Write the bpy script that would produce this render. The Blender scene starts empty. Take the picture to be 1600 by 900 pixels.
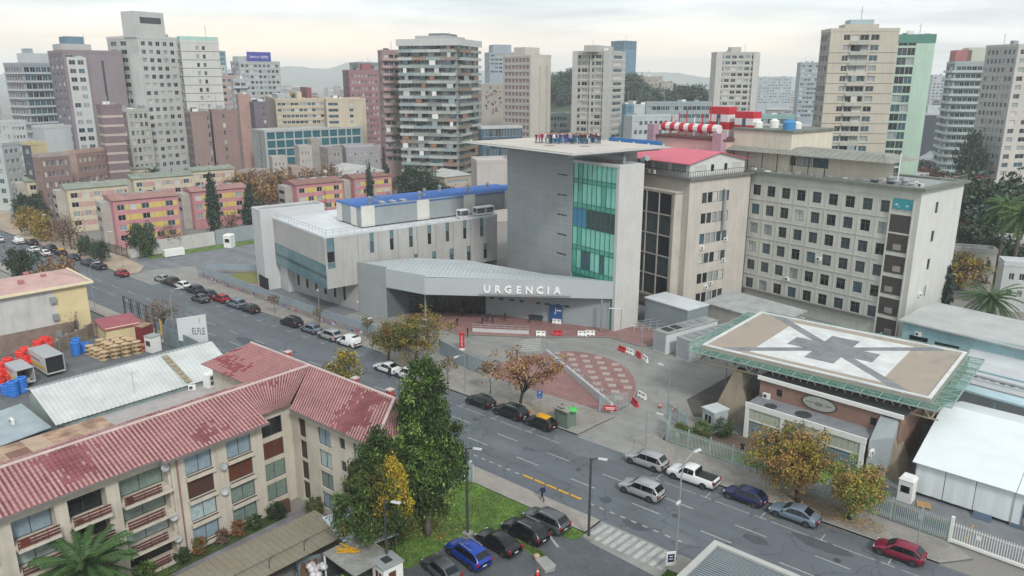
import bpy, math, random
from mathutils import Vector, Matrix, noise
R = math.radians
random.seed(11)
scene = bpy.context.scene
COL = scene.collection
# ---------------------------------------------------------------- camera, sky, sun, exposure
CAMZ, FPX, HZ, TH = 40.0, 1195.0, 120.0, R(40.1)          # metres, pixels, horizon row, heading left of +Y
PITCH = math.atan((450 - HZ) / FPX)
cd = bpy.data.cameras.new('camera'); cam = bpy.data.objects.new('camera', cd); COL.objects.link(cam)
cam.location = (0, 0, CAMZ); cam.rotation_euler = (R(90) - PITCH, 0, TH)
cd.sensor_fit = 'HORIZONTAL'; cd.sensor_width = 36; cd.lens = 36 * FPX / 1600
cd.clip_start = .5; cd.clip_end = 30000
scene.camera = cam
scene.cycles.volume_bounces = 3
scene.view_settings.view_transform = 'Standard'; scene.view_settings.look = 'None'
scene.view_settings.exposure = 0.74; scene.view_settings.gamma = 1
SUN_EL, SUN_AZ = R(42), R(118)                            # azimuth clockwise from +Y: light from the right, a little behind
sl = bpy.data.lights.new('sun', 'SUN'); sun = bpy.data.objects.new('sun', sl); COL.objects.link(sun)
sl.energy = 1.5; sl.angle = R(10); sl.color = (1, .975, .94)
sd = Vector((math.sin(SUN_AZ) * math.cos(SUN_EL), math.cos(SUN_AZ) * math.cos(SUN_EL), math.sin(SUN_EL)))
sun.rotation_euler = sd.to_track_quat('Z', 'Y').to_euler(); sun.location = sd * 300
world = bpy.data.worlds.new('World'); scene.world = world; world.use_nodes = True
NT = world.node_tree; NT.nodes.clear()
def nd(t, tp, **kw):
    n = t.nodes.new(tp)
    for k, v in kw.items():
        if k.startswith('i_'):
            n.inputs[int(k[2:]) if k[2:].isdigit() else k[2:]].default_value = v
        else: setattr(n, k, v)
    return n
def mth(t, op, a, b=None, cl=False):
    n = t.nodes.new('ShaderNodeMath'); n.operation = op; n.use_clamp = cl
    for i, v in enumerate((a, b)):
        if v is None: continue
        if isinstance(v, (int, float)): n.inputs[i].default_value = v
        else: t.links.new(v, n.inputs[i])
    return n.outputs[0]
def mixc(t, f, a, b, blend='MIX'):
    n = t.nodes.new('ShaderNodeMix'); n.data_type = 'RGBA'; n.blend_type = blend
    for s, v in ((n.inputs[0], f), (n.inputs[6], a), (n.inputs[7], b)):
        if isinstance(v, (int, float)): s.default_value = v
        elif isinstance(v, tuple): s.default_value = v if len(v) == 4 else (*v, 1)
        else: t.links.new(v, s)
    return n.outputs[2]
def sky():
    t = NT; L = t.links.new
    tc = nd(t, 'ShaderNodeTexCoord'); sp = nd(t, 'ShaderNodeSeparateXYZ'); L(tc.outputs['Generated'], sp.inputs[0])
    z = mth(t, 'MAXIMUM', sp.outputs[2], 0.0)
    den = mth(t, 'ADD', z, .09)
    cx = nd(t, 'ShaderNodeCombineXYZ'); L(mth(t, 'DIVIDE', sp.outputs[0], den), cx.inputs[0]); L(mth(t, 'DIVIDE', sp.outputs[1], den), cx.inputs[1])
    n1 = nd(t, 'ShaderNodeTexNoise', i_Scale=.55, i_Detail=7.0, i_Roughness=.55, i_Distortion=.4); L(cx.outputs[0], n1.inputs['Vector'])
    n2 = nd(t, 'ShaderNodeTexNoise', i_Scale=2.2, i_Detail=2.0); L(tc.outputs['Generated'], n2.inputs['Vector'])
    ns = nd(t, 'ShaderNodeTexSky', sky_type='NISHITA', sun_disc=False, sun_elevation=SUN_EL, sun_rotation=SUN_AZ, air_density=1.2, dust_density=2.0)
    cr = nd(t, 'ShaderNodeValToRGB'); L(n1.outputs[0], cr.inputs[0])
    e = cr.color_ramp.elements; e[0].position = .36; e[0].color = (.48, .53, .55, 1); e[1].position = .62; e[1].color = (.81, .845, .85, 1)
    cloud = mixc(t, 1.0, cr.outputs[0], (8.2, 8.2, 8.2, 1), 'MULTIPLY')
    c1 = mixc(t, .90, ns.outputs[0], cloud)
    # pale warm gap between the cloud deck and the hills
    g = nd(t, 'ShaderNodeMapRange', interpolation_type='SMOOTHSTEP', i_1=.085, i_2=.03, i_3=0.0, i_4=1.0); L(z, g.inputs[0])
    gm = mth(t, 'MULTIPLY', g.outputs[0], mth(t, 'MULTIPLY_ADD', n2.outputs[0], 1.6, True))
    gm = nd(t, 'ShaderNodeMapRange', i_1=.38, i_2=.6, i_3=.12, i_4=1.0); L(n2.outputs[0], gm.inputs[0])
    gf = mth(t, 'MULTIPLY', g.outputs[0], gm.outputs[0], True)
    c2 = mixc(t, gf, c1, (9.0, 7.2, 5.2, 1))
    bg = nd(t, 'ShaderNodeBackground', i_1=.105); L(c2, bg.inputs[0])
    out = nd(t, 'ShaderNodeOutputWorld'); L(bg.outputs[0], out.inputs[0])
sky()
# ---------------------------------------------------------------- helpers
def hx(s):
    s = s.lstrip('#'); v = [int(s[i:i + 2], 16) / 255 for i in (0, 2, 4)]
    return tuple(c / 12.92 if c <= .04045 else ((c + .055) / 1.055) ** 2.4 for c in v)
_m = {}
def mat(name, col, rough=.8, var=.12, scale=.6, streak=0.0, fine=0.0, bump=0.0, metal=0.0, spec=.5, island=0.0, col2=None, emit=None, bscale=8.0, alpha=None):
    """procedural surface: base colour with large soft wear, optional vertical streaks, fine grain and relief"""
    if name in _m: return _m[name]
    if isinstance(col, str): col = hx(col)
    m = bpy.data.materials.new(name); m.use_nodes = True; t = m.node_tree; L = t.links.new
    b = t.nodes['Principled BSDF']; b.inputs['Roughness'].default_value = rough; b.inputs['Metallic'].default_value = metal
    b.inputs['Specular IOR Level'].default_value = spec
    cur = (*col, 1); geo = nd(t, 'ShaderNodeNewGeometry')
    if isinstance(col2, str): col2 = hx(col2)
    if var or col2:
        n = nd(t, 'ShaderNodeTexNoise', i_Scale=scale, i_Detail=5.0, i_Roughness=.62); L(geo.outputs['Position'], n.inputs['Vector'])
        if col2:
            mr = nd(t, 'ShaderNodeMapRange', i_1=.42, i_2=.6); L(n.outputs[0], mr.inputs[0]); cur = mixc(t, mr.outputs[0], cur, (*col2, 1))
        if var:
            mr = nd(t, 'ShaderNodeMapRange', i_1=.3, i_2=.7, i_3=1 - var, i_4=1 + var * .6); L(n.outputs[0], mr.inputs[0])
            cur = mixc(t, 1.0, cur, mr.outputs[0], 'MULTIPLY')
    if streak:
        mp = nd(t, 'ShaderNodeVectorMath', operation='MULTIPLY', i_1=(1.6, 1.6, .11)); L(geo.outputs['Position'], mp.inputs[0])
        n = nd(t, 'ShaderNodeTexNoise', i_Scale=1.0, i_Detail=4.0, i_Roughness=.6); L(mp.outputs[0], n.inputs['Vector'])
        mr = nd(t, 'ShaderNodeMapRange', i_1=.46, i_2=.75, i_3=1.0, i_4=1 - streak); L(n.outputs[0], mr.inputs[0])
        cur = mixc(t, 1.0, cur, mr.outputs[0], 'MULTIPLY')
    if fine:
        n = nd(t, 'ShaderNodeTexNoise', i_Scale=9.0, i_Detail=3.0); L(geo.outputs['Position'], n.inputs['Vector'])
        mr = nd(t, 'ShaderNodeMapRange', i_1=.3, i_2=.7, i_3=1 - fine, i_4=1 + fine); L(n.outputs[0], mr.inputs[0])
        cur = mixc(t, 1.0, cur, mr.outputs[0], 'MULTIPLY')
    if island:
        mr = nd(t, 'ShaderNodeMapRange', i_3=1 - island, i_4=1 + island); L(geo.outputs['Random Per Island'], mr.inputs[0])
        cur = mixc(t, 1.0, cur, mr.outputs[0], 'MULTIPLY')
    if isinstance(cur, tuple): b.inputs['Base Color'].default_value = cur
    else: L(cur, b.inputs['Base Color'])
    if bump:
        n = nd(t, 'ShaderNodeTexNoise', i_Scale=bscale, i_Detail=4.0); L(geo.outputs['Position'], n.inputs['Vector'])
        bp = nd(t, 'ShaderNodeBump', i_0=bump, i_1=.05); L(n.outputs[0], bp.inputs['Height']); L(bp.outputs[0], b.inputs['Normal'])
    if emit:
        b.inputs['Emission Color'].default_value = (*hx(emit[0]), 1); b.inputs['Emission Strength'].default_value = emit[1]
    if alpha is not None: b.inputs['Alpha'].default_value = alpha
    _m[name] = m; return m
class MB:
    """collects faces (with a material slot each) and becomes ONE mesh"""
    def __init__(s): s.v = []; s.f = []; s.m = []
    def face(s, pts, m=0):
        i = len(s.v); s.v += [tuple(p) for p in pts]; s.f.append(tuple(range(i, i + len(pts)))); s.m.append(m); return s
    def hexa(s, p, m=0):              # p: 8 corners, bottom 4 (ccw from above) then top 4
        i = len(s.v); s.v += [tuple(q) for q in p]
        for q in ((3, 2, 1, 0), (4, 5, 6, 7), (0, 1, 5, 4), (1, 2, 6, 5), (2, 3, 7, 6), (3, 0, 4, 7)):
            s.f.append(tuple(i + k for k in q)); s.m.append(m)
        return s
    def box(s, x0, x1, y0, y1, z0, z1, m=0):
        return s.hexa([(x0, y0, z0), (x1, y0, z0), (x1, y1, z0), (x0, y1, z0), (x0, y0, z1), (x1, y0, z1), (x1, y1, z1), (x0, y1, z1)], m)
    def obox(s, c, sx, sy, sz, rz=0, m=0):   # centre of base, size, turn
        a, b = math.cos(rz), math.sin(rz); p = []
        for z in (0, sz):
            for x, y in ((-1, -1), (1, -1), (1, 1), (-1, 1)):
                x, y = x * sx / 2, y * sy / 2; p.append((c[0] + x * a - y * b, c[1] + x * b + y * a, c[2] + z))
        return s.hexa(p, m)
    def prism(s, poly, z0, z1, m=0, mt=None):
        n = len(poly); i = len(s.v); s.v += [(x, y, z0) for x, y in poly] + [(x, y, z1) for x, y in poly]
        for k in range(n):
            j = (k + 1) % n; s.f.append((i + k, i + j, i + n + j, i + n + k)); s.m.append(m)
        s.f.append(tuple(i + n + k for k in range(n))); s.m.append(m if mt is None else mt)
        s.f.append(tuple(i + n - 1 - k for k in range(n))); s.m.append(m)
        return s
    def bar(s, a, b, w, h=None, m=0):        # square bar between two points
        h = h or w; a = Vector(a); b = Vector(b); d = (b - a).normalized()
        u = d.cross(Vector((0, 0, 1)))
        if u.length < 1e-3: u = Vector((1, 0, 0))
        u.normalize(); v = u.cross(d)
        p = [q + u * (i * w / 2) + v * (j * h / 2) for q in (a, b) for i, j in ((-1, -1), (1, -1), (1, 1), (-1, 1))]
        return s.hexa(p, m)
    def tube(s, pts, r, n=6, m=0, cap=True):
        pts = [Vector(p) for p in pts]; rs = r if isinstance(r, (list, tuple)) else [r] * len(pts); i0 = len(s.v)
        for k, p in enumerate(pts):
            d = (pts[min(k + 1, len(pts) - 1)] - pts[max(k - 1, 0)]).normalized()
            u = d.cross(Vector((0, 0, 1)) if abs(d.z) < .95 else Vector((1, 0, 0))).normalized(); v = u.cross(d)
            for j in range(n):
                a = 2 * math.pi * j / n; s.v.append(tuple(p + (u * math.cos(a) + v * math.sin(a)) * rs[k]))
        for k in range(len(pts) - 1):
            for j in range(n):
                q = (j + 1) % n; s.f.append((i0 + k * n + j, i0 + k * n + q, i0 + k * n + n + q, i0 + k * n + n + j)); s.m.append(m)
        if cap:
            s.f.append(tuple(i0 + j for j in reversed(range(n)))); s.m.append(m)
            s.f.append(tuple(i0 + (len(pts) - 1) * n + j for j in range(n))); s.m.append(m)
        return s
    def lathe(s, prof, c=(0, 0, 0), n=12, m=0):   # prof: (radius, z)
        i0 = len(s.v)
        for r_, z in prof:
            for j in range(n):
                a = 2 * math.pi * j / n; s.v.append((c[0] + r_ * math.cos(a), c[1] + r_ * math.sin(a), c[2] + z))
        for k in range(len(prof) - 1):
            for j in range(n):
                q = (j + 1) % n; s.f.append((i0 + k * n + j, i0 + k * n + q, i0 + k * n + n + q, i0 + k * n + n + j)); s.m.append(m)
        s.f.append(tuple(i0 + j for j in reversed(range(n)))); s.m.append(m)
        s.f.append(tuple(i0 + (len(prof) - 1) * n + j for j in range(n))); s.m.append(m)
        return s
    def mesh(s, name, mats, smooth=False):
        me = bpy.data.meshes.new(name); me.from_pydata(s.v, [], s.f)
        for q in (mats if isinstance(mats, (list, tuple)) else [mats] if mats else []): me.materials.append(q)
        if any(s.m): me.polygons.foreach_set('material_index', s.m)
        if smooth: me.polygons.foreach_set('use_smooth', [True] * len(s.f))
        me.update(); return me
    def build(s, name, mats, parent=None, loc=(0, 0, 0), rz=0, smooth=False):
        return ob(name, s.mesh(name, mats, smooth), parent, loc, rz)
def ob(name, me, parent=None, loc=(0, 0, 0), rz=0):
    o = bpy.data.objects.new(name, me); COL.objects.link(o); o.location = loc
    if rz: o.rotation_euler = (0, 0, rz)
    if parent: o.parent = parent
    return o
def tag(o, label=None, cat=None, group=None, kind=None):
    if label: o['label'] = label
    if cat: o['category'] = cat
    if group: o['group'] = group
    if kind: o['kind'] = kind
    return o
def thing(name, label, cat, loc=(0, 0, 0), rz=0, group=None):
    o = bpy.data.objects.new(name, None); COL.objects.link(o); o.location = loc; o.rotation_euler = (0, 0, rz)
    o.empty_display_size = .3
    return tag(o, label, cat, group)
def struct(name, mb, mats): return tag(mb.build(name, mats), kind='structure')
def clone(o, parent=None):
    c = o.copy(); COL.objects.link(c); c.parent = parent
    for ch in o.children: clone(ch, c)
    return c
def place(o, loc, rz=0, label=None, group=None, sc=None):
    o.location = loc; o.rotation_euler = (0, 0, rz)
    if sc: o.scale = (sc, sc, sc) if isinstance(sc, (int, float)) else sc
    if label: o['label'] = label
    if group: o['group'] = group
    return o
_h = Vector((-math.sin(TH), math.cos(TH), 0)); _r = Vector((math.cos(TH), math.sin(TH), 0)); _z = Vector((0, 0, 1))
_fw = _h * math.cos(PITCH) - _z * math.sin(PITCH); _up = _h * math.sin(PITCH) + _z * math.cos(PITCH)
def ray(x, y): return _fw * FPX + _r * (x - 800) - _up * (y - 450)
def G(x, y, z=0.0):                         # surveyed point: where the sight line meets height z
    d = ray(x, y); t = (z - CAMZ) / d.z; return (d.x * t, d.y * t)
def at_dist(x, y, dist):                    # point on a sight line at a ground distance
    d = ray(x, y); t = dist / math.hypot(d.x, d.y); return Vector((d.x * t, d.y * t, CAMZ + d.z * t))
# ---------------------------------------------------------------- windows and walls
WHITE = mat('white_paint', '#d8d8d4', .6, .06)
ALU = mat('aluminium', '#a9adb0', .4, .05, metal=.3)
DKMET = mat('dark_metal', '#33373a', .5, .1)
STEEL = mat('galvanised_steel', '#9aa0a3', .45, .12, metal=.4)
BLACK = mat('black_rubber', '#141516', .7, .05)
GL = [mat('glass_dark', '#1b2226', .08, .25, 1.3), mat('glass_grey', '#3b454a', .1, .25, 1.3), mat('glass_curtain', '#8f9797', .25, .25, 2.5),
      mat('glass_blind', '#b7b9b2', .35, .2, 3.0), mat('glass_blue', '#3f5a66', .08, .2, 1.0)]
FRW = mat('frame_white', '#c9cac6', .5, .08); FRD = mat('frame_dark', '#3d4143', .5, .08); FRB = mat('frame_brown', '#4a3028', .6, .1)
_wm = {}
def win_mesh(w, h, fr, gl, nm=2, trans=0, t=.06, split=False):
    k = (round(w, 2), round(h, 2), fr.name, gl.name, nm, trans, t, split)
    if k in _wm: return _wm[k]
    b = MB(); d = .05
    b.box(-w / 2, w / 2, -d, 0, 0, t); b.box(-w / 2, w / 2, -d, 0, h - t, h)
    b.box(-w / 2, -w / 2 + t, -d, 0, t, h - t); b.box(w / 2 - t, w / 2, -d, 0, t, h - t)
    for i in range(1, nm):
        x = -w / 2 + w * i / nm; b.box(x - t * .4, x + t * .4, -d, 0, t, h - t)
    if trans: z = h * trans; b.box(-w / 2 + t, w / 2 - t, -d * .8, 0, z - t * .4, z + t * .4)
    g = b if not split else MB()
    g.face([(-w / 2 + t * .5, -.015, t * .5), (w / 2 - t * .5, -.015, t * .5), (w / 2 - t * .5, -.015, h - t * .5), (-w / 2 + t * .5, -.015, h - t * .5)], 0 if split else 1)
    r = (b.mesh('window', [fr] if split else [fr, gl]), g.mesh('pane', gl) if split else None)
    _wm[k] = r; return r
def pick(wts=(5, 3, 2, 1, 1)): return random.choices(GL, wts)[0]
def facade(root, wall, p0, p1, z0, z1, wins, depth=.18, fr=None, nm=2, trans=0, wts=(5, 3, 2, 1, 1), split=False, gl=None, name='window', t=.06, jitter=None, wm=0):
    """wall from p0 to p1 (left to right seen from outside) with real openings; windows (s, z, w, h) set back in the reveals"""
    fr = fr or FRW
    p0 = Vector(p0); p1 = Vector(p1); W = (p1 - p0).length; u = (p1 - p0) / W; n = Vector((u.y, -u.x)); ang = math.atan2(u.y, u.x)
    def P(s, z, dp=0): q = p0 + u * s - n * dp; return (q.x, q.y, z)
    zs = sorted({z0, z1} | {round(w[1], 3) for w in wins} | {round(w[1] + w[3], 3) for w in wins})
    for a, b in zip(zs, zs[1:]):
        iv = sorted((w[0], w[0] + w[2]) for w in wins if w[1] < b - 1e-3 and w[1] + w[3] > a + 1e-3); s = 0
        for i0, i1 in iv + [(W, W)]:
            if i0 - s > 1e-3: wall.face([P(s, a), P(i0, a), P(i0, b), P(s, b)], wm)
            s = max(s, i1)
    for w in wins:
        s, z, ww, wh = w[:4]; e = s + ww; zt = z + wh; D = depth + .02
        for q in ([P(s, z), P(e, z), P(e, z, D), P(s, z, D)], [P(s, zt, D), P(e, zt, D), P(e, zt), P(s, zt)],
                  [P(s, z, D), P(s, zt, D), P(s, zt), P(s, z)], [P(e, z), P(e, zt), P(e, zt, D), P(e, z, D)]): wall.face(q, wm)
        g = w[4] if len(w) > 4 else (gl or pick(wts))
        a, b = win_mesh(ww, wh, fr, g, nm, trans, t, split)
        c = p0 + u * (s + ww / 2) - n * depth
        o = ob(name, a, root, (c.x, c.y, z), ang)
        if split: ob('pane', b, o)
def grid(s0, n, pitch, w, tops, h): return [(s0 + i * pitch, t - h, w, h) for t in tops for i in range(n)]
def ring(poly, t, inset=.0):                # parapet quads helper: list of boxes along a closed outline
    return [(poly[i], poly[(i + 1) % len(poly)]) for i in range(len(poly))]
def parapet(mb, poly, z0, z1, t=.25, m=0):
    n = len(poly)
    ar = sum(poly[i][0] * poly[(i + 1) % n][1] - poly[(i + 1) % n][0] * poly[i][1] for i in range(n)); sg = 1 if ar > 0 else -1
    inn = []
    for i in range(n):
        a, b, c = Vector(poly[i - 1]), Vector(poly[i]), Vector(poly[(i + 1) % n])
        d1 = (b - a).normalized(); d2 = (c - b).normalized(); n1 = Vector((-d1.y, d1.x)) * sg; n2 = Vector((-d2.y, d2.x)) * sg
        k = (n1 + n2); k = k / max(.2, k.dot(n1)); inn.append(b + k * t)
    for i in range(n):
        j = (i + 1) % n; a, b, c, d = poly[i], poly[j], inn[j], inn[i]
        mb.hexa([(q[0], q[1], z) for z in (z0, z1) for q in (a, b, c, d)], m)
def ac_unit(root, loc, rz=0, w=.85):        # split-type outdoor unit: case, fan grille
    o = MB().box(-w / 2, w / 2, -.3, 0, 0, .6).build('air_conditioner', WHITE, root, loc, rz)
    MB().lathe([(.2, 0), (.22, .02), (.06, .03)], n=10).build('fan_grille', FRD, o, (-.12, -.3, .31)).rotation_euler = (R(90), 0, 0)
    return o
# ---------------------------------------------------------------- ground materials
def crackmat(name, col, dark, crack=.35, scale=.16, patch=.12):
    m = bpy.data.materials.new(name); m.use_nodes = True; t = m.node_tree; L = t.links.new; b = t.nodes['Principled BSDF']
    geo = nd(t, 'ShaderNodeNewGeometry'); pos = geo.outputs['Position']
    n = nd(t, 'ShaderNodeTexNoise', i_Scale=.35, i_Detail=6.0, i_Roughness=.65); L(pos, n.inputs['Vector'])
    n3 = nd(t, 'ShaderNodeTexNoise', i_Scale=30.0, i_Detail=2.0); L(pos, n3.inputs['Vector'])
    mp = nd(t, 'ShaderNodeVectorMath', operation='MULTIPLY', i_1=(.035, .55, 1)); L(pos, mp.inputs[0])
    n4 = nd(t, 'ShaderNodeTexNoise', i_Scale=1.0, i_Detail=3.0); L(mp.outputs[0], n4.inputs['Vector'])      # wheel tracks along the road
    wob = nd(t, 'ShaderNodeTexNoise', i_Scale=.5, i_Detail=3.0); L(pos, wob.inputs['Vector'])
    wv = nd(t, 'ShaderNodeVectorMath', operation='MULTIPLY_ADD', i_1=(3.5, 3.5, 0)); L(wob.outputs['Color'], wv.inputs[0]); L(pos, wv.inputs[2])
    vo = nd(t, 'ShaderNodeTexVoronoi', feature='DISTANCE_TO_EDGE', i_Scale=scale); L(wv.outputs[0], vo.inputs['Vector'])
    ck = nd(t, 'ShaderNodeMapRange', i_1=.004, i_2=.014, i_3=1.0, i_4=0.0); L(vo.outputs['Distance'], ck.inputs[0])
    gate = nd(t, 'ShaderNodeMapRange', i_1=.36, i_2=.52); L(wob.outputs[0], gate.inputs[0])
    ckf = mth(t, 'MULTIPLY', mth(t, 'MULTIPLY', ck.outputs[0], gate.outputs[0]), crack)
    mr = nd(t, 'ShaderNodeMapRange', i_1=.3, i_2=.7, i_3=1 - patch, i_4=1 + patch); L(n.outputs[0], mr.inputs[0])
    m4 = nd(t, 'ShaderNodeMapRange', i_1=.3, i_2=.7, i_3=.88, i_4=1.1); L(n4.outputs[0], m4.inputs[0])
    m3 = nd(t, 'ShaderNodeMapRange', i_1=.3, i_2=.7, i_3=.9, i_4=1.1); L(n3.outputs[0], m3.inputs[0])
    c = mixc(t, 1.0, (*hx(col), 1), mr.outputs[0], 'MULTIPLY'); c = mixc(t, 1.0, c, m4.outputs[0], 'MULTIPLY'); c = mixc(t, 1.0, c, m3.outputs[0], 'MULTIPLY')
    c = mixc(t, ckf, c, (*hx(dark), 1)); L(c, b.inputs['Base Color']); b.inputs['Roughness'].default_value = .75
    return m
def brickmat(name, c1, c2, mortar, bw, bh, rot=0, ms=.02, bump=.4, var=.2, vscale=.5, offs=.5, vertical=False):
    if name in _m: return _m[name]
    m = bpy.data.materials.new(name); m.use_nodes = True; t = m.node_tree; L = t.links.new; b = t.nodes['Principled BSDF']
    geo = nd(t, 'ShaderNodeNewGeometry'); mp = nd(t, 'ShaderNodeMapping'); mp.inputs['Rotation'].default_value = (R(90) if vertical else 0, 0, rot)
    L(geo.outputs['Position'], mp.inputs[0])
    if vertical:                                    # courses run up Z, along whichever way the wall runs
        sp = nd(t, 'ShaderNodeSeparateXYZ'); L(geo.outputs['Position'], sp.inputs[0]); cb = nd(t, 'ShaderNodeCombineXYZ')
        L(mth(t, 'ADD', sp.outputs[0], sp.outputs[1]), cb.inputs[0]); L(sp.outputs[2], cb.inputs[1]); vec = cb.outputs[0]
    else: vec = mp.outputs[0]
    br = nd(t, 'ShaderNodeTexBrick', offset=offs); br.inputs['Scale'].default_value = 1; br.inputs['Brick Width'].default_value = bw; br.inputs['Row Height'].default_value = bh
    br.inputs['Mortar Size'].default_value = ms; br.inputs['Color1'].default_value = (*hx(c1), 1); br.inputs['Color2'].default_value = (*hx(c2), 1); br.inputs['Mortar'].default_value = (*hx(mortar), 1)
    L(vec, br.inputs['Vector'])
    n = nd(t, 'ShaderNodeTexNoise', i_Scale=vscale, i_Detail=5.0, i_Roughness=.6); L(geo.outputs['Position'], n.inputs['Vector'])
    mr = nd(t, 'ShaderNodeMapRange', i_1=.3, i_2=.7, i_3=1 - var, i_4=1 + var); L(n.outputs[0], mr.inputs[0])
    L(mixc(t, 1.0, br.outputs[0], mr.outputs[0], 'MULTIPLY'), b.inputs['Base Color']); b.inputs['Roughness'].default_value = .85
    bp = nd(t, 'ShaderNodeBump', i_0=bump, i_1=.03, invert=True); L(br.outputs['Fac'], bp.inputs['Height']); L(bp.outputs[0], b.inputs['Normal'])
    _m[name] = m; return m
ASPH = crackmat('asphalt', '#585e64', '#33373b', .6, .15)
ASPH2 = crackmat('asphalt_yard', '#6d7074', '#4a4c4f', .3, .2, .2)
CONC = crackmat('concrete_road', '#83837f', '#6a6a66', .5, .22, .16)
PAVE = brickmat('pavement_slabs', '#8b8781', '#817d77', '#6a6762', .5, .5, 0, .012, .2, .2, .35)
PAVEB = brickmat('pavement_sandy', '#a49582', '#998a78', '#85786a', .5, .5, 0, .012, .2, .22, .2)
PAVER = brickmat('parking_pavers', '#62666a', '#565a5e', '#3c4044', .24, .12, R(20), .02, .6, .2, .5)
REDT = brickmat('red_paving', '#8f6c68', '#80605c', '#755a56', .5, .25, R(-12), .02, .3, .16, .5)
KERB = mat('kerb_stone', '#8d8c88', .85, .2, .8, fine=.1)
PAINT = mat('road_paint', '#9b9d9c', .7, .4, 3.0, fine=.3)
YELP = mat('yellow_rubber', '#c79a35', .7, .2, 2)
GRASS0 = mat('lawn_soil', '#4f6b2c', .95, .3, .35, fine=.3, col2='#5c7a30')
SOIL = mat('bare_soil', '#5b4f44', .95, .3, .6, fine=.25)
DIRT = mat('city_ground', '#7f7c78', .95, .25, .03, fine=.1)
# ---------------------------------------------------------------- ground sheets
struct('ground', MB().face([(-9000, -9000, -.03), (9000, -9000, -.03), (9000, 9000, -.03), (-9000, 9000, -.03)]), DIRT)
def sheet(name, poly, z, m): return struct(name, MB().face([(x, y, z) for x, y in poly]), m)
FK, FK2, NK = 66.6, 70.0, 53.6
road = sheet('road', [(-520, NK), (120, NK), (120, FK), (-74, FK), (-85, FK2), (-150, FK2 - .3), (-163, 66.2), (-520, 66.2)], 0, ASPH)
def raised(name, poly, m, h=.13, k=.18):
    """pavement slab with a kerb stone round its edge"""
    o = struct(name, MB().prism(poly, -.02, h - .004), m); b = MB(); parapet(b, poly, -.02, h, k); b.build('kerb', KERB, o); return o
raised('pavement_far', [(-84.5, FK2 + .1), (-73.6, FK + .1), (-46.3, FK + .1), (-46, 70.5), (-45.6, 73.6), (-66, 73.2), (-150, 75.6), (-151, FK2)], PAVE)
raised('pavement_gate', [(-39.3, 67.6), (-38.4, FK + .1), (-8.6, FK + .1), (-6.5, 69.2), (-9, 70.6), (-38, 71.8), (-39.2, 75.2), (-40.4, 70)], PAVE)
raised('pavement_left_plaza', [(-520, 66.4), (-162, 66.4), (-161, 69), (-166, 72.5), (-176, 73.4), (-182, 78), (-520, 80)], PAVEB)
raised('pavement_near', [(-520, 51.0), (-34.3, 51.0), (-34.3, NK - .1), (-520, NK - .1)], mat('pavement_concrete', '#8f8a82', .9, .2, .6, fine=.1))
raised('pavement_corner', [(-25.9, 51.0), (120, 51.0), (120, NK - .1), (-25.9, NK - .1)], mat('pavement_concrete', '#8f8a82'))
sheet('forecourt', [(-104, 73.5), (-45.6, 73.6), (-45.9, FK - .3), (-39, FK - .3), (-39.4, 75.3), (-36, 84), (-40, 99), (-62, 108), (-104, 90)], .004, CONC)
sheet('hospital_yard', [(-36, 72), (60, 70), (60, 150), (-120, 150), (-62, 108), (-40, 99), (-36, 84)], -.008, ASPH2)
sheet('hospital_access_road', [(-163, FK2 - .6), (-150, FK2 - .6), (-150, 76), (-104, 74.5), (-104, 120), (-170, 128), (-177, 92), (-175, 75)], .003, ASPH2)
sheet('apron', [(-161, 66.4), (-149.5, 66.4), (-149.5, 76), (-158, 80), (-161.5, 73)], .010, CONC)
raised('red_plaza', [(-96, 84), (-81.4, 83.6), (-72.6, 89.6), (-62.4, 98.0), (-56, 97.6), (-54, 103), (-61.5, 107), (-64, 102), (-85, 97), (-96, 91)], REDT, .14)
ISL = [(-65.6, 86.6), (-64.2, 88.2), (-62.2, 89.6), (-59.8, 90.2), (-57.4, 90.1), (-54.7, 89.3), (-52.2, 87.8), (-50.1, 85.8), (-48.4, 83.5), (-47.3, 81.5), (-46.6, 79.5), (-46.2, 77), (-46.4, 74.9)]
isl = raised('forecourt_island', ISL[::-1], REDT, .15)
tm = MB().box(-.52, .52, -.52, .52, 0, .012).mesh('tile', mat('pale_tile', '#a1938e', .85, .15, 2))
cxy = Vector((-56.5, 81.5))
for i in range(-7, 8):
    for j in range(-7, 8):
        p = cxy + Vector((math.cos(R(78)), math.sin(R(78)))) * (i * 2.35 + (j % 2) * 1.17) + Vector((math.cos(R(-12)), math.sin(R(-12)))) * (j * 1.75)
        # inside test against the island outline
        ins = False; n = len(ISL)
        for k in range(n):
            a, b = ISL[k], ISL[(k + 1) % n]
            if (a[1] > p.y) != (b[1] > p.y) and p.x < (b[0] - a[0]) * (p.y - a[1]) / (b[1] - a[1]) + a[0]: ins = not ins
        if ins and min((p - Vector(q)).length for q in ISL) > .95: ob('tile', tm, isl, (p.x, p.y, .147), R(33))
sheet('ramp_paving', [(-68.5, 78.5), (-65.8, 86.4), (-46.6, 74.7), (-49, 74), (-66, 73.6)], .012, REDT)
sheet('parking_lot', [(-45, 20), (-14, 20), (-14, 45), (-24.5, 50.9), (-24.5, NK), (-34.6, NK), (-34.6, 51), (-43, 40), (-47, 34)], .002, PAVER)
sheet('driveway', [(-34.2, 50.2), (-25.9, 49.6), (-25.9, NK), (-34.2, NK)], .006, CONC)
struct('lawn', MB().prism([(-58, 46), (-50, 38.5), (-46, 35), (-42.6, 37.2), (-42.5, 43.5), (-41.4, 44.6), (-37.2, 49.6), (-34.8, 49.3), (-34.2, 49.8), (-34.2, 50.98), (-58, 50.98)], -.02, .06), GRASS0)
struct('lawn_strip', MB().prism([(-38.6, 46.0), (-38.1, 46.9), (-34.4, 45.9), (-34.7, 45.0)], -.02, .06), GRASS0)
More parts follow.
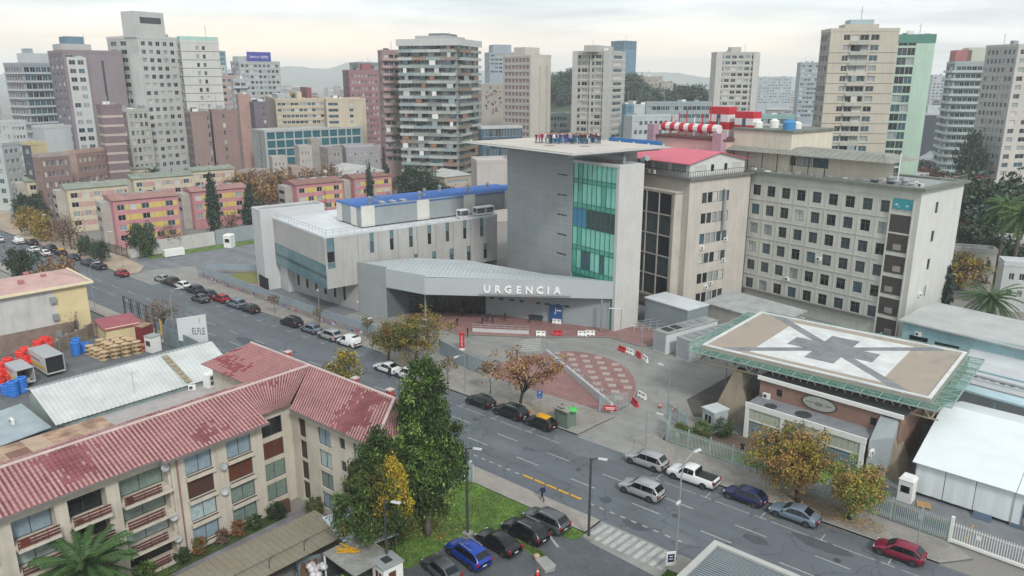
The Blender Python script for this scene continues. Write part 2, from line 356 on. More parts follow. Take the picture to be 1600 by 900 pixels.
struct('lawn_corner', MB().prism([(-25.9, 49.0), (-21, 48.6), (-21, 50.98), (-25.9, 50.98)], -.02, .06), GRASS0)
struct('lawn_gate', MB().prism([(-31, 72.6), (-22, 72.2), (-19.5, 77.5), (-28, 78.4)], -.02, .05), GRASS0)
struct('garden_soil', MB().prism([(-38.2, 72.2), (-31.2, 72.0), (-28.2, 78.4), (-32, 79), (-36.5, 76.5)], -.02, .03), SOIL)
struct('access_lawn', MB().prism([(-176, 77), (-172, 76.6), (-168.5, 108), (-172.5, 111)], -.02, .06), GRASS0)
struct('soil_bank', MB().prism([(-41.4, 84), (-38.4, 80), (-36.6, 80.6), (-33.5, 98), (-40.5, 98.2)], -.02, .035), mat('dark_soil', '#4d4a47', .95, .3, .7))
sheet('apartment_drive', [(-58.8, 8), (-50, 8), (-50, 30), (-50, 38), (-57.5, 40), (-57.8, 20)], .004, crackmat('old_drive', '#77757a', '#55545a', .4, .3, .25))
struct('apartment_garden', MB().prism([(-59.2, 8), (-57.3, 8), (-57.3, 35), (-59.2, 35)], -.02, .07), mat('garden_bed', '#3f4f2a', .95, .35, .8, fine=.3))
sheet('storage_yard', [(-126, 22), (-60, 22), (-60, 50.9), (-128, 50.9)], .003, crackmat('yard_asphalt', '#5f6164', '#444649', .4, .3, .3))
# worn round planting island by the side entrance
struct('roundabout_green', MB().prism([(-143.5, 79), (-139, 78.6), (-134, 80.5), (-131, 84), (-136, 87), (-142, 85.5), (-145, 82)], -.02, .14), mat('dry_grass', '#77783f', .95, .3, .6, fine=.3, col2='#6a6b3a'))
struct('red_walkway', MB().prism([(-139, 77.2), (-131.5, 78.6), (-128, 84), (-131, 84), (-134, 80.4), (-139, 78.5)], -.02, .10), REDT)
# ---------------------------------------------------------------- road markings (thin paint, laid on the road)
dash = MB().box(-1.5, 1.5, -.07, .07, 0, .004).mesh('lane_dash', PAINT)
for y, x0, stp in ((61.05, -37.5, 7.3), (58.15, -39.5, 7.3)):
    for i in range(-24, 11):
        if not (y < 60 and i > 9): ob('lane_dash', dash, road, (x0 + i * stp, y, .005))
pl = MB().box(-1.75, 1.75, -.05, .05, 0, .004).mesh('parking_line', PAINT)
tb = MB().box(-.05, .05, -.55, .55, 0, .004).box(-.55, .55, -.66, -.54, 0, .004).mesh('bay_mark', PAINT)
for i in range(22):
    x = -73.5 + i * 5.6
    if not -49 < x < -38.6: ob('bay_mark', tb, road, (x, 64.35, .005)); ob('parking_line', pl, road, (x + 2.8, 63.72, .005))
for i in range(16): ob('bay_mark', tb, road, (-148 + i * 4.4, 67.6, .005))
sd_ = MB().box(-.27, .27, -.09, .09, 0, .004).mesh('cycle_lane_dash', PAINT)
for i in range(78):
    x = -118 + i * 1.18
    if not -46 < x < -37.5: ob('cycle_lane_dash', sd_, road, (x, 55.45, .005))
for i in range(5):
    o = MB().prism([(-.62, -.11), (.62, -.11), (.62, .11), (-.62, .11)], 0, .1).build('lane_separator', YELP, None, (-44.55 + i * 1.52, 55.45, .002))
    tag(o, ['yellow rubber lane separator on road, farthest from crosswalk', 'second yellow rubber lane separator from the far end of the row', 'middle one of five yellow rubber lane separators on road',
            'fourth yellow rubber lane separator, second nearest the crosswalk', 'yellow rubber lane separator on road, nearest the crosswalk'][i], 'separator', 'yellow lane separators')
zb = MB().box(-.24, .24, -1.35, 1.35, 0, .004).mesh('crossing_bar', mat('crossing_paint', '#a2a3a0', .8, .28, 1.2, fine=.2))
drv = bpy.data.objects['driveway']
for i in range(10): ob('crossing_bar', zb, drv, (-33.6 + i * .8, 52.0, .012), R(-4))
zb2 = MB().box(-1.55, 1.55, -.26, .26, 0, .004).mesh('crossing_bar', bpy.data.materials['crossing_paint']); fc = bpy.data.objects['forecourt']
for i in range(6): 
    p = Vector((-71.2, 89.2)).lerp(Vector((-68.2, 85.4)), i / 5); ob('crossing_bar', zb2, fc, (p.x, p.y, .010), R(50))
MB().face([(-78.5, 82.2, .010), (-76.6, 82.5, .010), (-76.5, 82.3, .010), (-78.4, 82, .010)]).face([(-78.5, 81.6, .010), (-77.6, 82.4, .010), (-79.2, 82.3, .010)]).build('arrow_marking', PAINT, fc)
MB().face([(-37.6, 49.3, .006), (-37.6, 49.05, .006), (-34.9, 47.6, .006), (-34.8, 47.85, .006)]).build('bay_line', PAINT, bpy.data.objects['parking_lot'])

# repairs and covers in the carriageway
random.seed(9); PT1 = mat('asphalt_patch_dark', '#454b51', .85, .15, .8, fine=.15); PT2 = mat('asphalt_patch_pale', '#62686d', .85, .15, .8, fine=.15); IRON = mat('cast_iron', '#3b3e41', .6, .2, 4)
for i, (x, y, w_, d_, m_) in enumerate(((-27.5, 55.9, 3.6, 1.6, PT2), (-31.5, 55.0, 2.6, 1.2, PT1), (-22, 60, 2.2, 1.4, PT1), (-51, 59.2, 5, 2.2, PT2), (-44, 64.6, 8, 3.4, PT2), (-66, 57.2, 4, 1.4, PT1), (-17, 63, 5.5, 1.6, PT1), (-84, 63, 6, 2, PT2), (-104, 60, 7, 2.4, PT1), (-13, 57, 4, 2, PT2), (-36, 57, 1.2, 1.2, PT1), (-126, 63.4, 9, 2, PT2))):
    n = 9; MB().prism([(x + w_ / 2 * math.cos(k * 6.283 / n) * random.uniform(.85, 1.25), y + d_ / 2 * math.sin(k * 6.283 / n) * random.uniform(.85, 1.2)) for k in range(n)], 0, .0025).build('asphalt_patch', m_, road)
for x, y in ((-41.5, 60.2), (-29.4, 58.9), (-58.2, 62.2), (-71, 59.4), (-15.4, 61.6), (-95, 62), (-120, 58)): MB().lathe([(.33, .003), (.33, .009)], (x, y, 0), 14).build('manhole_cover', IRON, road)
for pts in ([(-60, 53.9), (-52, 56.6), (-47, 57.4), (-40, 57.0), (-30, 57.1), (-18, 56.8), (0, 57)], [(-47.5, 57.4), (-46, 60.5), (-46.6, 63.5), (-44, 66.4)], [(-33, 57), (-31.6, 60), (-32.4, 62.5), (-30.5, 66)], [(-12.2, 57), (-12, 60), (-12.8, 62), (-12.2, 63.6)], [(-22, 57), (-19.5, 59.4), (-19.8, 61.4)], [(-66, 55), (-64, 58), (-64.5, 61), (-62, 66)]):
    q = [Vector((p[0], p[1], .0032)) for p in pts]; fine = []
    for a, b in zip(q, q[1:]):
        n = max(2, int((b - a).length / .5)); fine += [a.lerp(b, k / n) + Vector((random.uniform(-.09, .09), random.uniform(-.09, .09), 0)) for k in range(n)]
    mb = MB()
    for a, b in zip(fine, fine[1:]):
        d = (b - a).normalized(); n = Vector((-d.y, d.x, 0)) * random.uniform(.015, .035); mb.face([a - n, b - n, b + n, a + n])
    mb.build('tar_crack', mat('tar_seam', '#3a3e42', .8, .1), road)
# ---------------------------------------------------------------- hospital complex
HA = R(-12.5)
CONCW = mat('pale_concrete', '#a9a8a5', .85, .12, .35, streak=.16, fine=.05)
CONCG = mat('grey_render', '#8d9497', .8, .08, .3, streak=.08)
CONCL = mat('light_panel', '#b9babb', .7, .07, .3, streak=.05)
ROOFW = mat('white_roof_membrane', '#c4c8cb', .75, .15, .25, fine=.06)
ROOFG = mat('grey_roof', '#8f9393', .85, .2, .3, fine=.1)
BLUER = mat('blue_roof_sheet', '#2b62a8', .5, .12, .3)
TEAL = mat('teal_glass', '#5d7f85', .12, .2, .6)
TEALD = mat('teal_glass_dark', '#3d5458', .12, .2, .6)
PANEL = brickmat('fibre_panels', '#92989a', '#8e9496', '#a0a6a8', 2.1, 1.15, 0, .03, .15, .06, .2, 0.0, True)
CREAM = mat('cream_render', '#c9c2b2', .85, .1, .3, streak=.14, fine=.04)
CREAMP = mat('pinkish_render', '#bab3aa', .85, .1, .3, streak=.16, fine=.04)
CREAMG = mat('greenish_cream_render', '#b8b9b0', .85, .1, .3, streak=.16, fine=.04)
# --- emergency wing with the cantilevered upper storeys
wg = thing('hospital_wing', 'pale concrete hospital wing with glazed corner overhang and blue-roofed plant block on top', 'building', (-105.2, 76, 0), HA)
w = MB()
WT = 14.1
ws = [(.35, WT - 2.6, 1.35, 2.4, TEAL), (.35, WT - 4.55, 1.35, 1.9, GL[0]), (.35, WT - 5.6, 1.35, 1.0, TEAL)]
for i in range(7):
    s = 8.4 + i * 3.92; ws += [(s, WT - 1.75, .75, 1.6, TEAL), (s, WT - 3.9, .75, 2.1, random.choice([GL[1], GL[0], GL[4]]))]
for i in range(7):
    s = 9.3 + i * 3.9
    ws += [(s, 5.8, .8, 1.0, TEAL)] if i < 2 else [(s, 7.5, .8, 1.2, TEAL), (s, 5.7, .8, 1.8, random.choice([GL[0], GL[4], GL[1]]))]
facade(wg, w, (0, 0), (0, 36), 0 if False else 5.0, WT, [(a, max(z, 5.05), b, h - max(0, 5.05 - z), g) for a, z, b, h, g in ws if z + h > 5.3], .12, FRD, 1, split=True)
facade(wg, w, (-24, 0), (0, 0), 9.2, WT, [], .1)
w.face([(-24, 0, 5.0), (0, 0, 5.0), (0, 6, 5.0), (-24.6, 1, 5.0)])                       # soffit
facade(wg, w, (-24, 36), (-24, 0), 0, WT, []); facade(wg, w, (0, 36), (-24, 36), 0, WT, [])
facade(wg, w, (-24.6, 1), (.0, 5.8), 0, 5.05, [(3 + i * 2.9, 1.4 - (i > 3) * .2, .75, 2.7, GL[0]) for i in range(7)], .12, FRD, 1, split=True)
w.build('wall', CONCW, wg)
rl = MB(); rl.face([(-24, 0, WT - .25), (0, 0, WT - .25), (0, 36, WT - .25), (-24, 36, WT - .25)]); parapet(rl, [(-24.05, -.05), (.05, -.05), (.05, 36.05), (-24.05, 36.05)], WT - .3, WT + .06, .35); rl.build('roof', ROOFW, wg)
g = MB()
for i in range(20): g.box(-24 + i * 1.2 + .02, -24 + (i + 1) * 1.2 - .02, -.03, .05, 5.05, 6.7); g.box(-24 + i * 1.2 + .02, -24 + (i + 1) * 1.2 - .02, -.03, .05, 7.35, 9.15)
gb = g.build('glass_band', TEAL, wg)
g = MB().box(-23.98, -.02, -.01, .06, 6.7, 7.35); g.build('ribbon_window', TEALD, gb)
for nm_, pts in (('railing', [(-23.6, .5), (-.5, .5), (-.5, 35)]),):
    b = MB()
    for a, c in zip(pts, pts[1:]):
        b.bar((*a, WT + 1.0), (*c, WT + 1.0), .06); b.bar((*a, WT + .55), (*c, WT + .55), .04); n = int((Vector(c) - Vector(a)).length / 1.3)
        for i in range(n + 1): q = Vector(a).lerp(Vector(c), i / n); b.bar((q.x, q.y, WT), (q.x, q.y, WT + 1.0), .05)
    b.build(nm_, ALU, wg)
for i in range(8): MB().bar((.07, 6.1 + i * 3.92, 5.2), (.07, 6.1 + i * 3.92, WT - .4), .1).build('downpipe', ALU, wg)
# plant block with the blue roof
pb = MB(); facade(wg, pb, (-14, 9), (-4.2, 9), WT, 17.6, []); facade(wg, pb, (-4.2, 9), (-4.2, 46), WT, 17.9, []); facade(wg, pb, (-14, 46), (-14, 9), WT, 17.7, [])
pbo = pb.build('plant_block', CONCG, wg)
for y in (9.05, 20.5, 31, 41): MB().box(-4.2, -4.0, y, y + 2.6, WT, 17.75).build('light_panel', mat('cream_panel', '#c9c8c1', .7, .08), pbo)
MB().box(-8, -6, 8.85, 9, WT, 17.4).build('light_panel', mat('cream_panel', '#c9c8c1'), pbo); MB().box(-13.9, -12, 8.85, 9, WT, 17.4).build('light_panel', mat('cream_panel', '#c9c8c1'), pbo)
rb = MB().hexa([(-14.1, 8.9, 17.45), (-4.1, 8.9, 17.45), (-4.1, 46.1, 17.45), (-14.1, 46.1, 17.45), (-14.1, 8.9, 17.75), (-4.1, 8.9, 17.65), (-4.1, 46.1, 17.65), (-14.1, 46.1, 17.75)])
for i in range(48): rb.box(-14, -4.2, 9.2 + i * .77, 9.26 + i * .77, 17.6, 17.78)
rbo = rb.build('roof', BLUER, pbo)
MB().box(-13, 2.5, 46, 58, 14, 17.2).build('rear_block', CONCG, wg); MB().box(-13, 2.7, 45.9, 58.2, 17.2, 17.6).build('rear_roof', BLUER, wg)
MB().box(-23.9, -14.4, 14, 46, WT - .2, 14.35).build('lower_blue_roof', BLUER, wg)
for i, y in enumerate((12, 14.5, 18.5, 22.5, 25, 30, 33.5, 40)):
    x = -6.5 - (i % 3) * 2.4
    d = MB().tube([(x, y, 17.7), (x, y, 18.6), (x + .2, y - .15, 18.95), (x + .75, y - .3, 18.95)], .28, 8); d.build('roof_vent', STEEL, rbo)
for i in range(3): MB().box(-6.2, -4.6, 13.5 + i * 2.2, 14.3 + i * 2.2, 17.72, 18.1).build('skylight', ALU, rbo)
for i, (x, y) in enumerate(((-2.2, 33.2), (-2.2, 35.4), (-4.8, 46.9), (-1.5, 29))):
    c = MB().box(-.8, .8, -1, 1, 0, .35).box(-.8, .8, -1, 1, 1.3, 1.5)
    for sx in (-.75, .75):
        for sy in (-.95, .95): c.bar((sx, sy, .3), (sx, sy, 1.35), .08)
    c.box(-.6, .6, -.8, .8, .35, 1.3, 1); c.build('chiller_unit', [WHITE, FRD], wg, (x, y, WT if y < 45 else 17.6))
# --- stair tower at the far end of the wing
sa = thing('annex_tower', 'plain light grey stair tower with flat open top at left end of hospital wing', 'building', (-133.2, 79.8, 0), HA)
b = MB().box(0, 4.6, 0, 13, 0, 15.4); parapet(b, [(-.03, -.03), (4.63, -.03), (4.63, 13.03), (-.03, 13.03)], 15.38, 15.75, .3); b.build('wall', CONCL, sa)
MB().box(.3, 4.3, .3, 12.7, 15.2, 15.42).build('roof', ROOFG, sa)
MB().box(4.6, 8.5, 3, 4.6, 0, 8.2).build('low_wall', CONCL, sa); MB().box(4.55, 8.6, 4.6, 7, 7.4, 7.9).build('blue_canopy', BLUER, sa)
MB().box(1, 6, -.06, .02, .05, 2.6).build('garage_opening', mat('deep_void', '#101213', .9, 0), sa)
# --- canopy of the emergency entrance
ca = thing('emergency_entrance', 'grey emergency entrance pavilion with angled canopy, ribbed white roof and URGENCIA lettering', 'building', (-103.7, 81.5, 0))
def L2(x, y): return (x + 103.7, y - 81.5)
A0, A1, P1, P2 = L2(-103.7, 81.5), L2(-97.2, 82.2), L2(-88.8, 83.2), L2(-63.1, 101.4)
B2, B1, B0 = L2(-69.4, 104.3), L2(-82, 106.5), L2(-98.3, 104)
m = MB()
def wallq(a, b, z0, z1, t=.35):
    d = (Vector(b) - Vector(a)).normalized(); n = Vector((-d.y, d.x)) * t; m.prism([a, b, (b[0] + n.x, b[1] + n.y), (a[0] + n.x, a[1] + n.y)], z0, z1)
wallq(A0, A1, 0, 9.0); m.build('side_wall', CONCG, ca)
m = MB(); wallq((A1[0] + .02, A1[1]), (P1[0] - .02, P1[1]), 5.5, 8.75); wallq(P1, P2, 5.5, 8.35); m.build('fascia', mat('fascia_panel', '#a7adb0', .6, .05, .3), ca)
m = MB()
top = [(P1, 8.45), (P2, 8.25), (L2(-70.9, 100.1), 8.1), (L2(-75.8, 98.3), 8.1), (L2(-83.0, 97.6), 8.2), (L2(-91.3, 96.1), 8.5), (L2(-99.2, 91.0), 8.7), (A0, 8.8)]
o_ = [(x + (.0), y + .3, z) for (x, y), z in top]; ridge = (L2(-85, 90.5)[0], L2(-85, 90.5)[1], 8.6)
for i in range(len(o_)): m.face([o_[i], o_[(i + 1) % len(o_)], ridge])
rf = m.build('roof', mat('ribbed_metal_roof', '#b3babd', .45, .08, .4, metal=.15), ca)
m = MB(); cc = Vector(ridge); fd_ = (Vector(P2) - Vector(P1)).normalized(); fv = Vector((-fd_.y, fd_.x))      # standing seams that follow the roof planes
def roof_z(x, y):
    for i in range(len(o_)):
        (x1, y1, z1), (x2, y2, z2), (x3, y3, z3) = o_[i], o_[(i + 1) % len(o_)], ridge; dt = (y2 - y3) * (x1 - x3) + (x3 - x2) * (y1 - y3); a = ((y2 - y3) * (x - x3) + (x3 - x2) * (y - y3)) / dt; b = ((y3 - y1) * (x - x3) + (x1 - x3) * (y - y3)) / dt
        if a >= -.001 and b >= -.001 and a + b <= 1.001: return a * z1 + b * z2 + (1 - a - b) * z3
    return None
for k in range(-22, 44):
    prev = None
    for j in range(-30, 40):
        q = Vector(P1) + fd_ * (k * .72) + fv * (j * .7); z = roof_z(q.x, q.y); cur = Vector((q.x, q.y, z + .045)) if z is not None else None
        if cur is not None and prev is not None: m.bar(prev, cur, .07, .09)
        prev = cur
m.build('seam', mat('ribbed_metal_roof', '#b3babd'), rf)
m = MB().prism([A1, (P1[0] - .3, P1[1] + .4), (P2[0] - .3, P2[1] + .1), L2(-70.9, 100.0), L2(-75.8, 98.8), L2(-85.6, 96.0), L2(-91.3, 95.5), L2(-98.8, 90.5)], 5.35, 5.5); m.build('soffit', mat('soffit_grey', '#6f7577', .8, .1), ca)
m = MB(); BK = [L2(-63.4, 101.6), L2(-70.9, 100.4), L2(-75.8, 98.7), L2(-83.0, 98.0), L2(-91.3, 96.4), L2(-99.2, 91.3), L2(-103.2, 83.5)]
for a, b in zip(BK, BK[1:]): wallq(a, b, 0, 8.0, .2)
m.build('back_wall', CONCG, ca)
m = MB(); D0, D1, D2 = L2(-96.4, 86.6), L2(-85.6, 94.6), L2(-63.6, 101.6)
wallq(D1, D2, 0, 5.35, .3); m.build('rear_wall', mat('entrance_wall', '#8f979a', .7, .06, .3), ca)
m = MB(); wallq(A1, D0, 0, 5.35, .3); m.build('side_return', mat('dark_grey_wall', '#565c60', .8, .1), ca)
ed = Vector(D1) - Vector(D0); el = ed.length; ed.normalize()
for i in range(6):
    a = Vector(D0) + ed * (el * i / 6 + .06); b_ = Vector(D0) + ed * (el * (i + 1) / 6 - .06)
    pn = thing('glazed_panel', None, None); pn.parent = ca
    k = MB()
    for z0, z1 in ((.08, 3.2), (3.3, 5.3)): k.prism([tuple(a), tuple(b_), (b_.x - ed.y * .05, b_.y + ed.x * .05), (a.x - ed.y * .05, a.y + ed.x * .05)], z0, z1)
    k.build('pane', GL[0], pn)
    k = MB(); k.bar((a.x - .05 * ed.x, a.y - .05 * ed.y, 0), (a.x - .05 * ed.x, a.y - .05 * ed.y, 5.35), .1); k.bar((*a, 3.25), (*b_, 3.25), .09); k.build('mullion', FRD, pn)
wd = (Vector(D2) - Vector(D1)).normalized(); wn = Vector((wd.y, -wd.x)); wa = math.atan2(wd.y, wd.x)
for i, s in enumerate((1.2, 2.9, 4.9, 6.7, 9.7, 11.3, 13.2, 14.8)):
    q = Vector(D1) + wd * s + wn * .02; MB().box(-.4, .4, -.05, 0, 3.0, 3.35).build('vent_slot', FRD, ca, (q.x, q.y, 0), wa)
q = Vector(D1) + wd * 8.2 + wn * .03
dsc = MB().lathe([(.62, 0), (.62, .06)], n=20).build('round_sign', mat('pink_sign', '#b04a5e', .5, .05), ca, (q.x, q.y, 4.2)); dsc.rotation_euler = (R(90), 0, wa)
MB().lathe([(.5, .06), (.5, .075)], n=20).build('disc', WHITE, dsc); MB().lathe([(.42, .075), (.42, .09)], n=20).build('inner_disc', mat('pink_sign', '#b04a5e'), dsc)
MB().box(-.09, .09, -.26, .26, .09, .1).box(-.26, .26, -.09, .09, .1, .11).build('cross', WHITE, dsc)
# lettering
def text(body, size, parent, loc, rz, m, ext=.08, sp=1.0, tilt=90, align='CENTER', name='lettering', shear=0, weight=0):
    c = bpy.data.curves.new(name, 'FONT'); c.body = body; c.size = size; c.extrude = ext; c.space_character = sp; c.align_x = align; c.offset = weight; c.resolution_u = 2; c.shear = shear
    tmp = bpy.data.objects.new('tmp_' + name, c); COL.objects.link(tmp); bpy.context.view_layer.update()
    me = bpy.data.meshes.new_from_object(tmp.evaluated_get(bpy.context.evaluated_depsgraph_get())); bpy.data.objects.remove(tmp); bpy.data.curves.remove(c)
    me.materials.clear(); me.materials.append(m); o = ob(name, me, parent, loc); o.rotation_euler = (R(tilt), 0, rz); return o
fd = (Vector(P2) - Vector(P1)); fl = fd.length; fd.normalize(); fn = Vector((fd.y, -fd.x)); fa = math.atan2(fd.y, fd.x)
for i, ch in enumerate('URGENCIA'):
    q = Vector(P1) + fd * (10.3 + i * 1.72 - (.35 if i > 5 else 0) - (.3 if i == 7 else 0)) + fn * .12; text(ch, 1.65, ca, (q.x, q.y, 6.15), fa, mat('letter_white', '#e4e4e2', .5, .02), .1, name='letter', weight=.05)
q0 = Vector(P1) + fd * 9 + fn * .3; q1 = Vector(P1) + fd * 24 + fn * .3; MB().bar((*q0, 5.95), (*q1, 5.95), .12).build('light_rail', ALU, ca)
MB().box(-.1, .1, -.1, .1, 0, 5.4).build('steel_column', STEEL, ca, (*L2(-64.9, 99.5), .1)); MB().box(-.1, .1, -.1, .1, 0, 5.4).build('steel_column', STEEL, ca, (*L2(-90.2, 84.6), .1))
# --- tower with the rooftop helipad
tw = thing('helipad_tower', 'tall grey panelled hospital tower with green glass front carrying a rooftop helipad', 'building', (-63.3, 100.8, 0), HA)
b = MB(); facade(tw, b, (-28.6, 0), (-10.6, 0), 0, 28.45, [(18 - 3.9, z, 2.5, .42, FRD) for z in (24.0, 20.6, 17.2, 13.8, 10.4)], .1, ALU, 3, name='slot_window', split=True)
facade(tw, b, (-28.6, 15), (-28.6, 0), 0, 28.45, []); facade(tw, b, (-10.6, 0), (-10.6, 15), 0, 28.45, [])
b.build('panel_wall', PANEL, tw)
b = MB().box(-.6, 0, 0, 5.5, 0, 26.9).box(-10.6, 0, 5.2, 5.5, 0, 26.9).box(-10.6, -.6, .3, 5.2, 26.2, 26.5); b.build('side_wall', CONCL, tw)
b = MB()
for i in range(10):
    for k in range(22): b.box(.0, .012, .06 + i * .545, .06 + i * .545 + .53, .1 + k * 1.215, .1 + k * 1.215 + 1.2)
b.build('cladding_panels', mat('light_cladding', '#bcbbb7', .7, .06, .3, island=.03), tw)['kind'] = 'stuff'
GREEN = mat('green_glass', '#57a696', .18, .18, .35); GREENL = mat('green_glass_light', '#82c6b6', .2, .15, .4); GDK = mat('green_mullion', '#2f6b5e', .5, .1)
bz = 8.0
gm = {}
for r_, (z0, z1) in enumerate(((8, 9.0), (9.0, 12.2), (12.2, 12.9), (12.9, 16.0), (16.0, 19.2), (19.2, 20.0), (20.0, 23.3), (23.3, 24.0), (24.0, 26.5))):
    for i in range(9):
        x0 = -10.5 + i * 1.1; mt = GREEN if z1 - z0 < 1.1 else random.choice([GREENL, GREENL, GREENL, GREEN])
        if r_ == 4: mt = mat('blue_glass', '#3f7fa6', .15, .2) if i < 3 else GL[1]
        if r_ == 1 and i in (2, 3, 6): mt = GL[4]
        key = (round(z1 - z0, 2), mt.name)
        if key not in gm: gm[key] = MB().box(.03, 1.07, 0, .05, .04, z1 - z0 - .04).mesh('glass_panel', mt)
        ob('glass_panel', gm[key], tw, (x0, .12, z0))
m = MB()
for i in range(10): m.box(-10.53 + i * 1.1, -10.47 + i * 1.1, .02, .2, 8, 26.5)
m.build('mullion', GDK, tw)
m = MB()
for z in (9.0, 12.2, 12.9, 16.0, 19.2, 20.0, 23.3, 24.0): m.box(-10.5, -.6, .05, .2, z - .05, z + .05)
m.build('transom', GDK, tw); MB().box(-10.6, -.6, .2, .4, 0, 26.5).build('glass_backing', mat('teal_interior', '#2f7d6c', .8, .2), tw)
MB().box(-10.7, .1, -.05, .35, 26.5, 26.95).build('coping', CONCL, tw)
d = MB().tube([(-1.2, 6.2, 26), (-1.2, 6.2, 27.2), (-.4, 5.9, 27.6), (.5, 5.6, 27.7)], .42, 8); d.build('exhaust_duct', STEEL, tw)
d = MB().tube([(-3.2, 4.2, 26.4), (-3.2, 4.2, 27.6), (-3.6, 4.6, 28), (-7, 5, 28)], .25, 8); d.build('exhaust_duct', STEEL, tw)
# deck (local x from tower corner)
hp = [(-30.6, -6.9), (-3.0, -6.9), (-3.0, 13.5), (-30.6, 13.5)]
b = MB().prism(hp, 28.55, 28.95); b.build('helipad_deck', mat('deck_concrete', '#b6b0a8', .85, .14, .3, fine=.06), tw)
e = MB(); parapet(e, [(-31.6, -7.9), (-2.0, -7.9), (-2.0, 14.5), (-31.6, 14.5)], 28.7, 28.78, 1.0); e.build('safety_apron', mat('apron_panel', '#a7a9a8', .8, .1), tw)
for i in range(8): MB().box(-28 + i * 3.4, -27.8 + i * 3.4, -6.8, 13.2, 28.2, 28.55).build('deck_beam', STEEL, tw)
MB().box(-28.5, -10.7, 0.1, 14.9, 28.0, 28.12).build('roof', ROOFG, tw)
bm = MB().box(-.1, .1, -.1, .1, 0, .22).mesh('deck_light', mat('pale_lamp', '#c8d8b0', .4, 0))
for i in range(9):
    ob('deck_light', bm, tw, (-30.4 + i * 3.4, -6.7, 28.95)); ob('deck_light', bm, tw, (-30.4 + i * 3.4, 13.3, 28.95))
for q in ((-21, 1.2), (-15, -1.5), (-10.5, 2.4), (-19, 6)): MB().lathe([(1.0, 0), (1.0, .008)], (q[0], q[1], 28.95), 18).build('deck_stain', mat('deck_mark', '#857a70', .9, .3, 2), tw)
tk = MB().box(-17.5, -5, 14.7, 15.0, 28.2, 29.5); tk.build('blue_screen', mat('blue_tarp', '#2f6fb0', .6, .12), tw)
# low link block and blue shutters between tower and old building
lk = thing('link_block', 'low blue-grey link block with light flat roof beside white tower wall', 'building', (-61.6, 107.5, 0), HA)
MB().box(0, 9, 0, 5, 0, 4.6).build('wall', mat('blue_grey_cladding', '#7c878d', .6, .08), lk); MB().box(-.15, 9.2, -.15, 5.1, 4.6, 4.8).build('roof', ROOFW, lk)
# --- pink-roofed block with the tall glazed bay
pk = thing('pink_roofed_block', 'beige hospital block with pink gabled rooftop storey and large dark glazed bay', 'building', (-59.1, 116, 0), R(-15))
w = MB(); PT = 23.5
facade(pk, w, (0, 0), (0, 15.5), 0, PT, [(3.2 + i * 1.42, t - 1.8, 1.2, 1.8) for t in (21.1, 17.56, 14.02, 10.48, 6.94, 3.4) for i in range(5)], .15, FRD, 1, split=True, wts=(4, 3, 3, 2, 1))
facade(pk, w, (-19, 0), (0, 0), 0, PT, []); facade(pk, w, (0, 15.5), (-19, 15.5), 0, PT, []); facade(pk, w, (-19, 15.5), (-19, 0), 0, PT, [])
w.build('wall', CREAMP, pk)
b = MB(); parapet(b, [(-19.5, -.6), (.6, -.6), (.6, 16), (-19.5, 16)], PT, PT + .35, .9); b.box(-19, .0, 0, 15.4, PT - .1, PT + .1); b.build('roof_ledge', mat('dark_ledge', '#6c6a68', .85, .2, .6), pk)
bay = MB().box(-3.9, -3.3, -1.9, 0, 2.7, 21.3).box(-19, -3.3, -1.9, 0, 21.0, 21.4).box(-19, -3.3, -1.9, 0, 2.5, 2.9); bay = bay.build('bay_frame', mat('bay_concrete', '#b3aca2', .85, .14, .5, streak=.2), pk); bay.location.x = 1.9
pm = {}
for r_ in range(5):
    for i in range(5):
        mt = random.choice([GL[0], GL[0], GL[1]]); 
        if mt.name not in pm: pm[mt.name] = MB().box(.1, 2.9, 0, .06, .1, 3.5).mesh('bay_pane', mt)
        ob('bay_pane', pm[mt.name], bay, (-6.9 - i * 3.0, -1.75, 2.9 + r_ * 3.62))
m = MB()
for i in range(6): m.box(-4.0 - i * 3.0, -3.8 - i * 3.0, -1.9, -1.6, 2.9, 21.0)
for r_ in range(1, 5): m.box(-19, -3.9, -1.88, -1.6, 2.8 + r_ * 3.62, 3.0 + r_ * 3.62)
m.build('bay_mullion', mat('bay_concrete', '#b3aca2'), bay)
MB().box(-19, -3.9, -1.4, -.05, 2.9, 21.0).build('bay_interior', mat('dark_interior', '#2a2726', .9, .3, .8), bay)
pt = MB(); facade(pk, pt, (-.8, .6), (-.8, 14.6), PT + .1, 26.2, [(5.2, PT + .9, .9, 1.3, GL[0]), (8.6, PT + .9, .9, 1.3, GL[0]), (1.2, PT + .9, 3, 1.2, GL[3]), (10.5, PT + .9, 2.6, 1.2, GL[3])], .08, FRW, 1)
facade(pk, pt, (-19, .6), (-.8, .6), PT + .1, 26.2, [(2 + i * 4, PT + .9, 3.4, 1.4, GL[2]) for i in range(4)], .08, FRW, 3)
pt.face([(-.8, .6, 26.2), (-.8, 14.6, 26.2), (-.8, 7.6, 27.6)]); pt = pt.build('rooftop_storey', mat('white_boarding', '#c3c4c0', .7, .1, .8), pk)
rr = MB(); rr.hexa([(-19.5, -.1, 25.95), (-.3, -.1, 25.95), (-.3, 7.6, 27.6), (-19.5, 7.6, 27.6), (-19.5, -.1, 26.07), (-.3, -.1, 26.07), (-.3, 7.6, 27.72), (-19.5, 7.6, 27.72)])
rr.hexa([(-19.5, 7.6, 27.6), (-.3, 7.6, 27.6), (-.3, 15.3, 25.95), (-19.5, 15.3, 25.95), (-19.5, 7.6, 27.72), (-.3, 7.6, 27.72), (-.3, 15.3, 26.07), (-19.5, 15.3, 26.07)])
rr.build('pink_roof', mat('pink_sheet_roof', '#c25f6f', .6, .1, .5), pt)
b = MB()
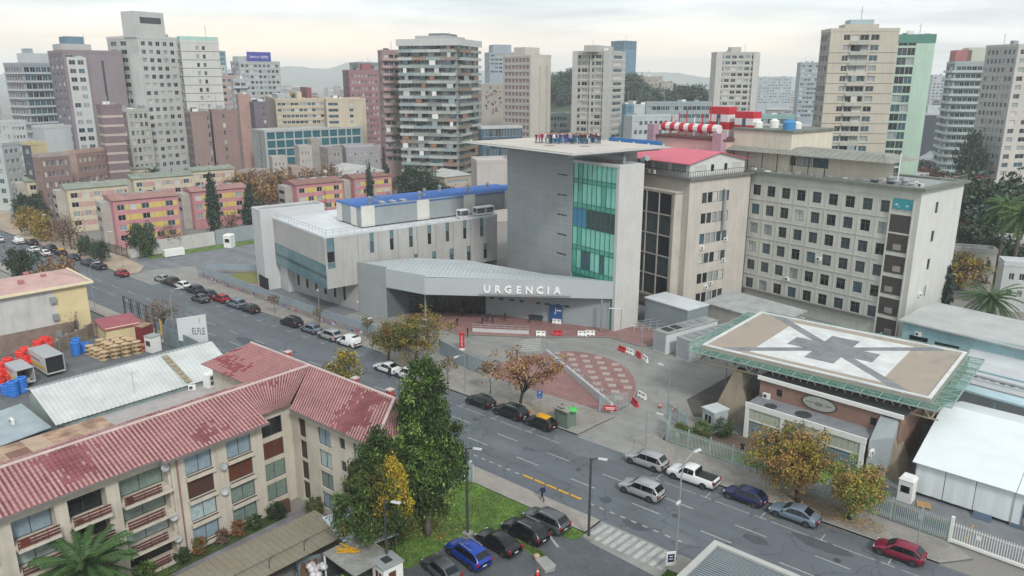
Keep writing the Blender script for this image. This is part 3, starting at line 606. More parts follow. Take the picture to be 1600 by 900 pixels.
for a, c in (((0.3, -.3), (.3, 15.7)), ((-19, -.3), (.3, -.3))):
    b.bar((*a, PT + 1.35), (*c, PT + 1.35), .06); n = int((Vector(c) - Vector(a)).length / .55)
    for i in range(n + 1): q = Vector(a).lerp(Vector(c), i / n); b.bar((q.x, q.y, PT + .3), (q.x, q.y, PT + 1.35), .05)
b.build('railing', DKMET, pk)
for x, y, z, r_ in ((.02, 3.8, 12.6 - 1.3, 1), (.02, 9.8, 12.1, 1), (.02, 9.6, 8.4, 1), (.02, 5.5, 4.0, 1), (.02, 6.6, 4.6, 1), (.02, 11, 1.3, 1), (.02, 12.6, 1.5, 1), (.02, 3.5, .8, 1), (-9, -.62, PT + .4, 0), (-12, -.62, PT + .4, 0), (-7.8, -.62, PT + .4, 0)):
    ac_unit(pk, (x, y, z), R(90) if r_ else 0)
MB().tube([(.05, 8.6, 21.3), (.4, 8.6, 21.2), (.45, 8.6, 14.2)], .24, 8).build('exhaust_duct', STEEL, pk)
# --- long cream block
hb = thing('cream_hospital_block', 'long cream hospital block with seven storeys of square windows and peeling white end wall', 'building', (-26.4, 126.2, 0), R(-11))
w = MB(); HT = 23.6; wl = [(38 - 5.95 - i * 2.87, t - 1.85, 1.58, 1.85) for t in (21.6, 18.2, 14.8, 11.4, 8.0, 4.6) for i in range(10)]
loop = [(33.9, t - 2.9, 3.1, 2.75, GL[0] if k else GL[0]) for k, t in enumerate((18.7, 15.3, 11.9, 8.5, 5.1))]
facade(hb, w, (-38, 0), (0, 0), 0, HT, [q for q in wl] , .2, mat('frame_grey', '#5d625f', .6, .1), 2, .68, wts=(5, 5, 1, .4, 1.2), split=True)
w.build('front_wall', CREAMG, hb)
w = MB(); facade(hb, w, (0, 0), (0, 14.9), 0, HT, [(5.3, t - 1.75, 1.0, 1.75) for t in (21.4, 16.9, 12.4, 8.0)], .15, FRD, 1, .5, split=True); w.build('end_wall', mat('peeling_white_render', '#c8c9c4', .85, .08, .4, streak=.1, col2='#bdbdb6'), hb)
w = MB(); facade(hb, w, (0, 14.9), (-38, 14.9), 0, HT, []); facade(hb, w, (-38, 14.9), (-38, 0), 0, HT, []); w.build('rear_wall', CREAMG, hb)
b = MB()
for i in range(11): b.box(-38 + 37.1 - 5.1 - i * 2.87 + 1.85 + .6, -38 + 37.1 - 5.1 - i * 2.87 + 2.0 + .6, -.06, .0, 3, 22.4)
for t in (19.02, 15.62, 12.22, 8.82, 5.42, 22.3): b.box(-38, -4.6, -.09, 0, t - .06, t + .06)
b.build('relief_band', CREAMG, hb)
# stacked loggias near the corner
for k, t in enumerate((19.9, 16.9, 13.5, 10.1, 6.7, 3.3)):
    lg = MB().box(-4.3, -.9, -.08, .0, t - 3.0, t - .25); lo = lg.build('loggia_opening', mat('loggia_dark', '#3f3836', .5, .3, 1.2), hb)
    MB().box(-4.4, -.85, -.16, 0, t - .25, t).build('slab', CREAMG, lo)
    if k: MB().box(-3.6 + .4 * (k % 3), -2.4 + .4 * (k % 3), -.14, -.08, t - 2.7, t - 1.8).build('panel', mat('pale_panel', '#8b8580', .7, .2), lo)
MB().box(-4.4, -4.2, -.3, 0, 0, 22).box(-.95, -.75, -.3, 0, 0, 22).build('loggia_pier', CREAMG, hb)
sg = MB().box(-4.0, -1.0, -.14, -.02, 20.5, 22.1).build('teal_sign', mat('teal_sign_board', '#2c8c96', .5, .05), hb)
for x, z, s_ in ((-3.6, 21.1, .35), (-3.2, 20.8, .2), (-2.0, 21.0, .3)): MB().box(x, x + s_, -.16, -.14, z, z + s_ * .6).build('mark', WHITE, sg)
b = MB(); parapet(b, [(-38.5, -.7), (.7, -.7), (.7, 15.5), (-38.5, 15.5)], HT, HT + .42, 1.3); b.build('cornice', mat('mossy_cornice', '#6d726a', .9, .25, .8), hb)
MB().box(-38, 0, 0, 14.9, HT, HT + .12).build('roof', ROOFG, hb)
MB().box(-38, -4.6, -.55, 0, 2.45, 2.7).build('ground_ledge', mat('dark_ledge', '#6c6a68'), hb)
ph = MB(); facade(hb, ph, (-36, 3.5), (-9, 3.5), HT + .1, 27.2, [(1 + i * 3.0, HT + 1.5, 2.85, 1.6) for i in range(6)], .1, FRD, 2); facade(hb, ph, (-9, 3.5), (-9, 9.5), HT + .1, 27.2, []); ph = ph.build('rooftop_storey', CREAM, hb)
for i in range(7): MB().box(-35.1 + i * 3, -34.98 + i * 3, 2.2, 2.32, HT, 27.1).build('post', DKMET, ph)
rr = MB().hexa([(-38, 1.2, 27.1), (-5.6, 1.2, 27.1), (-5.6, 10.8, 27.1), (-38, 10.8, 27.1), (-36, 4.5, 28.1), (-8.5, 4.5, 28.1), (-8.5, 7.5, 28.1), (-36, 7.5, 28.1)])
for i in range(26): x = -37.2 + i * 1.22; rr.bar((x, 1.25, 27.16), (min(max(x, -36), -8.6), 4.5, 28.14), .07, .1)
rr.build('rooftop_roof', mat('weathered_roof', '#84857d', .8, .18, .4), ph)
for i in range(16):
    x = -34 + i * 1.9 + random.uniform(-.5, .5); MB().box(-.5, .5, -.25, .25, 0, random.uniform(.12, .4)).build('roof_clutter', random.choice([STEEL, ROOFG, DKMET, WHITE]), hb, (x, random.uniform(.3, 1.6), HT + .42), random.uniform(-.4, .4))
for x, y, h in ((-7.4, 1.6, 1.0), (-6.2, 2.4, 1.4), (-5, 1.8, .9), (-3.8, 2.6, 1.1), (-4.6, 4, 1.2), (-2.6, 2, .7)):
    o = MB().lathe([(.4, 0), (.4, h * .6), (.6, h * .75), (.15, h)], n=9).build('roof_fan', STEEL, hb, (x, y, HT + .12))
ac_unit(hb, (-3.2, 4.6, HT + .15), R(90)); ac_unit(hb, (-1.6, 3, HT + .15)); ac_unit(hb, (.02, 4.0, 6.6), R(90)); ac_unit(hb, (-15, -.02, 10.2)); ac_unit(hb, (-35.4, -.02, 15.6)); ac_unit(hb, (-20.5, -.02, 5.6))
MB().tube([(-5.2, 3, HT), (-5.2, 3, 28.6)], .09, 6).build('mast', WHITE, hb)
b = MB()
b.bar((.3, 5, HT + 1.35), (.3, 15, HT + 1.35), .05)
for i in range(20): b.bar((.3, 5 + i * .52, HT + .4), (.3, 5 + i * .52, HT + 1.35), .04)
b.build('roof_railing', STEEL, hb)
# --- plant storey with red and white chimneys
rw = thing('chimney_block', 'pink and cream boiler block with red and white striped chimney boxes on its roof', 'building', (-78.5, 137, 0), R(-12))
MB().box(0, 17, 0, 12, 0, 28.6).build('wall', mat('faded_pink_render', '#c0a7a0', .85, .14, .4, streak=.2), rw)
MB().box(-.3, 17.3, -.3, 12.3, 28.6, 29.0).build('roof_ledge', mat('brown_ledge', '#5d3d39', .8, .2), rw)
MB().box(17, 29, 3, 16, 0, 30.6).build('cream_wing', CREAM, rw); MB().box(16.8, 29.3, 2.8, 16.2, 30.6, 31.0).build('roof_ledge', mat('mossy_cornice', '#6d726a'), rw)
MB().box(-.8, .9, -.9, .6, 0, 31).build('pier', mat('mauve_render', '#a58a96', .8, .1), rw); MB().box(15.2, 17.2, -.9, .6, 0, 30).build('pier', mat('mauve_render', '#a58a96'), rw)
RED = mat('signal_red', '#b5232f', .5, .08); PWH = mat('signal_white', '#d4cfcf', .5, .08)
dk = thing('striped_duct', None, None, (1.5, 1.2, 29.6)); dk.parent = rw
for i in range(12): MB().lathe([(.85, 0), (.85, 1.12)], n=10).build('band', RED if i % 2 == 0 else PWH, dk, (i * 1.13, 0, 1.0)).rotation_euler = (0, R(90), 0)
for x0, x1, y, zt in ((9.5, 14, 5, 34.5), (15.5, 19.5, 5, 33.8)):
    st = thing('chimney_box', None, None, (x0, y, 29)); st.parent = rw; z = 0; hh = (zt - 29) / 4
    for k in range(4): MB().box(0, x1 - x0, 0, 2.5, k * hh, k * hh + hh - .005).build('band', (PWH, RED, PWH, RED)[k], st)
    MB().box((x1 - x0) * .42, (x1 - x0) * .6, -.05, 0, 0, hh * 3).build('slot', mat('flue_dark', '#3f4c55', .6, .1), st)
for i in range(7): MB().tube([(2 + i * 1.9, 3, 29), (2 + i * 1.9, 3, 32.5 + (i % 3) * .7)], .12, 6).build('flue', random.choice([WHITE, STEEL, RED]), rw)
for x, y, s_ in ((20, 6, .7), (22, 8, .9), (26, 9, .7)): MB().lathe([(.8, 0), (.8, 1.4 * s_), (.3, 1.8 * s_)], (x, y, 31), 10).build('tank', WHITE, rw)
MB().lathe([(1.1, 0), (1.1, 1.3), (.5, 1.8)], (27, 5, 31), 12).build('blue_tank', mat('blue_tank_plastic', '#3a7fae', .5, .1), rw)
# blue-green low building right of the cream block
bl = thing('turquoise_annex', 'low turquoise annex with pale sheet roof beside the cream block corner', 'building', (-24.6, 117.6, 0), R(-6))
w = MB(); facade(bl, w, (0, 0), (17, 0), 0, 5.8, [(1, 2.4, 2.5, 1.6, GL[0]), (4.4, .6, 3.2, 3.2, GL[0]), (9, 2.0, 6, 1.9, GL[4])], .2, FRD, 3, split=True); facade(bl, w, (0, 12), (0, 0), 0, 5.8, []); facade(bl, w, (17, 0), (17, 12), 0, 5.8, [(2, 2.5, 3, 1.6), (7, 2.5, 3, 1.6)], .2, FRD, 3)
w.build('wall', mat('turquoise_render', '#93b3b8', .8, .14, .5, streak=.15), bl)
MB().hexa([(-.5, -.6, 5.8), (23, -.6, 5.2), (23, 13, 5.2), (-.5, 13, 5.8), (-.5, -.6, 6.05), (23, -.6, 5.4), (23, 13, 5.4), (-.5, 13, 6.05)]).build('roof', mat('pale_sheet_roof', '#a7aba8', .6, .16, .3), bl)
for i in range(3): MB().box(17.4 + i * 2.4, 17.55 + i * 2.4, -.3, -.15, 0, 5.3).build('post', ALU, bl)
ac_unit(bl, (17.6, -.4, 4.0)); ac_unit(bl, (19, -.4, 1.0)); ac_unit(bl, (2.2, -.05, 4.1))
rfb = thing('low_flat_roofed_ward', 'wide low ward with pale grey flat roof stretching behind the near helipad', 'building', (-17, 103.5, 0), R(-8))
MB().box(0, 48, 0, 13, 0, 3.6).build('wall', CONCG, rfb); MB().box(-.4, 48.4, -.4, 13.4, 3.6, 3.95).build('roof', mat('pale_membrane', '#b4b8ba', .8, .16, .2, fine=.06), rfb)
for i in range(46): MB().box(.3 + i * 1.02, .8 + i * 1.02, 2.0, 2.3, 3.95, 4.2).build('roof_block', random.choice([DKMET, ROOFG, STEEL]), rfb)
MB().tube([(-6, 1.2, 4.5), (46, 1.2, 4.5)], .16, 6).build('service_pipe', STEEL, rfb); MB().tube([(-6, 2.9, 4.6), (46, 2.9, 4.6)], .12, 6).build('service_pipe', mat('pipe_blue', '#7da3ad', .5, .1), rfb)
wk = thing('covered_walkway', 'long pale blue covered walkway roof running right from the near helipad', 'walkway', (-15, 99.2, 0), R(-8))
MB().box(0, 40, 0, 2.2, 4.0, 4.25).build('roof', mat('pale_blue_sheet', '#a9c3cb', .6, .15), wk)
for i in range(9): MB().box(.2 + i * 4.8, .35 + i * 4.8, .2, .35, 0, 4.0).build('post', mat('pipe_blue', '#7da3ad'), wk); MB().bar((.3 + i * 4.8, .25, 0), (5.1 + i * 4.8, .25, 4), .08).build('brace', STEEL, wk)
st = thing('turquoise_stair', 'turquoise steel landing and stair in front of the turquoise annex', 'stair', (-27.3, 113.2, 0), R(-8))
b = MB().box(0, 4.4, 0, 2.6, 2.8, 3.0); TQ = mat('turquoise_paint', '#6fb0bb', .6, .1)
for x in (0, 4.3):
    for y in (0, 2.5): b.bar((x + .05, y + .05, 0), (x + .05, y + .05, 4.0), .1)
b.build('landing', TQ, st); b = MB()
for z in (3.5, 4.0): b.bar((0, 0, z), (4.4, 0, z), .07); b.bar((0, 0, z), (0, 2.6, z), .07); b.bar((4.4, 0, z), (9, .5, z - 1.5), .07)
b.build('railing', TQ, st); MB().bar((4.4, .8, 2.9), (9, 1.3, 1.2), .9, .12).build('flight', TQ, st)
# white plant containers beside the entrance
for k, (x, y) in enumerate(((-54.2, 97.6), (-50.0, 97.0))):
    c = thing('plant_container', ['white plant container nearer the red plaza, fenced, vents on roof', 'white plant container nearer the near helipad, fenced, vents on roof'][k], 'container', (x, y, 0), R(-14))
    MB().box(0, 2.6, 0, 11.5, 0, 3.1).build('shell', mat('white_container', '#c6cbcc', .5, .06, .5), c)
    gb = MB()
    for i in range(12): gb.box(.15, 2.45, -.06, 0, .25 + i * .235, .42 + i * .235)
    gb.build('louvre', ALU, c); MB().box(-.08, 2.68, -.08, 11.6, 3.1, 3.25).build('roof', mat('container_roof', '#8f9692', .8, .25, .8), c)
    for i in range(5): MB().box(.5, 2.0, 1 + i * 1.9, 2.2 + i * 1.9, 3.25, 3.4).build('roof_vent', random.choice([DKMET, STEEL]), c)
lr = thing('lean_to_roof', 'low lean-to with weathered grey roof at foot of the beige block', 'shed', (-55, 115.5, 0), R(-14))
MB().hexa([(0, 0, 3.2), (15, 0, 3.2), (15, 7, 4.2), (0, 7, 4.2), (0, 0, 3.35), (15, 0, 3.35), (15, 7, 4.35), (0, 7, 4.35)]).build('roof', mat('weathered_membrane', '#9da19f', .85, .25, .5), lr)
MB().box(.2, 14.8, .3, 6.8, 0, 3.2).build('wall', CREAMP, lr)
# ---------------------------------------------------------------- near apartment block with tiled roof
TILE = mat('red_roof_tile', '#7d4649', .75, .25, .5, fine=.2, col2='#865154')
APW = mat('apartment_render', '#bdb6a8', .9, .12, .5, streak=.2, fine=.06)
TILEW = mat('worn_tile_crest', '#a58380', .8, .2, .8, fine=.2)
def tile_roof(name, parent, a, b, c, d, m, tw=.36, tl=.42, kind='stuff'):
    """rows of half-round clay tiles on the plane eave a-b, ridge d-c"""
    a, b, c, d = (Vector(p) for p in (a, b, c, d)); nrm = (b - a).cross(d - a).normalized(); mb = MB()
    W = max((b - a).length, (c - d).length); n = max(2, int(W / tw)); rows = max(2, int(((d - a).length + (c - b).length) / 2 / tl)); off = (0, .07, .1, .07)
    for j in range(rows):
        t0, t1 = j / rows, (j + 1) / rows + .02; i0 = len(mb.v)
        for i in range(n * 4 + 1):
            u = i / (n * 4); o = off[i % 4]
            for t, lift in ((t0, .045), (min(t1, 1), .005)):
                p = (a.lerp(b, u)).lerp(d.lerp(c, u), t) + nrm * (o + lift); mb.v.append(tuple(p))
            lo = (a.lerp(b, u)).lerp(d.lerp(c, u), t0); mb.v.append(tuple(lo))
        for i in range(n * 4):
            k = i0 + i * 3; mb.f.append((k, k + 3, k + 4, k + 1)); mb.f.append((k + 2, k + 5, k + 3, k)); v_ = Vector(mb.v[k]); rt = random.Random(i // 4 * 131 + j * 7919 + n); wn_ = noise.noise(v_ * .2) * .9 + noise.noise(v_ * .9) * .3 + rt.uniform(-.16, .16) + (.12 if j < 2 else 0) + (.25 if j == rows - 1 else 0); wn_ = 1 if wn_ > -.2 and i % 4 in (1, 2) else 0; mb.m += [wn_, wn_]
    o = mb.build(name, [m, TILEW], parent); o['kind'] = kind; return o
ap = thing('apartment_block', 'cream four storey apartment block with red tiled roofs and brown balcony rails', 'building', (-59, 8, 0))
w = MB(); AT = 10.0
tops = (9.0, 6.75, 4.55, 2.4)
CURT = [mat('curtain_pale', '#9fb0b0', .3, .2, 2.5, fine=.1), mat('curtain_green', '#74857d', .3, .25, 2.5), mat('curtain_blue', '#8597a3', .3, .2, 2.5), mat('wood_blind', '#5d3322', .6, .3, 2)]
wl = []
for k, t in enumerate(tops):
    wl += [(24.5 + 2.0, t - 1.75 + .25, 2.3, 1.75, (GL[0], CURT[3], CURT[1], CURT[1])[k]), (22.6, t - 1.75, 2.4, 1.7, (CURT[2], CURT[3], CURT[1], CURT[1])[k]), (18.8, t - 1.75, 2.4, 1.7, (CURT[2], FRB, CURT[0], CURT[2])[k])]
facade(ap, w, (0, 0), (0, 29.8), 0, AT, wl, .16, FRD, 2, split=True)
# loggia bays: deep openings with glazed doors
w2 = MB()
w.v, w.f, w.m = [], [], []
for o in [g for c in ap.children for g in c.children] + list(ap.children): bpy.data.objects.remove(o, do_unlink=True)
bal = []
for k, t in enumerate(tops):
    for s, wd_ in ((1.6, 2.9), (5.9, 2.9), (9.7, 2.8), (13.5, 3.9)): bal.append((s, t - 2.0, wd_, 2.0, random.choice(CURT[:3] + [GL[0]])))
def split_fac(p0, p1, wins, **kw): facade(ap, w, p0, p1, 0, AT, wins, **kw)
split_fac((0, 0), (0, 17.6), bal, depth=1.1, fr=FRD, nm=2, split=True, name='balcony_door')
split_fac((0.25, 17.6), (.25, 26.2), [(q[0] - 17.6, *q[1:]) for q in wl if q[0] < 26], depth=.16, fr=FRD, nm=2, split=True)
split_fac((-.5, 26.2), (-.5, 29.8), [(q[0] - 26.2, *q[1:]) for q in wl if q[0] > 26], depth=.16, fr=FRD, nm=2, split=True)
w.face([(0, 17.6, 0), (.25, 17.6, 0), (.25, 17.6, AT), (0, 17.6, AT)]); w.face([(.25, 26.2, 0), (-.5, 26.2, 0), (-.5, 26.2, AT), (.25, 26.2, AT)])
w.face([(-7.5, 0, 0), (0, 0, 0), (0, 0, AT), (-7.5, 0, AT)]); w.face([(-7.5, 0, 0), (-7.5, 0, AT), (-7.5, 36, AT), (-7.5, 36, 0)])
# wing B (runs towards the lawn), front on y=29.8
wb = [(1.2, t - 1.95, 1.1, 1.95, FRB) for t in tops] + [(4.2, t - 1.75, 1.9, 1.75, random.choice(CURT[:3])) for t in tops] + [(7.4, t - 1.2, .8, 1.1, GL[1]) for t in tops] + [(9.4, t - 1.75, 1.9, 1.75, random.choice(CURT[:3])) for t in tops]
split_fac((-.5, 29.8), (12, 29.8), wb, depth=.2, fr=FRD, nm=2, split=True)
split_fac((12, 29.8), (12, 36.3), [(2, t - 1.6, 1.4, 1.5, GL[1]) for t in tops] + [(5, t - 1.6, 1.4, 1.5, GL[1]) for t in tops], depth=.2, fr=FRD, nm=2, split=True)
w.face([(12, 36.3, 0), (-16, 36.3, 0), (-16, 36.3, AT), (12, 36.3, AT)]); w.face([(-16, 36.3, 0), (-16, 30.5, 0), (-16, 30.5, AT), (-16, 36.3, AT)]); w.face([(-16, 30.5, 0), (-7.5, 30.5, 0), (-7.5, 30.5, AT), (-16, 30.5, AT)])
w.build('wall', APW, ap)
BR = mat('brown_rail', '#5f2d2b', .7, .15, 1)
for k, t in enumerate(tops):
    for s, wd_ in ((1.6, 2.9), (5.9, 2.9), (9.7, 2.8), (13.5, 3.9)):
        b = thing('balcony', None, None, (0, s, t - 2.0)); b.parent = ap
        MB().box(0, .75, 0, wd_, -.28, -.06).build('slab', APW, b)
        r_ = MB()
        for z in (.12, .38, .64): r_.box(.66, .72, .02, wd_ - (.9 if wd_ > 3 else .02), z, z + .13)
        for y in (.05, wd_ * .4, wd_ * .7): r_.box(.62, .66, y, y + .05, -.06, .8)
        r_.build('rail', BR, b)
        if random.random() < .6: MB().box(.2, .55, .3, .3 + random.uniform(.3, .9), -.06, random.uniform(.3, .7)).build('balcony_item', random.choice([WHITE, mat('terracotta', '#9c4f2e', .8, .1), DKMET, mat('planter_green', '#3f6a2c', .9, .3, 6)]), b)
    for s in (22.5, 18.7):
        p = MB().box(0, .38, 0, 2.6, 0, .34).build('planter_ledge', APW, ap, (.25, s, t - 2.12))
        MB().box(.06, .3, .1, 2.5, .34, .36).build('soil', SOIL, p)
MB().bar((.33, 18.1, .2), (.33, 18.1, 9.6), .1).build('drainpipe', mat('pink_pipe', '#8a6660', .7, .1), ap)
dm = MB().lathe([(.06, -.06), (.25, -.02), (.33, .06), (.34, .06), (.25, 0), (.05, -.03)], n=12).mesh('satellite_dish', mat('dish_grey', '#989d9f', .5, .1))
for y, z in ((17.0, 9.0), (22.0, 7.0), (21.9, 4.6), (17.2, 4.3), (17.3, 2.2)):
    o = ob('satellite_dish', dm, ap, (.6, y, z)); o.rotation_euler = (0, R(65), R(random.uniform(-30, 30)))
# roofs
ER, EZ = 11.65, 10.0
rA = tile_roof('roof_tiles', ap, (.9, 0, EZ), (.9, 16.6, EZ), (-3.7, 16.6, ER), (-3.7, -0, ER), TILE)
tile_roof('roof_tiles', ap, (1.35, 16.6, EZ - .2), (1.35, 26.4, EZ - .2), (-3.7, 26.4, ER), (-3.7, 16.6, ER), TILE)
tile_roof('roof_tiles', ap, (.2, 26.4, EZ + .2), (.2, 29.3, EZ + .2), (-3.7, 34.5, ER), (-3.7, 26.4, ER), TILE)
tile_roof('roof_tiles', ap, (.6, 29.1, EZ), (12.6, 29.1, EZ), (9.2, 34.5, ER), (-3.7, 34.5, ER), TILE)
tile_roof('roof_tiles', ap, (12.6, 29.1, EZ), (12.6, 36.9, EZ), (9.2, 34.5, ER), (9.2, 34.45, ER), TILE)
tile_roof('roof_tiles', ap, (-17, 29.8, EZ - .1), (-7, 29.8, EZ - .1), (-3.7, 34.5, ER), (-14.5, 34.5, ER), mat('dark_red_tile', '#7c383c', .7, .25, .6, fine=.15))
tile_roof('roof_tiles', ap, (12.6, 36.9, EZ), (-17, 36.9, EZ), (-14.5, 34.5, ER), (9.2, 34.5, ER), TILE)
tile_roof('roof_tiles', ap, (-8.2, 29.5, EZ), (-8.2, 0, EZ), (-3.7, 0, ER), (-3.7, 29.5, ER), TILE)
rg = MB(); CAP = mat('ridge_cap', '#b9a9a4', .8, .2, .7)
for a, b_ in (((-3.7, 0, ER + .08), (-3.7, 34.5, ER + .08)), ((-14.5, 34.5, ER + .08), (9.2, 34.5, ER + .08)), ((9.2, 34.5, ER + .08), (12.6, 29.1, EZ + .1))): rg.tube([a, b_], .13, 7)
rg.build('ridge_cap', CAP, ap)
for e0, e1 in (((.95, 0, EZ - .02), (.95, 16.6, EZ - .02)), ((1.4, 16.6, EZ - .22), (1.4, 26.4, EZ - .22)), ((.6, 29.05, EZ - .03), (12.6, 29.05, EZ - .03))): MB().bar(e0, e1, .12, .14).build('gutter', mat('gutter_grey', '#6f6c6a', .6, .15), ap)
MB().face([(.9, 0, EZ - .03), (.9, 16.6, EZ - .03), (-.2, 16.6, EZ - .03), (-.2, 0, EZ - .03)]).face([(1.35, 16.6, EZ - .23), (1.35, 26.4, EZ - .23), (-.6, 26.4, EZ - .23), (-.6, 16.6, EZ - .23)]).build('eave_soffit', APW, ap)
for x, y in ((2.4, 35.4), (7.2, 35.7), (-9, 35.5)):
    o = MB().box(-.28, .28, -.28, .28, 0, 1.0).build('chimney', mat('red_chimney', '#a8494a', .8, .15), ap, (x, y, EZ + .6)); MB().box(-.34, .34, -.34, .34, 1.0, 1.1).build('cap', CAP, o)
MB().box(-.6, .6, 0, .4, 0, 1.3).build('letterbox_cabinet', mat('brown_cabinet', '#4e3a2e', .8, .2), ap, (1.1, 27.3, 0), R(80))
# carports and clutter beside the drive
TIN = mat('old_tin_roof', '#8a8373', .8, .28, .6, fine=.15, col2='#787060'); TINW = mat('white_tin_roof', '#b7c4cb', .6, .12, .5)
cp = thing('carport', 'long carport with stained beige sheet roof beside the apartment drive', 'carport', (-53.3, 20, 0), R(-2))
rb = MB().box(0, 5.2, 0, 15.2, 2.42, 2.5)
for i in range(28): rb.box(0, 5.2, .3 + i * .54, .36 + i * .54, 2.5, 2.54)
rb.build('roof', TIN, cp)
for y in (.3, 5, 10, 14.8):
    for x in (.2, 5.0): MB().box(x - .05, x + .05, y - .05, y + .05, 0, 2.42).build('post', DKMET, cp)
pp = MB()
for i in range(5): pp.tube([(4.6, 1.5 + i * 3.2, 2.5), (4.6, 1.5 + i * 3.2, 3.2), (4.5, 2.0 + i * 3.2, 3.4)], .04, 5)
pp.tube([(4.5, 0, 3.35), (4.5, 15, 3.35)], .03, 5); pp.build('conduit', DKMET, cp)
o = thing('white_carport', 'bright white sheet roof on posts under the yellow-leaved tree', 'carport', (-51.2, 34.8, 0), R(-14))
MB().box(0, 6.2, 0, 4.2, 2.5, 2.58).build('roof', TINW, o)
for x, y in ((.2, .2), (6, .2), (.2, 4), (6, 4)): MB().box(x - .05, x + .05, y - .05, y + .05, 0, 2.5).build('post', DKMET, o)
gs = thing('waste_shelter', 'grey felt-roofed waste shelter with yellow planks on top', 'shed', (-46.8, 31.6, 0), R(-3))
MB().box(0, 4.4, 0, 3.8, 2.5, 2.6).build('roof', mat('torn_felt', '#85857f', .9, .3, .9, fine=.2), gs)
for x, y in ((.1, .1), (4.3, .1), (.1, 3.7), (4.3, 3.7)): MB().box(x - .06, x + .06, y - .06, y + .06, 0, 2.5).build('post', WHITE, gs)
MB().box(0, .06, 0, 3.8, 0, 2.4).build('side_wall', DKMET, gs); MB().box(2.6, 3.5, -.03, .03, .1, 1.9).build('green_door', mat('lime_green', '#6fa332', .6, .1), gs)
for i in range(9):
    o = MB().box(-.75, .75, -.05, .05, 0, .05).build('yellow_plank', mat('yellow_plank_paint', '#c79a1f', .6, .15), None, (-45.4 + random.uniform(-.4, .4), 33.0 + random.uniform(-.35, .35), 2.61 + i * .03), random.uniform(-.1, .9))
    tag(o, 'yellow painted plank in the heap on the grey shelter roof', 'plank', 'yellow planks on the shelter roof')
sk = thing('rubbish_skip', 'open metal skip with wooden boards beside the waste shelter', 'skip', (-47.4, 30.6, 0), R(-35))
b = MB(); parapet(b, [(-2, -1), (2, -1), (2, 1), (-2, 1)], .1, 1.3, .06); b.box(-1.95, 1.95, -.95, .95, .1, .18); b.build('body', mat('skip_metal', '#7d8a90', .6, .2), sk)
for i in range(3): MB().box(-1.6, .2, -.6 + i * .5, -.3 + i * .5, .8 + .12 * i, .95 + .12 * i).build('board', mat('brown_board', '#7a5436', .8, .2), sk)
for i in range(10):
    a = random.uniform(.5, 1.7); o = MB().lathe([(.05, 0), (.3, .08), (.34, .25), (.2, .42), (.04, .5)], n=8).build('rubbish_bag', mat('bag_plastic', '#b7b4b6', .35, .1, 4), None, (-46.9 + random.uniform(-.9, .6), 31.0 + random.uniform(-.5, .6), 1.0 + (i % 3) * .12), a, True)
    tag(o, 'pale knotted rubbish bag heaped in the open skip', 'rubbish bag', 'rubbish bags in the skip')
gb = thing('guard_booth', 'white guard booth with brown windows at the car park edge', 'booth', (-43.0, 33.6, 0), R(-8))
b = MB(); facade(gb, b, (0, 0), (1.7, 0), 0, 2.5, [(.3, .9, 1.1, 1.1, CURT[3])], .06, FRW, 2, split=True); facade(gb, b, (1.7, 0), (1.7, 1.8), 0, 2.5, [(.4, .1, .8, 2.0, CURT[3])], .06, FRW, 1, split=True); facade(gb, b, (1.7, 1.8), (0, 1.8), 0, 2.5, []); facade(gb, b, (0, 1.8), (0, 0), 0, 2.5, []); b.build('wall', WHITE, gb)
MB().box(-.1, 1.8, -.1, 1.9, 2.5, 2.62).build('roof', ROOFG, gb); MB().box(.4, 1.2, .5, 1.2, 2.62, 2.68).build('hatch', DKMET, gb)
pf = thing('panel_fence', 'pale panel fence at the lawn corner behind the big green tree', 'fence', (-49.9, 41.5, 0), R(84))
for i in range(6): MB().box(i * 1.7 + .04, i * 1.7 + 1.64, -.03, .03, .1, 2.1).build('panel', mat('pale_panel_fence', '#b8c4c4', .6, .1), pf); MB().box(i * 1.7 - .05, i * 1.7 + .03, -.06, .06, 0, 2.3).build('post', DKMET, pf)
pf2 = clone(pf); place(pf2, (-50, 51.0, 0), R(-2), 'short pale panel fence beside the near pavement'); pf2.scale = (.2, 1, 1)
rk = thing('corrugated_canopy', 'grey ribbed metal roof with pale edge trim at bottom right of the car park', 'roof', (-22.2, 51.6, 0), R(-1))
b = MB().box(.5, 13, -14, -.5, 3.85, 3.95)
for i in range(52): b.box(.5, 13, -13.9 + i * .26, -13.78 + i * .26, 3.95, 4.05)
b.build('sheet', mat('ribbed_zinc', '#8f979b', .4, .12, .4, metal=.5), rk); b = MB(); parapet(b, [(0, -14), (13, -14), (13, 0), (0, 0)], 3.75, 4.2, .5); b.build('edge_trim', mat('pale_trim', '#a8a9a5', .7, .1), rk)
for x, y in ((1, -1), (12, -1), (1, -9)): MB().box(x - .12, x + .12, y - .12, y + .12, 0, 3.8).build('column', STEEL, rk)
MB().bar((8.0, -1.2, 4.2), (8.6, -1.0, 4.9), .06).build('stay', STEEL, rk)
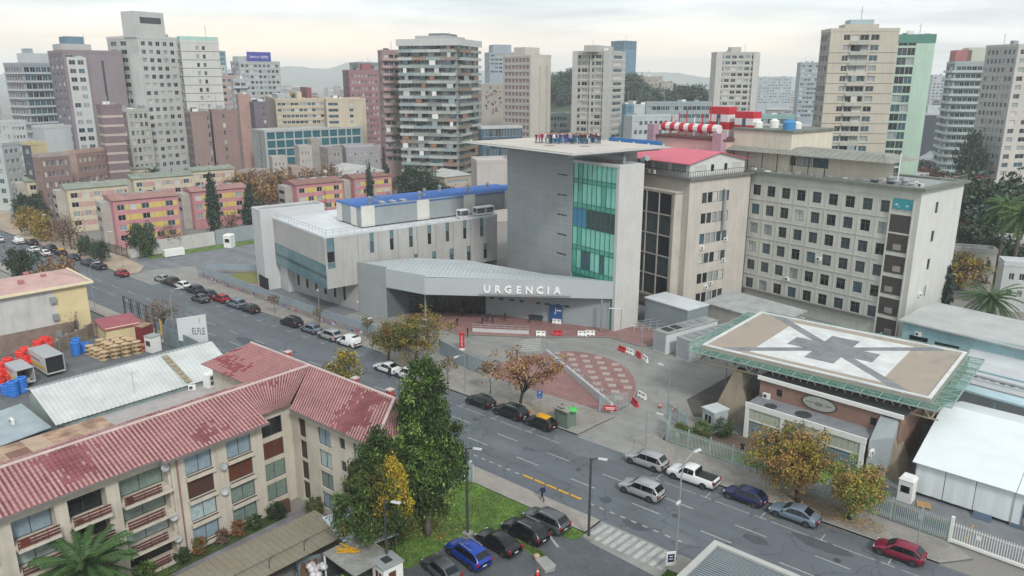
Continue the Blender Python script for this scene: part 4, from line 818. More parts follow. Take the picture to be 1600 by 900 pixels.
# ---------------------------------------------------------------- workshop, yard and depot on the left
CORR = mat('white_corrugated', '#bbbebc', .6, .16, .35, fine=.06)
def corr_roof(name, parent, a, b, c, d, m, pitch=.5, h=.05):
    a, b, c, d = (Vector(p) for p in (a, b, c, d)); nr = (b - a).cross(d - a).normalized(); mb = MB(); n = max(2, int((b - a).length / pitch)); i0 = len(mb.v)
    for i in range(n * 4 + 1):
        u = i / (n * 4); o = nr * (0, h, h, 0)[i % 4]; mb.v += [tuple(a.lerp(b, u) + o), tuple(d.lerp(c, u) + o)]
    for i in range(n * 4): k = i * 2; mb.f.append((k, k + 2, k + 3, k + 1)); mb.m.append(0)
    return mb.build(name, m, parent)
wh = thing('workshop', 'long low workshop with white corrugated roof and a ladder-like skylight strip', 'building', (-97, 27.0, 0), R(-1))
corr_roof('roof', wh, (10.4, -.6, 3.6), (10.4, 20.6, 3.6), (1.2, 22.4, 5.0), (1.2, 0, 5.0), CORR)
corr_roof('rear_roof', wh, (1.2, 0, 5.0), (1.2, 22.4, 5.0), (-1.2, 22.6, 4.4), (-1.2, 0, 4.4), mat('grey_corrugated', '#8d9392', .6, .2, .4))
b = MB().prism([(-1, .4), (10, .4), (10, 20.3), (-1, 22)], 0, 3.55); b.face([(-1, .38, 3.55), (10, .38, 3.55), (1.2, .38, 4.9)]); b.build('wall', mat('workshop_wall', '#8d9a94', .8, .2, .6), wh)
for i in range(10): MB().box(10.02, 10.08, 1 + i * 1.9, 2.8 + i * 1.9, 2.1, 3.4).build('clerestory_pane', mat('wired_glass', '#8fa3a3', .3, .2), wh)
sk_ = thing('skylight_strip', None, None, (0, 0, 0)); sk_.parent = wh
for i in range(7):
    t0, t1 = i / 7, (i + .8) / 7; p = Vector((10.0, 14.2, 3.78)); q = Vector((1.6, 15.1, 5.06)); a, b_ = p.lerp(q, t0), p.lerp(q, t1)
    MB().hexa([(a.x, a.y, a.z), (a.x, a.y + .8, a.z), (b_.x, b_.y + .8, b_.z), (b_.x, b_.y, b_.z), (a.x, a.y, a.z + .05), (a.x, a.y + .8, a.z + .05), (b_.x, b_.y + .8, b_.z + .05), (b_.x, b_.y, b_.z + .05)]).build('pane', mat('old_skylight', '#8c8069', .5, .25, 2), sk_)
MB().tube([(8.6, 8.6, 3.7), (8.6, 8.6, 6.6)], .03, 5).tube([(8.6, 7.8, 6.4), (8.6, 9.4, 6.4)], .02, 5).build('aerial', STEEL, wh)
lo = thing('low_flat_roof_shed', 'low shed with dusty pinkish flat roof and white parapet behind the tiled apartment block', 'building', (-86.4, 30.5, 0), R(-1))
MB().box(0, 11.5, 0, 15.4, 0, 3.0).build('wall', WHITE, lo); MB().box(-.1, 11.6, -.1, 15.5, 3.0, 3.15).build('roof', mat('dusty_roof', '#9d9896', .85, .18, .5), lo); MB().box(6.4, 6.9, -.1, 15.5, 3.15, 3.5).build('parapet', WHITE, lo)
for k in range(2): 
    o = MB().box(-.5, .5, -.9, .9, 0, 1.7).build('rooftop_chiller', WHITE, lo, (1.0 + k * 1.6, 13.0 + k * .7, 3.15), R(15)); MB().box(.5, .54, -.6, .6, .3, .8).box(.5, .54, -.6, .6, .95, 1.45).build('grille', FRD, o)
ac_unit(lo, (.3, 10.8, 3.15), R(60))
RUST = mat('rusty_sheet', '#8f7260', .85, .25, .7, fine=.15, col2='#a58b76')
ru = thing('patched_roof_shed', 'low shed roofed with patched rusty tin sheets behind the tiled roof', 'shed', (-86.5, 14.5, 0), R(-1))
MB().box(.3, 12, .3, 15.6, 0, 3.2).build('wall', mat('workshop_wall', '#8d9a94'), ru)
for i in range(6):
    for j in range(8):
        MB().box(.1 + i * 2.05, 2.2 + i * 2.05, .05 + j * 2.0, 2.12 + j * 2.0, 3.25 + .03 * ((i + j) % 3), 3.3 + .03 * ((i + j) % 3)).build('roof_sheet', random.choice([RUST, RUST, mat('rust_pale', '#a9927f', .85, .2, .7), mat('rust_dark', '#75564a', .85, .2, .7)]), ru, (0, 0, 0), 0)
MB().box(5, 6.2, 6, 7, 3.35, 3.5).build('skylight', GL[1], ru)
o = thing('grey_tin_lean_to', 'pale blue-grey tin lean-to at the left edge below the workshop gable', 'shed', (-97.5, 18, 0), R(-1))
MB().hexa([(0, 0, 2.4), (9.5, 0, 2.4), (9.5, 8.3, 3.0), (0, 8.3, 3.0), (0, 0, 2.5), (9.5, 0, 2.5), (9.5, 8.3, 3.1), (0, 8.3, 3.1)]).build('roof', mat('tin_blue_grey', '#93a0a5', .6, .18, .6), o); MB().box(.2, 9.2, .3, 8, 0, 2.35).build('wall', mat('workshop_wall', '#8d9a94'), o); ac_unit(o, (5, 6, 2.95))
# cream three storey house with faded roof
yb = thing('cream_corner_house', 'cream three storey house with faded pink roof and blank white side wall', 'building', (-126.0, 45.6, 0), R(-4))
w = MB(); facade(yb, w, (0, -24), (0, -4.4), 0, 8.9, [], wm=0); w.build('blank_wall', mat('whitewashed_wall', '#b9bab7', .9, .14, .5, streak=.18), yb)
w = MB(); facade(yb, w, (0, -4.4), (0, 0), 0, 8.9, []); facade(yb, w, (0, 0), (-11, 0), 0, 8.9, [(1.5 + i * 3, z, 1.2, 1.3) for i in range(3) for z in (1.4, 4.2, 7)], .12, FRD, 2); facade(yb, w, (-11, 0), (-11, -24), 0, 8.9, [])
facade(yb, w, (.02, -4.6), (.02, -4.4), 0, 8.9, []); w.build('wall', mat('cream_house', '#cdbf94', .85, .1, .5), yb)
FP = mat('faded_pink_roof', '#b3948d', .8, .2, .4, fine=.08)
MB().hexa([(-11.6, -24.3, 9.0), (.5, -24.3, 9.0), (.5, .7, 9.0), (-11.6, .7, 9.0), (-6.2, -24.3, 10.1), (-5.4, -24.3, 10.1), (-5.4, -3, 10.1), (-6.2, -3, 10.1)]).build('roof', FP, yb)
MB().box(-11.7, .6, .7, .95, 8.75, 9.1).box(.5, .75, -24.3, .95, 8.75, 9.1).build('eave', mat('cream_trim', '#d8cfae', .8, .08), yb)
for x, y in ((-3, -8), (-4.5, -4.5), (-2, -15), (-8, -6)): MB().box(-.35, .35, -.35, .35, 0, .9).build('chimney', mat('pink_chimney', '#a06a66', .8, .15), yb, (x, y, 9.3))
for k, z in enumerate((1.2, 3.9, 6.6)): MB().box(.0, .55, -5.3, -4.5, z, z + .9).build('service_box', STEEL, yb)
MB().box(-.05, .25, -19, -2, 0, 3.1).build('exposed_brick', brickmat('old_brick', '#7d675c', '#6f5a50', '#8a8078', .3, .12, 0, .02, .3, .25, .8, .5, True), yb)
yw = thing('yard_wall', 'old brown block wall along the storage yard under the cream house', 'wall', (-115.2, 28.5, 0), math.atan2(17.2, -10.8))
b = MB()
for i in range(10): MB().box(i * 2.06, i * 2.06 + 2.0, -.12, .12, 0, 2.2 - .12 * (i % 3)).build('wall_panel', brickmat('block_wall', '#87796a', '#7b6e60', '#6b6258', .5, .25, 0, .02, .3, .25, .6, .5, True), yw); MB().box(i * 2.06 - .08, i * 2.06 + .06, -.16, .16, 0, 2.35).build('pier', KERB, yw)
yw2 = clone(yw); place(yw2, (-126, 45.5, 0), R(65), 'old brown block wall running from cream house towards the street'); yw2.scale = (.42, 1, 1)
rh = thing('red_roofed_hut', 'small hut with faded red sheet roof between cream house and billboard frame', 'hut', (-124.6, 45.8, 0), R(-8))
MB().box(0, 5, 0, 5, 0, 2.6).build('wall', mat('cream_house', '#cdbf94'), rh); MB().hexa([(-.3, -.3, 2.6), (5.3, -.3, 2.4), (5.3, 5.3, 2.4), (-.3, 5.3, 2.6), (-.3, -.3, 3.0), (5.3, -.3, 2.55), (5.3, 5.3, 2.55), (-.3, 5.3, 3.0)]).build('roof', mat('faded_red_roof', '#94505a', .8, .2, .5), rh)
# cable drums, blue and red tubs
drum = MB().lathe([(.62, 0), (.62, .07), (.26, .071), (.26, .55), (.62, .551), (.62, .62)], n=12).mesh('cable_drum', mat('drum_wood', '#b79f7d', .85, .2, 2, island=.1))
random.seed(5); cnt = 0
for i, (bx, by) in enumerate([(-118.0 + a * 1.42 + b_ * .3 + (a % 2) * .2, 41.8 + b_ * 1.45 + a * .1) for a in range(4) for b_ in range(4)]):
    for lv in range(3 if (i % 4) else 2):
        o = ob('cable_drum', drum, None, (bx + random.uniform(-.07, .07), by + random.uniform(-.07, .07), .01 + lv * .63)); tag(o, 'bare wooden cable drum stacked flat in the storage yard', 'cable drum', 'wooden cable drums in the yard')
def coil(col, nm): return MB().lathe([(.36, 0), (.62, .02), (.66, .22), (.6, .3), (.66, .38), (.66, .6), (.62, .68), (.36, .68), (.36, .1)], n=14).mesh('duct_coil', mat(nm, col, .5, .12, 3))
rc, bc = coil('#d8352f', 'red_duct_plastic'), coil('#1f6fc4', 'blue_duct_plastic')
for i in range(30):
    a, b_ = i % 10, i // 10; x, y = -123.6 + a * .98 + b_ * 1.25 + (a % 3) * .12, 38.4 - a * 1.12 - b_ * .5 + (a % 2) * .2
    for lv in range(4 - (b_ > 0) - ((a + b_) % 3 == 0)): tag(ob('duct_coil', rc, None, (x + random.uniform(-.1, .1), y + random.uniform(-.1, .1), .01 + lv * .69)), 'red plastic duct coil stacked beside the yard wall', 'coil', 'red duct coils in the yard')
for x, y, n in ((-118.9, 40.3, 3), (-120.4, 41.0, 3), (-119.3, 41.8, 2), (-108.8, 28.8, 3), (-109.4, 30.0, 3), (-110.2, 28.4, 2)):
    for lv in range(n): tag(ob('duct_coil', bc, None, (x, y, .01 + lv * .69)), 'blue plastic duct coil stacked next to ' + ('the wooden drums' if y > 35 else 'the small box trailer'), 'coil', 'blue duct coils by the ' + ('drums' if y > 35 else 'trailer'))
tag(ob('cable_drum', MB().lathe([(.8, 0), (.8, .1), (.4, .101), (.4, .8), (.8, .801), (.8, .9)], n=14).mesh('cable_drum', mat('drum_red', '#b5655a', .8, .1)), None, (-113.4, 47.3, .01)), 'reddish cable drum standing apart at the right of the wooden drums', 'cable drum')
def boxtrailer(loc, rz, L_, W_, H_, label, stripe):
    t = thing('cargo_box', label, 'cargo box', loc, rz); b = MB(); WP = mat('cargo_white', '#b9b9b6', .6, .12, .6)
    b.box(0, L_, 0, .06, .5, H_).box(0, L_, W_ - .06, W_, .5, H_).box(0, .06, .06, W_ - .06, .5, H_).box(.06, L_, .06, W_ - .06, .5, .6); b.build('shell', WP, t)
    MB().box(-.04, L_ + .02, -.04, W_ + .04, H_, H_ + .06).build('roof', ALU, t); MB().box(.1, L_ - .6, -.012, 0, 1.0, 1.5).build('stripe', mat(stripe[0], stripe[1], .6, .1), t)
    MB().box(.2, L_ * .7, -.014, 0, 1.85, 2.25).build('faded_print', mat('faded_print', '#8b86a0', .6, .3, 5), t)
    for x in (.8, L_ - .9):
        for y in (.15, W_ - .35): MB().lathe([(.36, 0), (.36, .2)], n=10).build('wheel', BLACK, t, (x, y + .2, .38)).rotation_euler = (R(90), 0, 0)
    MB().box(.06, L_ - .3, .06, W_ - .06, .62, H_ - .03).build('interior', mat('box_dark', '#1c1c20', .9, .1), t) if stripe[2] else None
    return t
boxtrailer((-118.2, 33.9, 0), R(0), 6.2, 2.4, 2.9, 'large white cargo box with open dark rear and yellow stripe', ('stripe_yellow', '#c9b04a', True))
boxtrailer((-115.4, 30.0, 0), R(0), 4.6, 2.1, 2.5, 'small white box trailer with green and yellow print near blue coils', ('stripe_lime', '#b5c26a', False))
# street frontage: billboard frame, sign, flag, sheet fence
bf = thing('billboard_frame', 'empty black steel billboard frame along the near pavement', 'frame', (-130.2, 52.6, 0), R(-1))
for i in range(5): MB().box(i * 2.8 - .08, i * 2.8 + .08, -.08, .08, 0, 4.4).build('post', DKMET, bf)
for z in (1.2, 2.6, 3.2, 4.3): MB().box(.08, 11.2, -.04, .04, z, z + .08).build('rail', DKMET, bf)
for i in range(8): MB().box(.7 + i * 1.4 - .03, .7 + i * 1.4 + .03, -.03, .03, 1.2, 4.3).build('bar', DKMET, bf)
fl = thing('yellow_feather_flag', 'yellow feather flag on the pavement beside the billboard frame', 'flag', (-115.6, 51.6, 0))
MB().tube([(0, 0, 0), (0, 0, 3.6)], .04, 6).build('pole', DKMET, fl); MB().hexa([(.02, -.02, .8), (.75, -.02, 1.0), (.75, .02, 1.0), (.02, .02, .8), (.02, -.02, 3.6), (.6, -.02, 3.2), (.6, .02, 3.2), (.02, .02, 3.6)]).build('banner', mat('flag_yellow', '#d2a93e', .8, .1), fl)
es = thing('shop_sign', 'white street sign board reading ELFLE above the sheet metal fence', 'sign', (-105.7, 51.9, 0), R(40)); es.scale = (.64, 1, 1.2)
MB().hexa([(-3.4, -.08, 1.8), (3.4, -.08, 1.0), (3.4, .08, 1.0), (-3.4, .08, 1.8), (-3.4, -.08, 4.6), (3.4, -.08, 5.2), (3.4, .08, 5.2), (-3.4, .08, 4.6)]).build('board', mat('sign_white', '#c3c8c8', .5, .06), es)
text('ELFLE', 1.25, es, (1.4, -.1, 2.6), 0, mat('sign_ink', '#4c4f52', .6, 0), .01, 1.0); text('E', .9, es, (1.9, -.1, 4.1), 0, mat('sign_grey', '#8b9294', .6, 0), .01)
text('ferreteria', .4, es, (1.8, -.1, 2.0), 0, mat('sign_grey', '#8b9294'), .01) if False else None
for x in (-2.6, 2.6): MB().box(x - .1, x + .1, .08, .28, 0, 4.4).build('post', DKMET, es)
sf = thing('sheet_metal_fence', 'grey-green sheet metal fence below the white shop sign', 'fence', (-114, 51.2, 0), R(-2.6))
for i in range(22): MB().box(i * .9, i * .9 + .86, -.03, .03, .05, 3.1).build('sheet', mat('fence_sheet', '#6f7f84', .5, .18, .8), sf); MB().box(i * .9 - .03, i * .9 + .03, .035, .1, 0, 3.2).build('post', DKMET, sf)
cb = thing('yard_cabin', 'small white site cabin beside the red shed door in the yard', 'cabin', (-112.4, 47.6, 0), R(10)); MB().box(0, 1.6, 0, 1.6, 0, 2.4).build('shell', WHITE, cb); MB().box(.3, 1.3, -.03, 0, 1.0, 1.8).build('window', GL[1], cb); MB().box(-.1, 1.7, -.1, 1.7, 2.4, 2.5).build('roof', ROOFG, cb)
rd = thing('red_shed', 'dark red metal shed leaning at the yard corner near the sign', 'shed', (-117.6, 48.6, 0), R(20)); MB().box(0, 1.6, 0, 2.0, 0, 2.6).build('shell', mat('dark_red_metal', '#74272d', .6, .2), rd); MB().box(-.08, 1.7, -.08, 2.1, 2.6, 2.7).build('roof', RUST, rd)
# ---------------------------------------------------------------- near helipad on concrete pylons, brick house, tent, fences
hd = thing('near_helipad', 'raised rectangular helipad with white cross panel and green steel safety netting on concrete pylons', 'helipad', (-39.5, 83.4, 0))
W_, D_ = 25.6, 18.0; Z = 8.0
MB().box(0, W_, 0, D_, Z - .45, Z).build('deck', mat('deck_brown', '#a3998c', .9, .34, .35, fine=.1, col2='#968a7d'), hd)
DW = mat('deck_white_paint', '#c9ccca', .7, .2, .5, fine=.1); DG = mat('deck_grey_paint', '#797c7f', .8, .28, .8)
e = MB(); parapet(e, [(0, 0), (W_, 0), (W_, D_), (0, D_)], Z - .02, Z + .14, .38); e.build('edge_kerb', DW, hd)
def flat(nm, poly, z, m): return MB().prism(poly, Z, Z + z).build(nm, m, hd)
cx, cy = W_ / 2, D_ / 2
flat('white_panel', [(cx - 7.4, 1.7), (cx + 7.4, 1.7), (cx + 7.4, D_ - 1.7), (cx - 7.4, D_ - 1.7)], .006, DW)
for sx, sy in ((1, 1), (1, -1)):
    d = Vector((W_ - 5.2, (D_ - .8) * sy)).normalized(); n = Vector((-d.y, d.x)) * .62; L_ = math.hypot(W_ - 5.2, D_ - .8) / 2; c = Vector((cx, cy))
    flat('diagonal_band', [tuple(c - d * L_ - n), tuple(c + d * L_ - n), tuple(c + d * L_ + n), tuple(c - d * L_ + n)], .012 if sy > 0 else .016, DG)
cr = MB(); cr.prism([(cx - 1.7, cy - 5), (cx + 1.7, cy - 5), (cx + 1.7, cy + 5), (cx - 1.7, cy + 5)], Z, Z + .020); cr.prism([(cx - 5, cy - 1.7), (cx - 1.72, cy - 1.7), (cx - 1.72, cy + 1.7), (cx - 5, cy + 1.7)], Z, Z + .02); cr.prism([(cx + 1.72, cy - 1.7), (cx + 5, cy - 1.7), (cx + 5, cy + 1.7), (cx + 1.72, cy + 1.7)], Z, Z + .02); cr.build('cross', DG, hd)
GS = mat('pale_green_steel', '#80948c', .5, .14, .8); NETM = mat('green_netting', '#5d8f82', .7, .15, .8, alpha=.3)
for nm, a, b_, out in (('front', (-1, 0), (W_ + 1, 0), (0, -1)), ('right', (W_, 0), (W_, D_), (1, 0)), ('back', (W_, D_), (0, D_), (0, 1)), ('left', (0, D_), (0, 0), (-1, 0))):
    a, b_, o_ = Vector(a), Vector(b_), Vector(out); L_ = (b_ - a).length; n = round(L_ / 1.9); t = thing('safety_net', None, None); t.parent = hd; ow = 1.9
    MB().hexa([(*q, z) for z in (Z - .42, Z - .40) for q in (a, b_, b_ + o_ * ow, a + o_ * ow)]).build('net', NETM, t)
    f = MB(); f.bar((*(a + o_ * ow), Z - .38), (*(b_ + o_ * ow), Z - .38), .12); f.bar((*(a + o_ * .1), Z - .38), (*(b_ + o_ * .1), Z - .38), .12)
    for i in range(n + 1): q = a.lerp(b_, i / n); f.bar((*(q + o_ * .1), Z - .38), (*(q + o_ * ow), Z - .38), .09)
    for i in range(n): q = a.lerp(b_, i / n); p = a.lerp(b_, (i + 1) / n); f.bar((*(q + o_ * .1), Z - .38), (*(p + o_ * ow), Z - .38), .05)
    f.build('outrigger', GS, t)
    tr = MB(); zb = Z - 1.9; q0, q1 = a + o_ * .3, b_ + o_ * .3
    tr.bar((*q0, zb), (*q1, zb), .14); tr.bar((*q0, Z - .55), (*q1, Z - .55), .14); n = round(L_ / 1.6)
    for i in range(n):
        p, r_ = q0.lerp(q1, i / n), q0.lerp(q1, (i + 1) / n); md = (p + r_) / 2; tr.bar((*p, Z - .6), (*md, zb), .09); tr.bar((*md, zb), (*r_, Z - .6), .09)
    tr.build('truss', mat('beige_steel', '#9a917c', .6, .15), t)
for i in range(9): MB().box(1 + i * 2.9, 1.25 + i * 2.9, .6, D_ - .6, Z - 1.7, Z - .45).build('deck_beam', DKMET, hd)
PYC = mat('board_marked_concrete', '#8a8070', .9, .18, .5, streak=.25, fine=.08)
for x, y in ((5.0, .2), (22.4, -2.2), (5.2, 14.5), (22.4, 14.5)):
    c = Vector((x, y)); b = MB(); B = [(-2.4, -2.2), (2.2, -2.0), (2.4, 2.2), (-2.2, 2.2)]; T = [(-.5, -.5), (.5, -.5), (.5, .5), (-.5, .5)]
    b.hexa([(c.x + p[0], c.y + p[1], 0) for p in B] + [(c.x + p[0], c.y + p[1], Z - 2.1) for p in T]); b.build('pylon', PYC, hd); MB().box(x - .45, x + .45, y - .45, y + .45, Z - 2.1, Z - 1.85).build('bearing', DKMET, hd)
sr = MB()
for i in range(14): sr.box(-.7, .7, i * .3, i * .3 + .3, i * .3, i * .3 + .06)
fs = thing('steel_stair', 'grey steel stair with handrails rising to the near helipad', 'stair', (-37.0, 86.8, 0), R(-20)); sr.build('tread', STEEL, fs)
sr = MB()
for x in (-.75, .75): sr.bar((x, 0, 1.0), (x, 4.2, 5.2), .06); sr.bar((x, 0, 0), (x, 4.2, 4.2), .08, .2); [sr.bar((x, k * .7, k * .7), (x, k * .7, k * .7 + 1.0), .05) for k in range(7)]
sr.build('handrail', STEEL, fs)
# brick house below the helipad
bh = thing('brick_annex', 'brick annex under the helipad with white framed shutters and an oval wall emblem', 'building', (-31.4, 78.8, 0), R(-4))
BRK = brickmat('orange_brick', '#886557', '#7b5b4e', '#8a786e', .26, .09, 0, .012, .3, .15, .7, .5, True)
w = MB(); facade(bh, w, (0, 3.0), (15.4, 3.0), 3.2, 6.3, [(2.0, 4.7, .7, .9, GL[0]), (12.4, 4.6, .7, .9, GL[0])], .15, FRD, 1, split=True); facade(bh, w, (0, 11), (0, 3.0), 0, 6.3, []); facade(bh, w, (15.4, 3), (15.4, 11), 0, 6.3, []); w.build('brick_wall', BRK, bh)
MB().box(-.2, 15.6, 2.8, 11.2, 6.3, 6.55).build('upper_roof', mat('dark_felt', '#2f3134', .9, .2, .6), bh); MB().box(-.25, 15.65, 2.72, 2.95, 6.25, 6.7).build('coping', WHITE, bh)
MB().box(0, 13.2, 0, 3.0, 4.0, 4.2).build('lower_roof', mat('grey_felt', '#74777a', .9, .2, .6), bh); MB().box(-.1, 13.3, -.14, .02, 3.7, 4.35).build('beam', WHITE, bh)
for x in (0, 4.2, 8.6, 12.8): MB().box(x - .05, x + .4, -.12, .2, 0, 3.7).build('pier', WHITE, bh)
for k in range(3):
    for i in range(6): MB().box(.42 + k * 4.3 + i * .63, 1.02 + k * 4.3 + i * .63, .0, .08, 2.4, 3.7).build('upper_panel', mat('pale_green_panel', '#a8ad9f', .6, .1), bh)
    MB().box(.42 + k * 4.3, 4.15 + k * 4.3, .0, .16, 2.2, 2.4).build('lintel', WHITE, bh); s_ = MB()
    for i in range(11): s_.box(.42 + k * 4.3, 4.15 + k * 4.3, .10 + .02 * (i % 2), .18, .02 + i * .2, .21 + i * .2)
    s_.build('roller_shutter', mat('blue_grey_shutter', '#6f8088', .5, .12), bh)
em = MB().lathe([(2.0, 0), (2.0, .1), (1.85, .12), (1.85, .06)], n=28).build('oval_emblem', mat('bronze_rim', '#4a443d', .5, .1), bh, (7.0, 2.97, 5.3)); em.rotation_euler = (R(90), 0, 0); em.scale = (1, .42, 1)
MB().lathe([(1.8, .05), (1.8, .14)], n=28).build('emblem_plate', mat('emblem_stone', '#9b9c95', .7, .25, 4), em)
MB().lathe([(.5, .14), (.5, .17)], n=16).box(-1.4, -.7, -.15, .15, .14, .17).box(.7, 1.4, -.15, .15, .14, .17).build('relief', mat('emblem_relief', '#77786f', .7, .15), em)
MB().hexa([(13.4, .4, 0), (15.2, .4, 0), (15.2, 3.2, 0), (13.4, 3.2, 0), (13.4, .4, 4.0), (15.2, 2.2, 4.4), (15.2, 3.2, 6.2), (13.4, 3.2, 6.2)]).build('side_block', CONCG, bh); ac_unit(bh, (1.0, 2.9, 4.2)); ac_unit(bh, (13.7, .2, 2.6), R(90))
MB().lathe([(.9, 0), (.9, .05)], (6.0, 1.4, 4.2), 14).build('roof_patch', DKMET, bh); MB().lathe([(.7, 0), (.7, .05)], (2.4, 1.0, 4.2), 14).build('roof_patch', DKMET, bh)
# white marquee
TW = mat('marquee_pvc', '#d0d7d9', .5, .05, .5, bump=.12, bscale=1.2)
tn = thing('marquee', 'large white event marquee with grey framed glass doors beside the sliding gate', 'tent', (-13.3, 77.6, 0), R(-2))
for i in range(5):
    t0, t1 = i / 5, (i + 1) / 5
    for k, (x0, x1) in enumerate(((-.3, 8.4), (8.45, 20), (20.05, 32))):
        a, b_ = Vector((0, -.4, 3.55)).lerp(Vector((0, 9.5, 6.4)), t0), Vector((0, -.4, 3.55)).lerp(Vector((0, 9.5, 6.4)), t1)
        MB().hexa([(x0, a.y + .01, a.z), (x1, a.y + .01, a.z), (x1, b_.y - .01, b_.z), (x0, b_.y - .01, b_.z), (x0, a.y + .01, a.z + .05), (x1, a.y + .01, a.z + .05), (x1, b_.y - .01, b_.z + .05), (x0, b_.y - .01, b_.z + .05)]).build('roof_panel', TW, tn)
MB().hexa([(-.3, 9.5, 6.4), (32, 9.5, 6.4), (32, 19, 3.6), (-.3, 19, 3.6), (-.3, 9.5, 6.45), (32, 9.5, 6.45), (32, 19, 3.65), (-.3, 19, 3.65)]).build('roof_panel', TW, tn)
MB().face([(0, 19, 0), (0, 0, 0), (0, 0, 3.55), (0, 9.5, 6.4), (0, 19, 3.6)]).build('end_wall', TW, tn)
for k, (x0, x1) in enumerate(((.05, 2.6), (2.65, 5.2), (5.25, 8.3), (12.6, 20), (20.05, 32))):
    b = MB(); n = 6
    for i in range(n):
        u0, u1 = x0 + (x1 - x0) * i / n, x0 + (x1 - x0) * (i + 1) / n; y0, y1 = .03 * math.sin(i * 1.9 + k), .03 * math.sin((i + 1) * 1.9 + k); b.face([(u0, y0, .35), (u1, y1, .35), (u1, y1 * .3, 3.5), (u0, y0 * .3, 3.5)])
    b.build('side_wall', TW, tn, smooth=True)
MB().face([(8.3, 0, 2.6), (12.6, 0, 2.6), (12.6, 0, 3.5), (8.3, 0, 3.5)]).build('side_wall', TW, tn); MB().box(8.3, 8.4, -.06, .06, 0, 3.5).box(0, .1, -.06, .06, 0, 3.5).build('pole', ALU, tn)
for i in range(2): 
    dr = MB(); x = 9.1 + i * 1.35; dr.box(x, x + 1.3, -.05, .02, .05, .15).box(x, x + 1.3, -.05, .02, 2.4, 2.55).box(x, x + .12, -.05, .02, .15, 2.4).box(x + 1.18, x + 1.3, -.05, .02, .15, 2.4).box(x, x + 1.3, -.05, .02, 1.15, 1.25); d = dr.build('door', mat('blue_grey_frame', '#5a6b7d', .5, .1), tn)
    MB().box(x + .12, x + 1.18, -.02, 0, 1.25, 2.4).build('pane', GL[0], d); MB().box(x + .12, x + 1.18, -.02, 0, .15, 1.15).build('lower_panel', mat('pale_panel', '#8b8580'), d)
MB().face([(8.4, 0, .1), (9.1, 0, .1), (9.1, 0, 2.6), (8.4, 0, 2.6)]).build('side_wall', TW, tn); MB().face([(11.8, 0, .1), (12.6, 0, .1), (12.6, 0, 2.6), (11.8, 0, 2.6)]).build('side_wall', TW, tn)
MB().box(8.4, 32, -.12, -.04, 0, .4).build('skirt', mat('blue_grey_frame', '#5a6b7d'), tn)
for i in range(3): MB().box(5.4, 6.9, -.75 + i * .25, -.5 + i * .25, 0, .15 + i * .13).build('step', mat('blue_grey_frame', '#5a6b7d'), tn)
kb = thing('white_kiosk', 'white moulded sentry kiosk with small dark window beside the marquee', 'kiosk', (-14.2, 75.4, 0), R(-4))
MB().hexa([(0, 0, 0), (1.3, 0, 0), (1.3, 1.3, 0), (0, 1.3, 0), (0, 0, 2.3), (1.3, 0, 2.3), (1.3, 1.3, 2.3), (0, 1.3, 2.3)]).hexa([(-.06, -.06, 2.3), (1.36, -.06, 2.3), (1.36, 1.36, 2.3), (-.06, 1.36, 2.3), (.15, .15, 2.62), (1.15, .15, 2.62), (1.15, 1.15, 2.62), (.15, 1.15, 2.62)]).build('shell', WHITE, kb)
o = MB().box(.25, 1.05, -.03, 0, 1.05, 1.75).build('window', FRD, kb); MB().box(.3, 1.0, -.04, -.03, 1.1, 1.7).build('pane', GL[0], o)
pa = thing('wooden_pallet', 'wooden pallet lying at the foot of the white kiosk', 'pallet', (-12.3, 75.2, 0), R(15))
for i in range(6): MB().box(0, 1.2, i * .2, i * .2 + .13, .12, .15).build('slat', mat('pallet_wood', '#a98a5f', .9, .15, 3), pa)
for x in (0, .55, 1.1): MB().box(x, x + .1, 0, 1.13, .0, .119).build('bearer', mat('pallet_wood', '#a98a5f'), pa)
tb_ = thing('blue_trough', 'long blue-grey planter trough behind the railing', 'planter', (-15.6, 72.6, 0), R(-2)); MB().box(0, 6.4, 0, .7, 0, .75).build('body', mat('blue_grey_frame', '#5a6b7d'), tb_); MB().box(.05, 6.35, .05, .65, .75, .77).build('soil', SOIL, tb_)
# palisade fences: each pale is a part
PAL = mat('pale_grey_green_steel', '#9fada9', .5, .1, .6); BGF = mat('blue_grey_mesh', '#8094a0', .5, .1)
pale = MB().box(-.035, .035, -.015, .015, .1, 2.0).hexa([(-.035, -.015, 2.0), (.035, -.015, 2.0), (.035, .015, 2.0), (-.035, .015, 2.0), (-.005, -.01, 2.15), (.005, -.01, 2.15), (.005, .01, 2.15), (-.005, .01, 2.15)]).mesh('pale', PAL)
def palisade(label, a, b, m=PAL, step=.165, posts=2.6, pm=pale, hh=2.0):
    a, b = Vector(a), Vector(b); L_ = (b - a).length; t = thing('palisade_fence', label, 'fence', (a.x, a.y, .12), math.atan2(b.y - a.y, b.x - a.x))
    for i in range(int(L_ / step)): ob('pale', pm, t, (.1 + i * step, 0, 0))
    for z in (.3, hh * .86): MB().box(0, L_, .02, .06, z, z + .07).build('rail', m, t)
    n = max(1, round(L_ / posts))
    for i in range(n + 1): x = L_ * i / n; MB().box(x - .05, x + .05, .02, .12, 0, hh + .35).build('post', m, t)
    return t
palisade('pale green palisade fence in front of the brick annex garden', (-37.4, 71.6), (-13.6, 71.0))
palisade('light palisade railing between brown tree and sliding gate', (-13.4, 71.0), (-8.8, 70.7))
palisade('short blue-grey palisade return beside the car entrance', (-37.5, 71.7), (-39.0, 75.4), BGF)
palisade('blue-grey mesh gate leaf folded back at the car entrance', (-40.6, 77.6), (-37.0, 75.3), BGF, .2)
palisade('open blue-grey gate leaf on the entrance island side', (-47.6, 73.2), (-45.8, 77.2), BGF, .2)
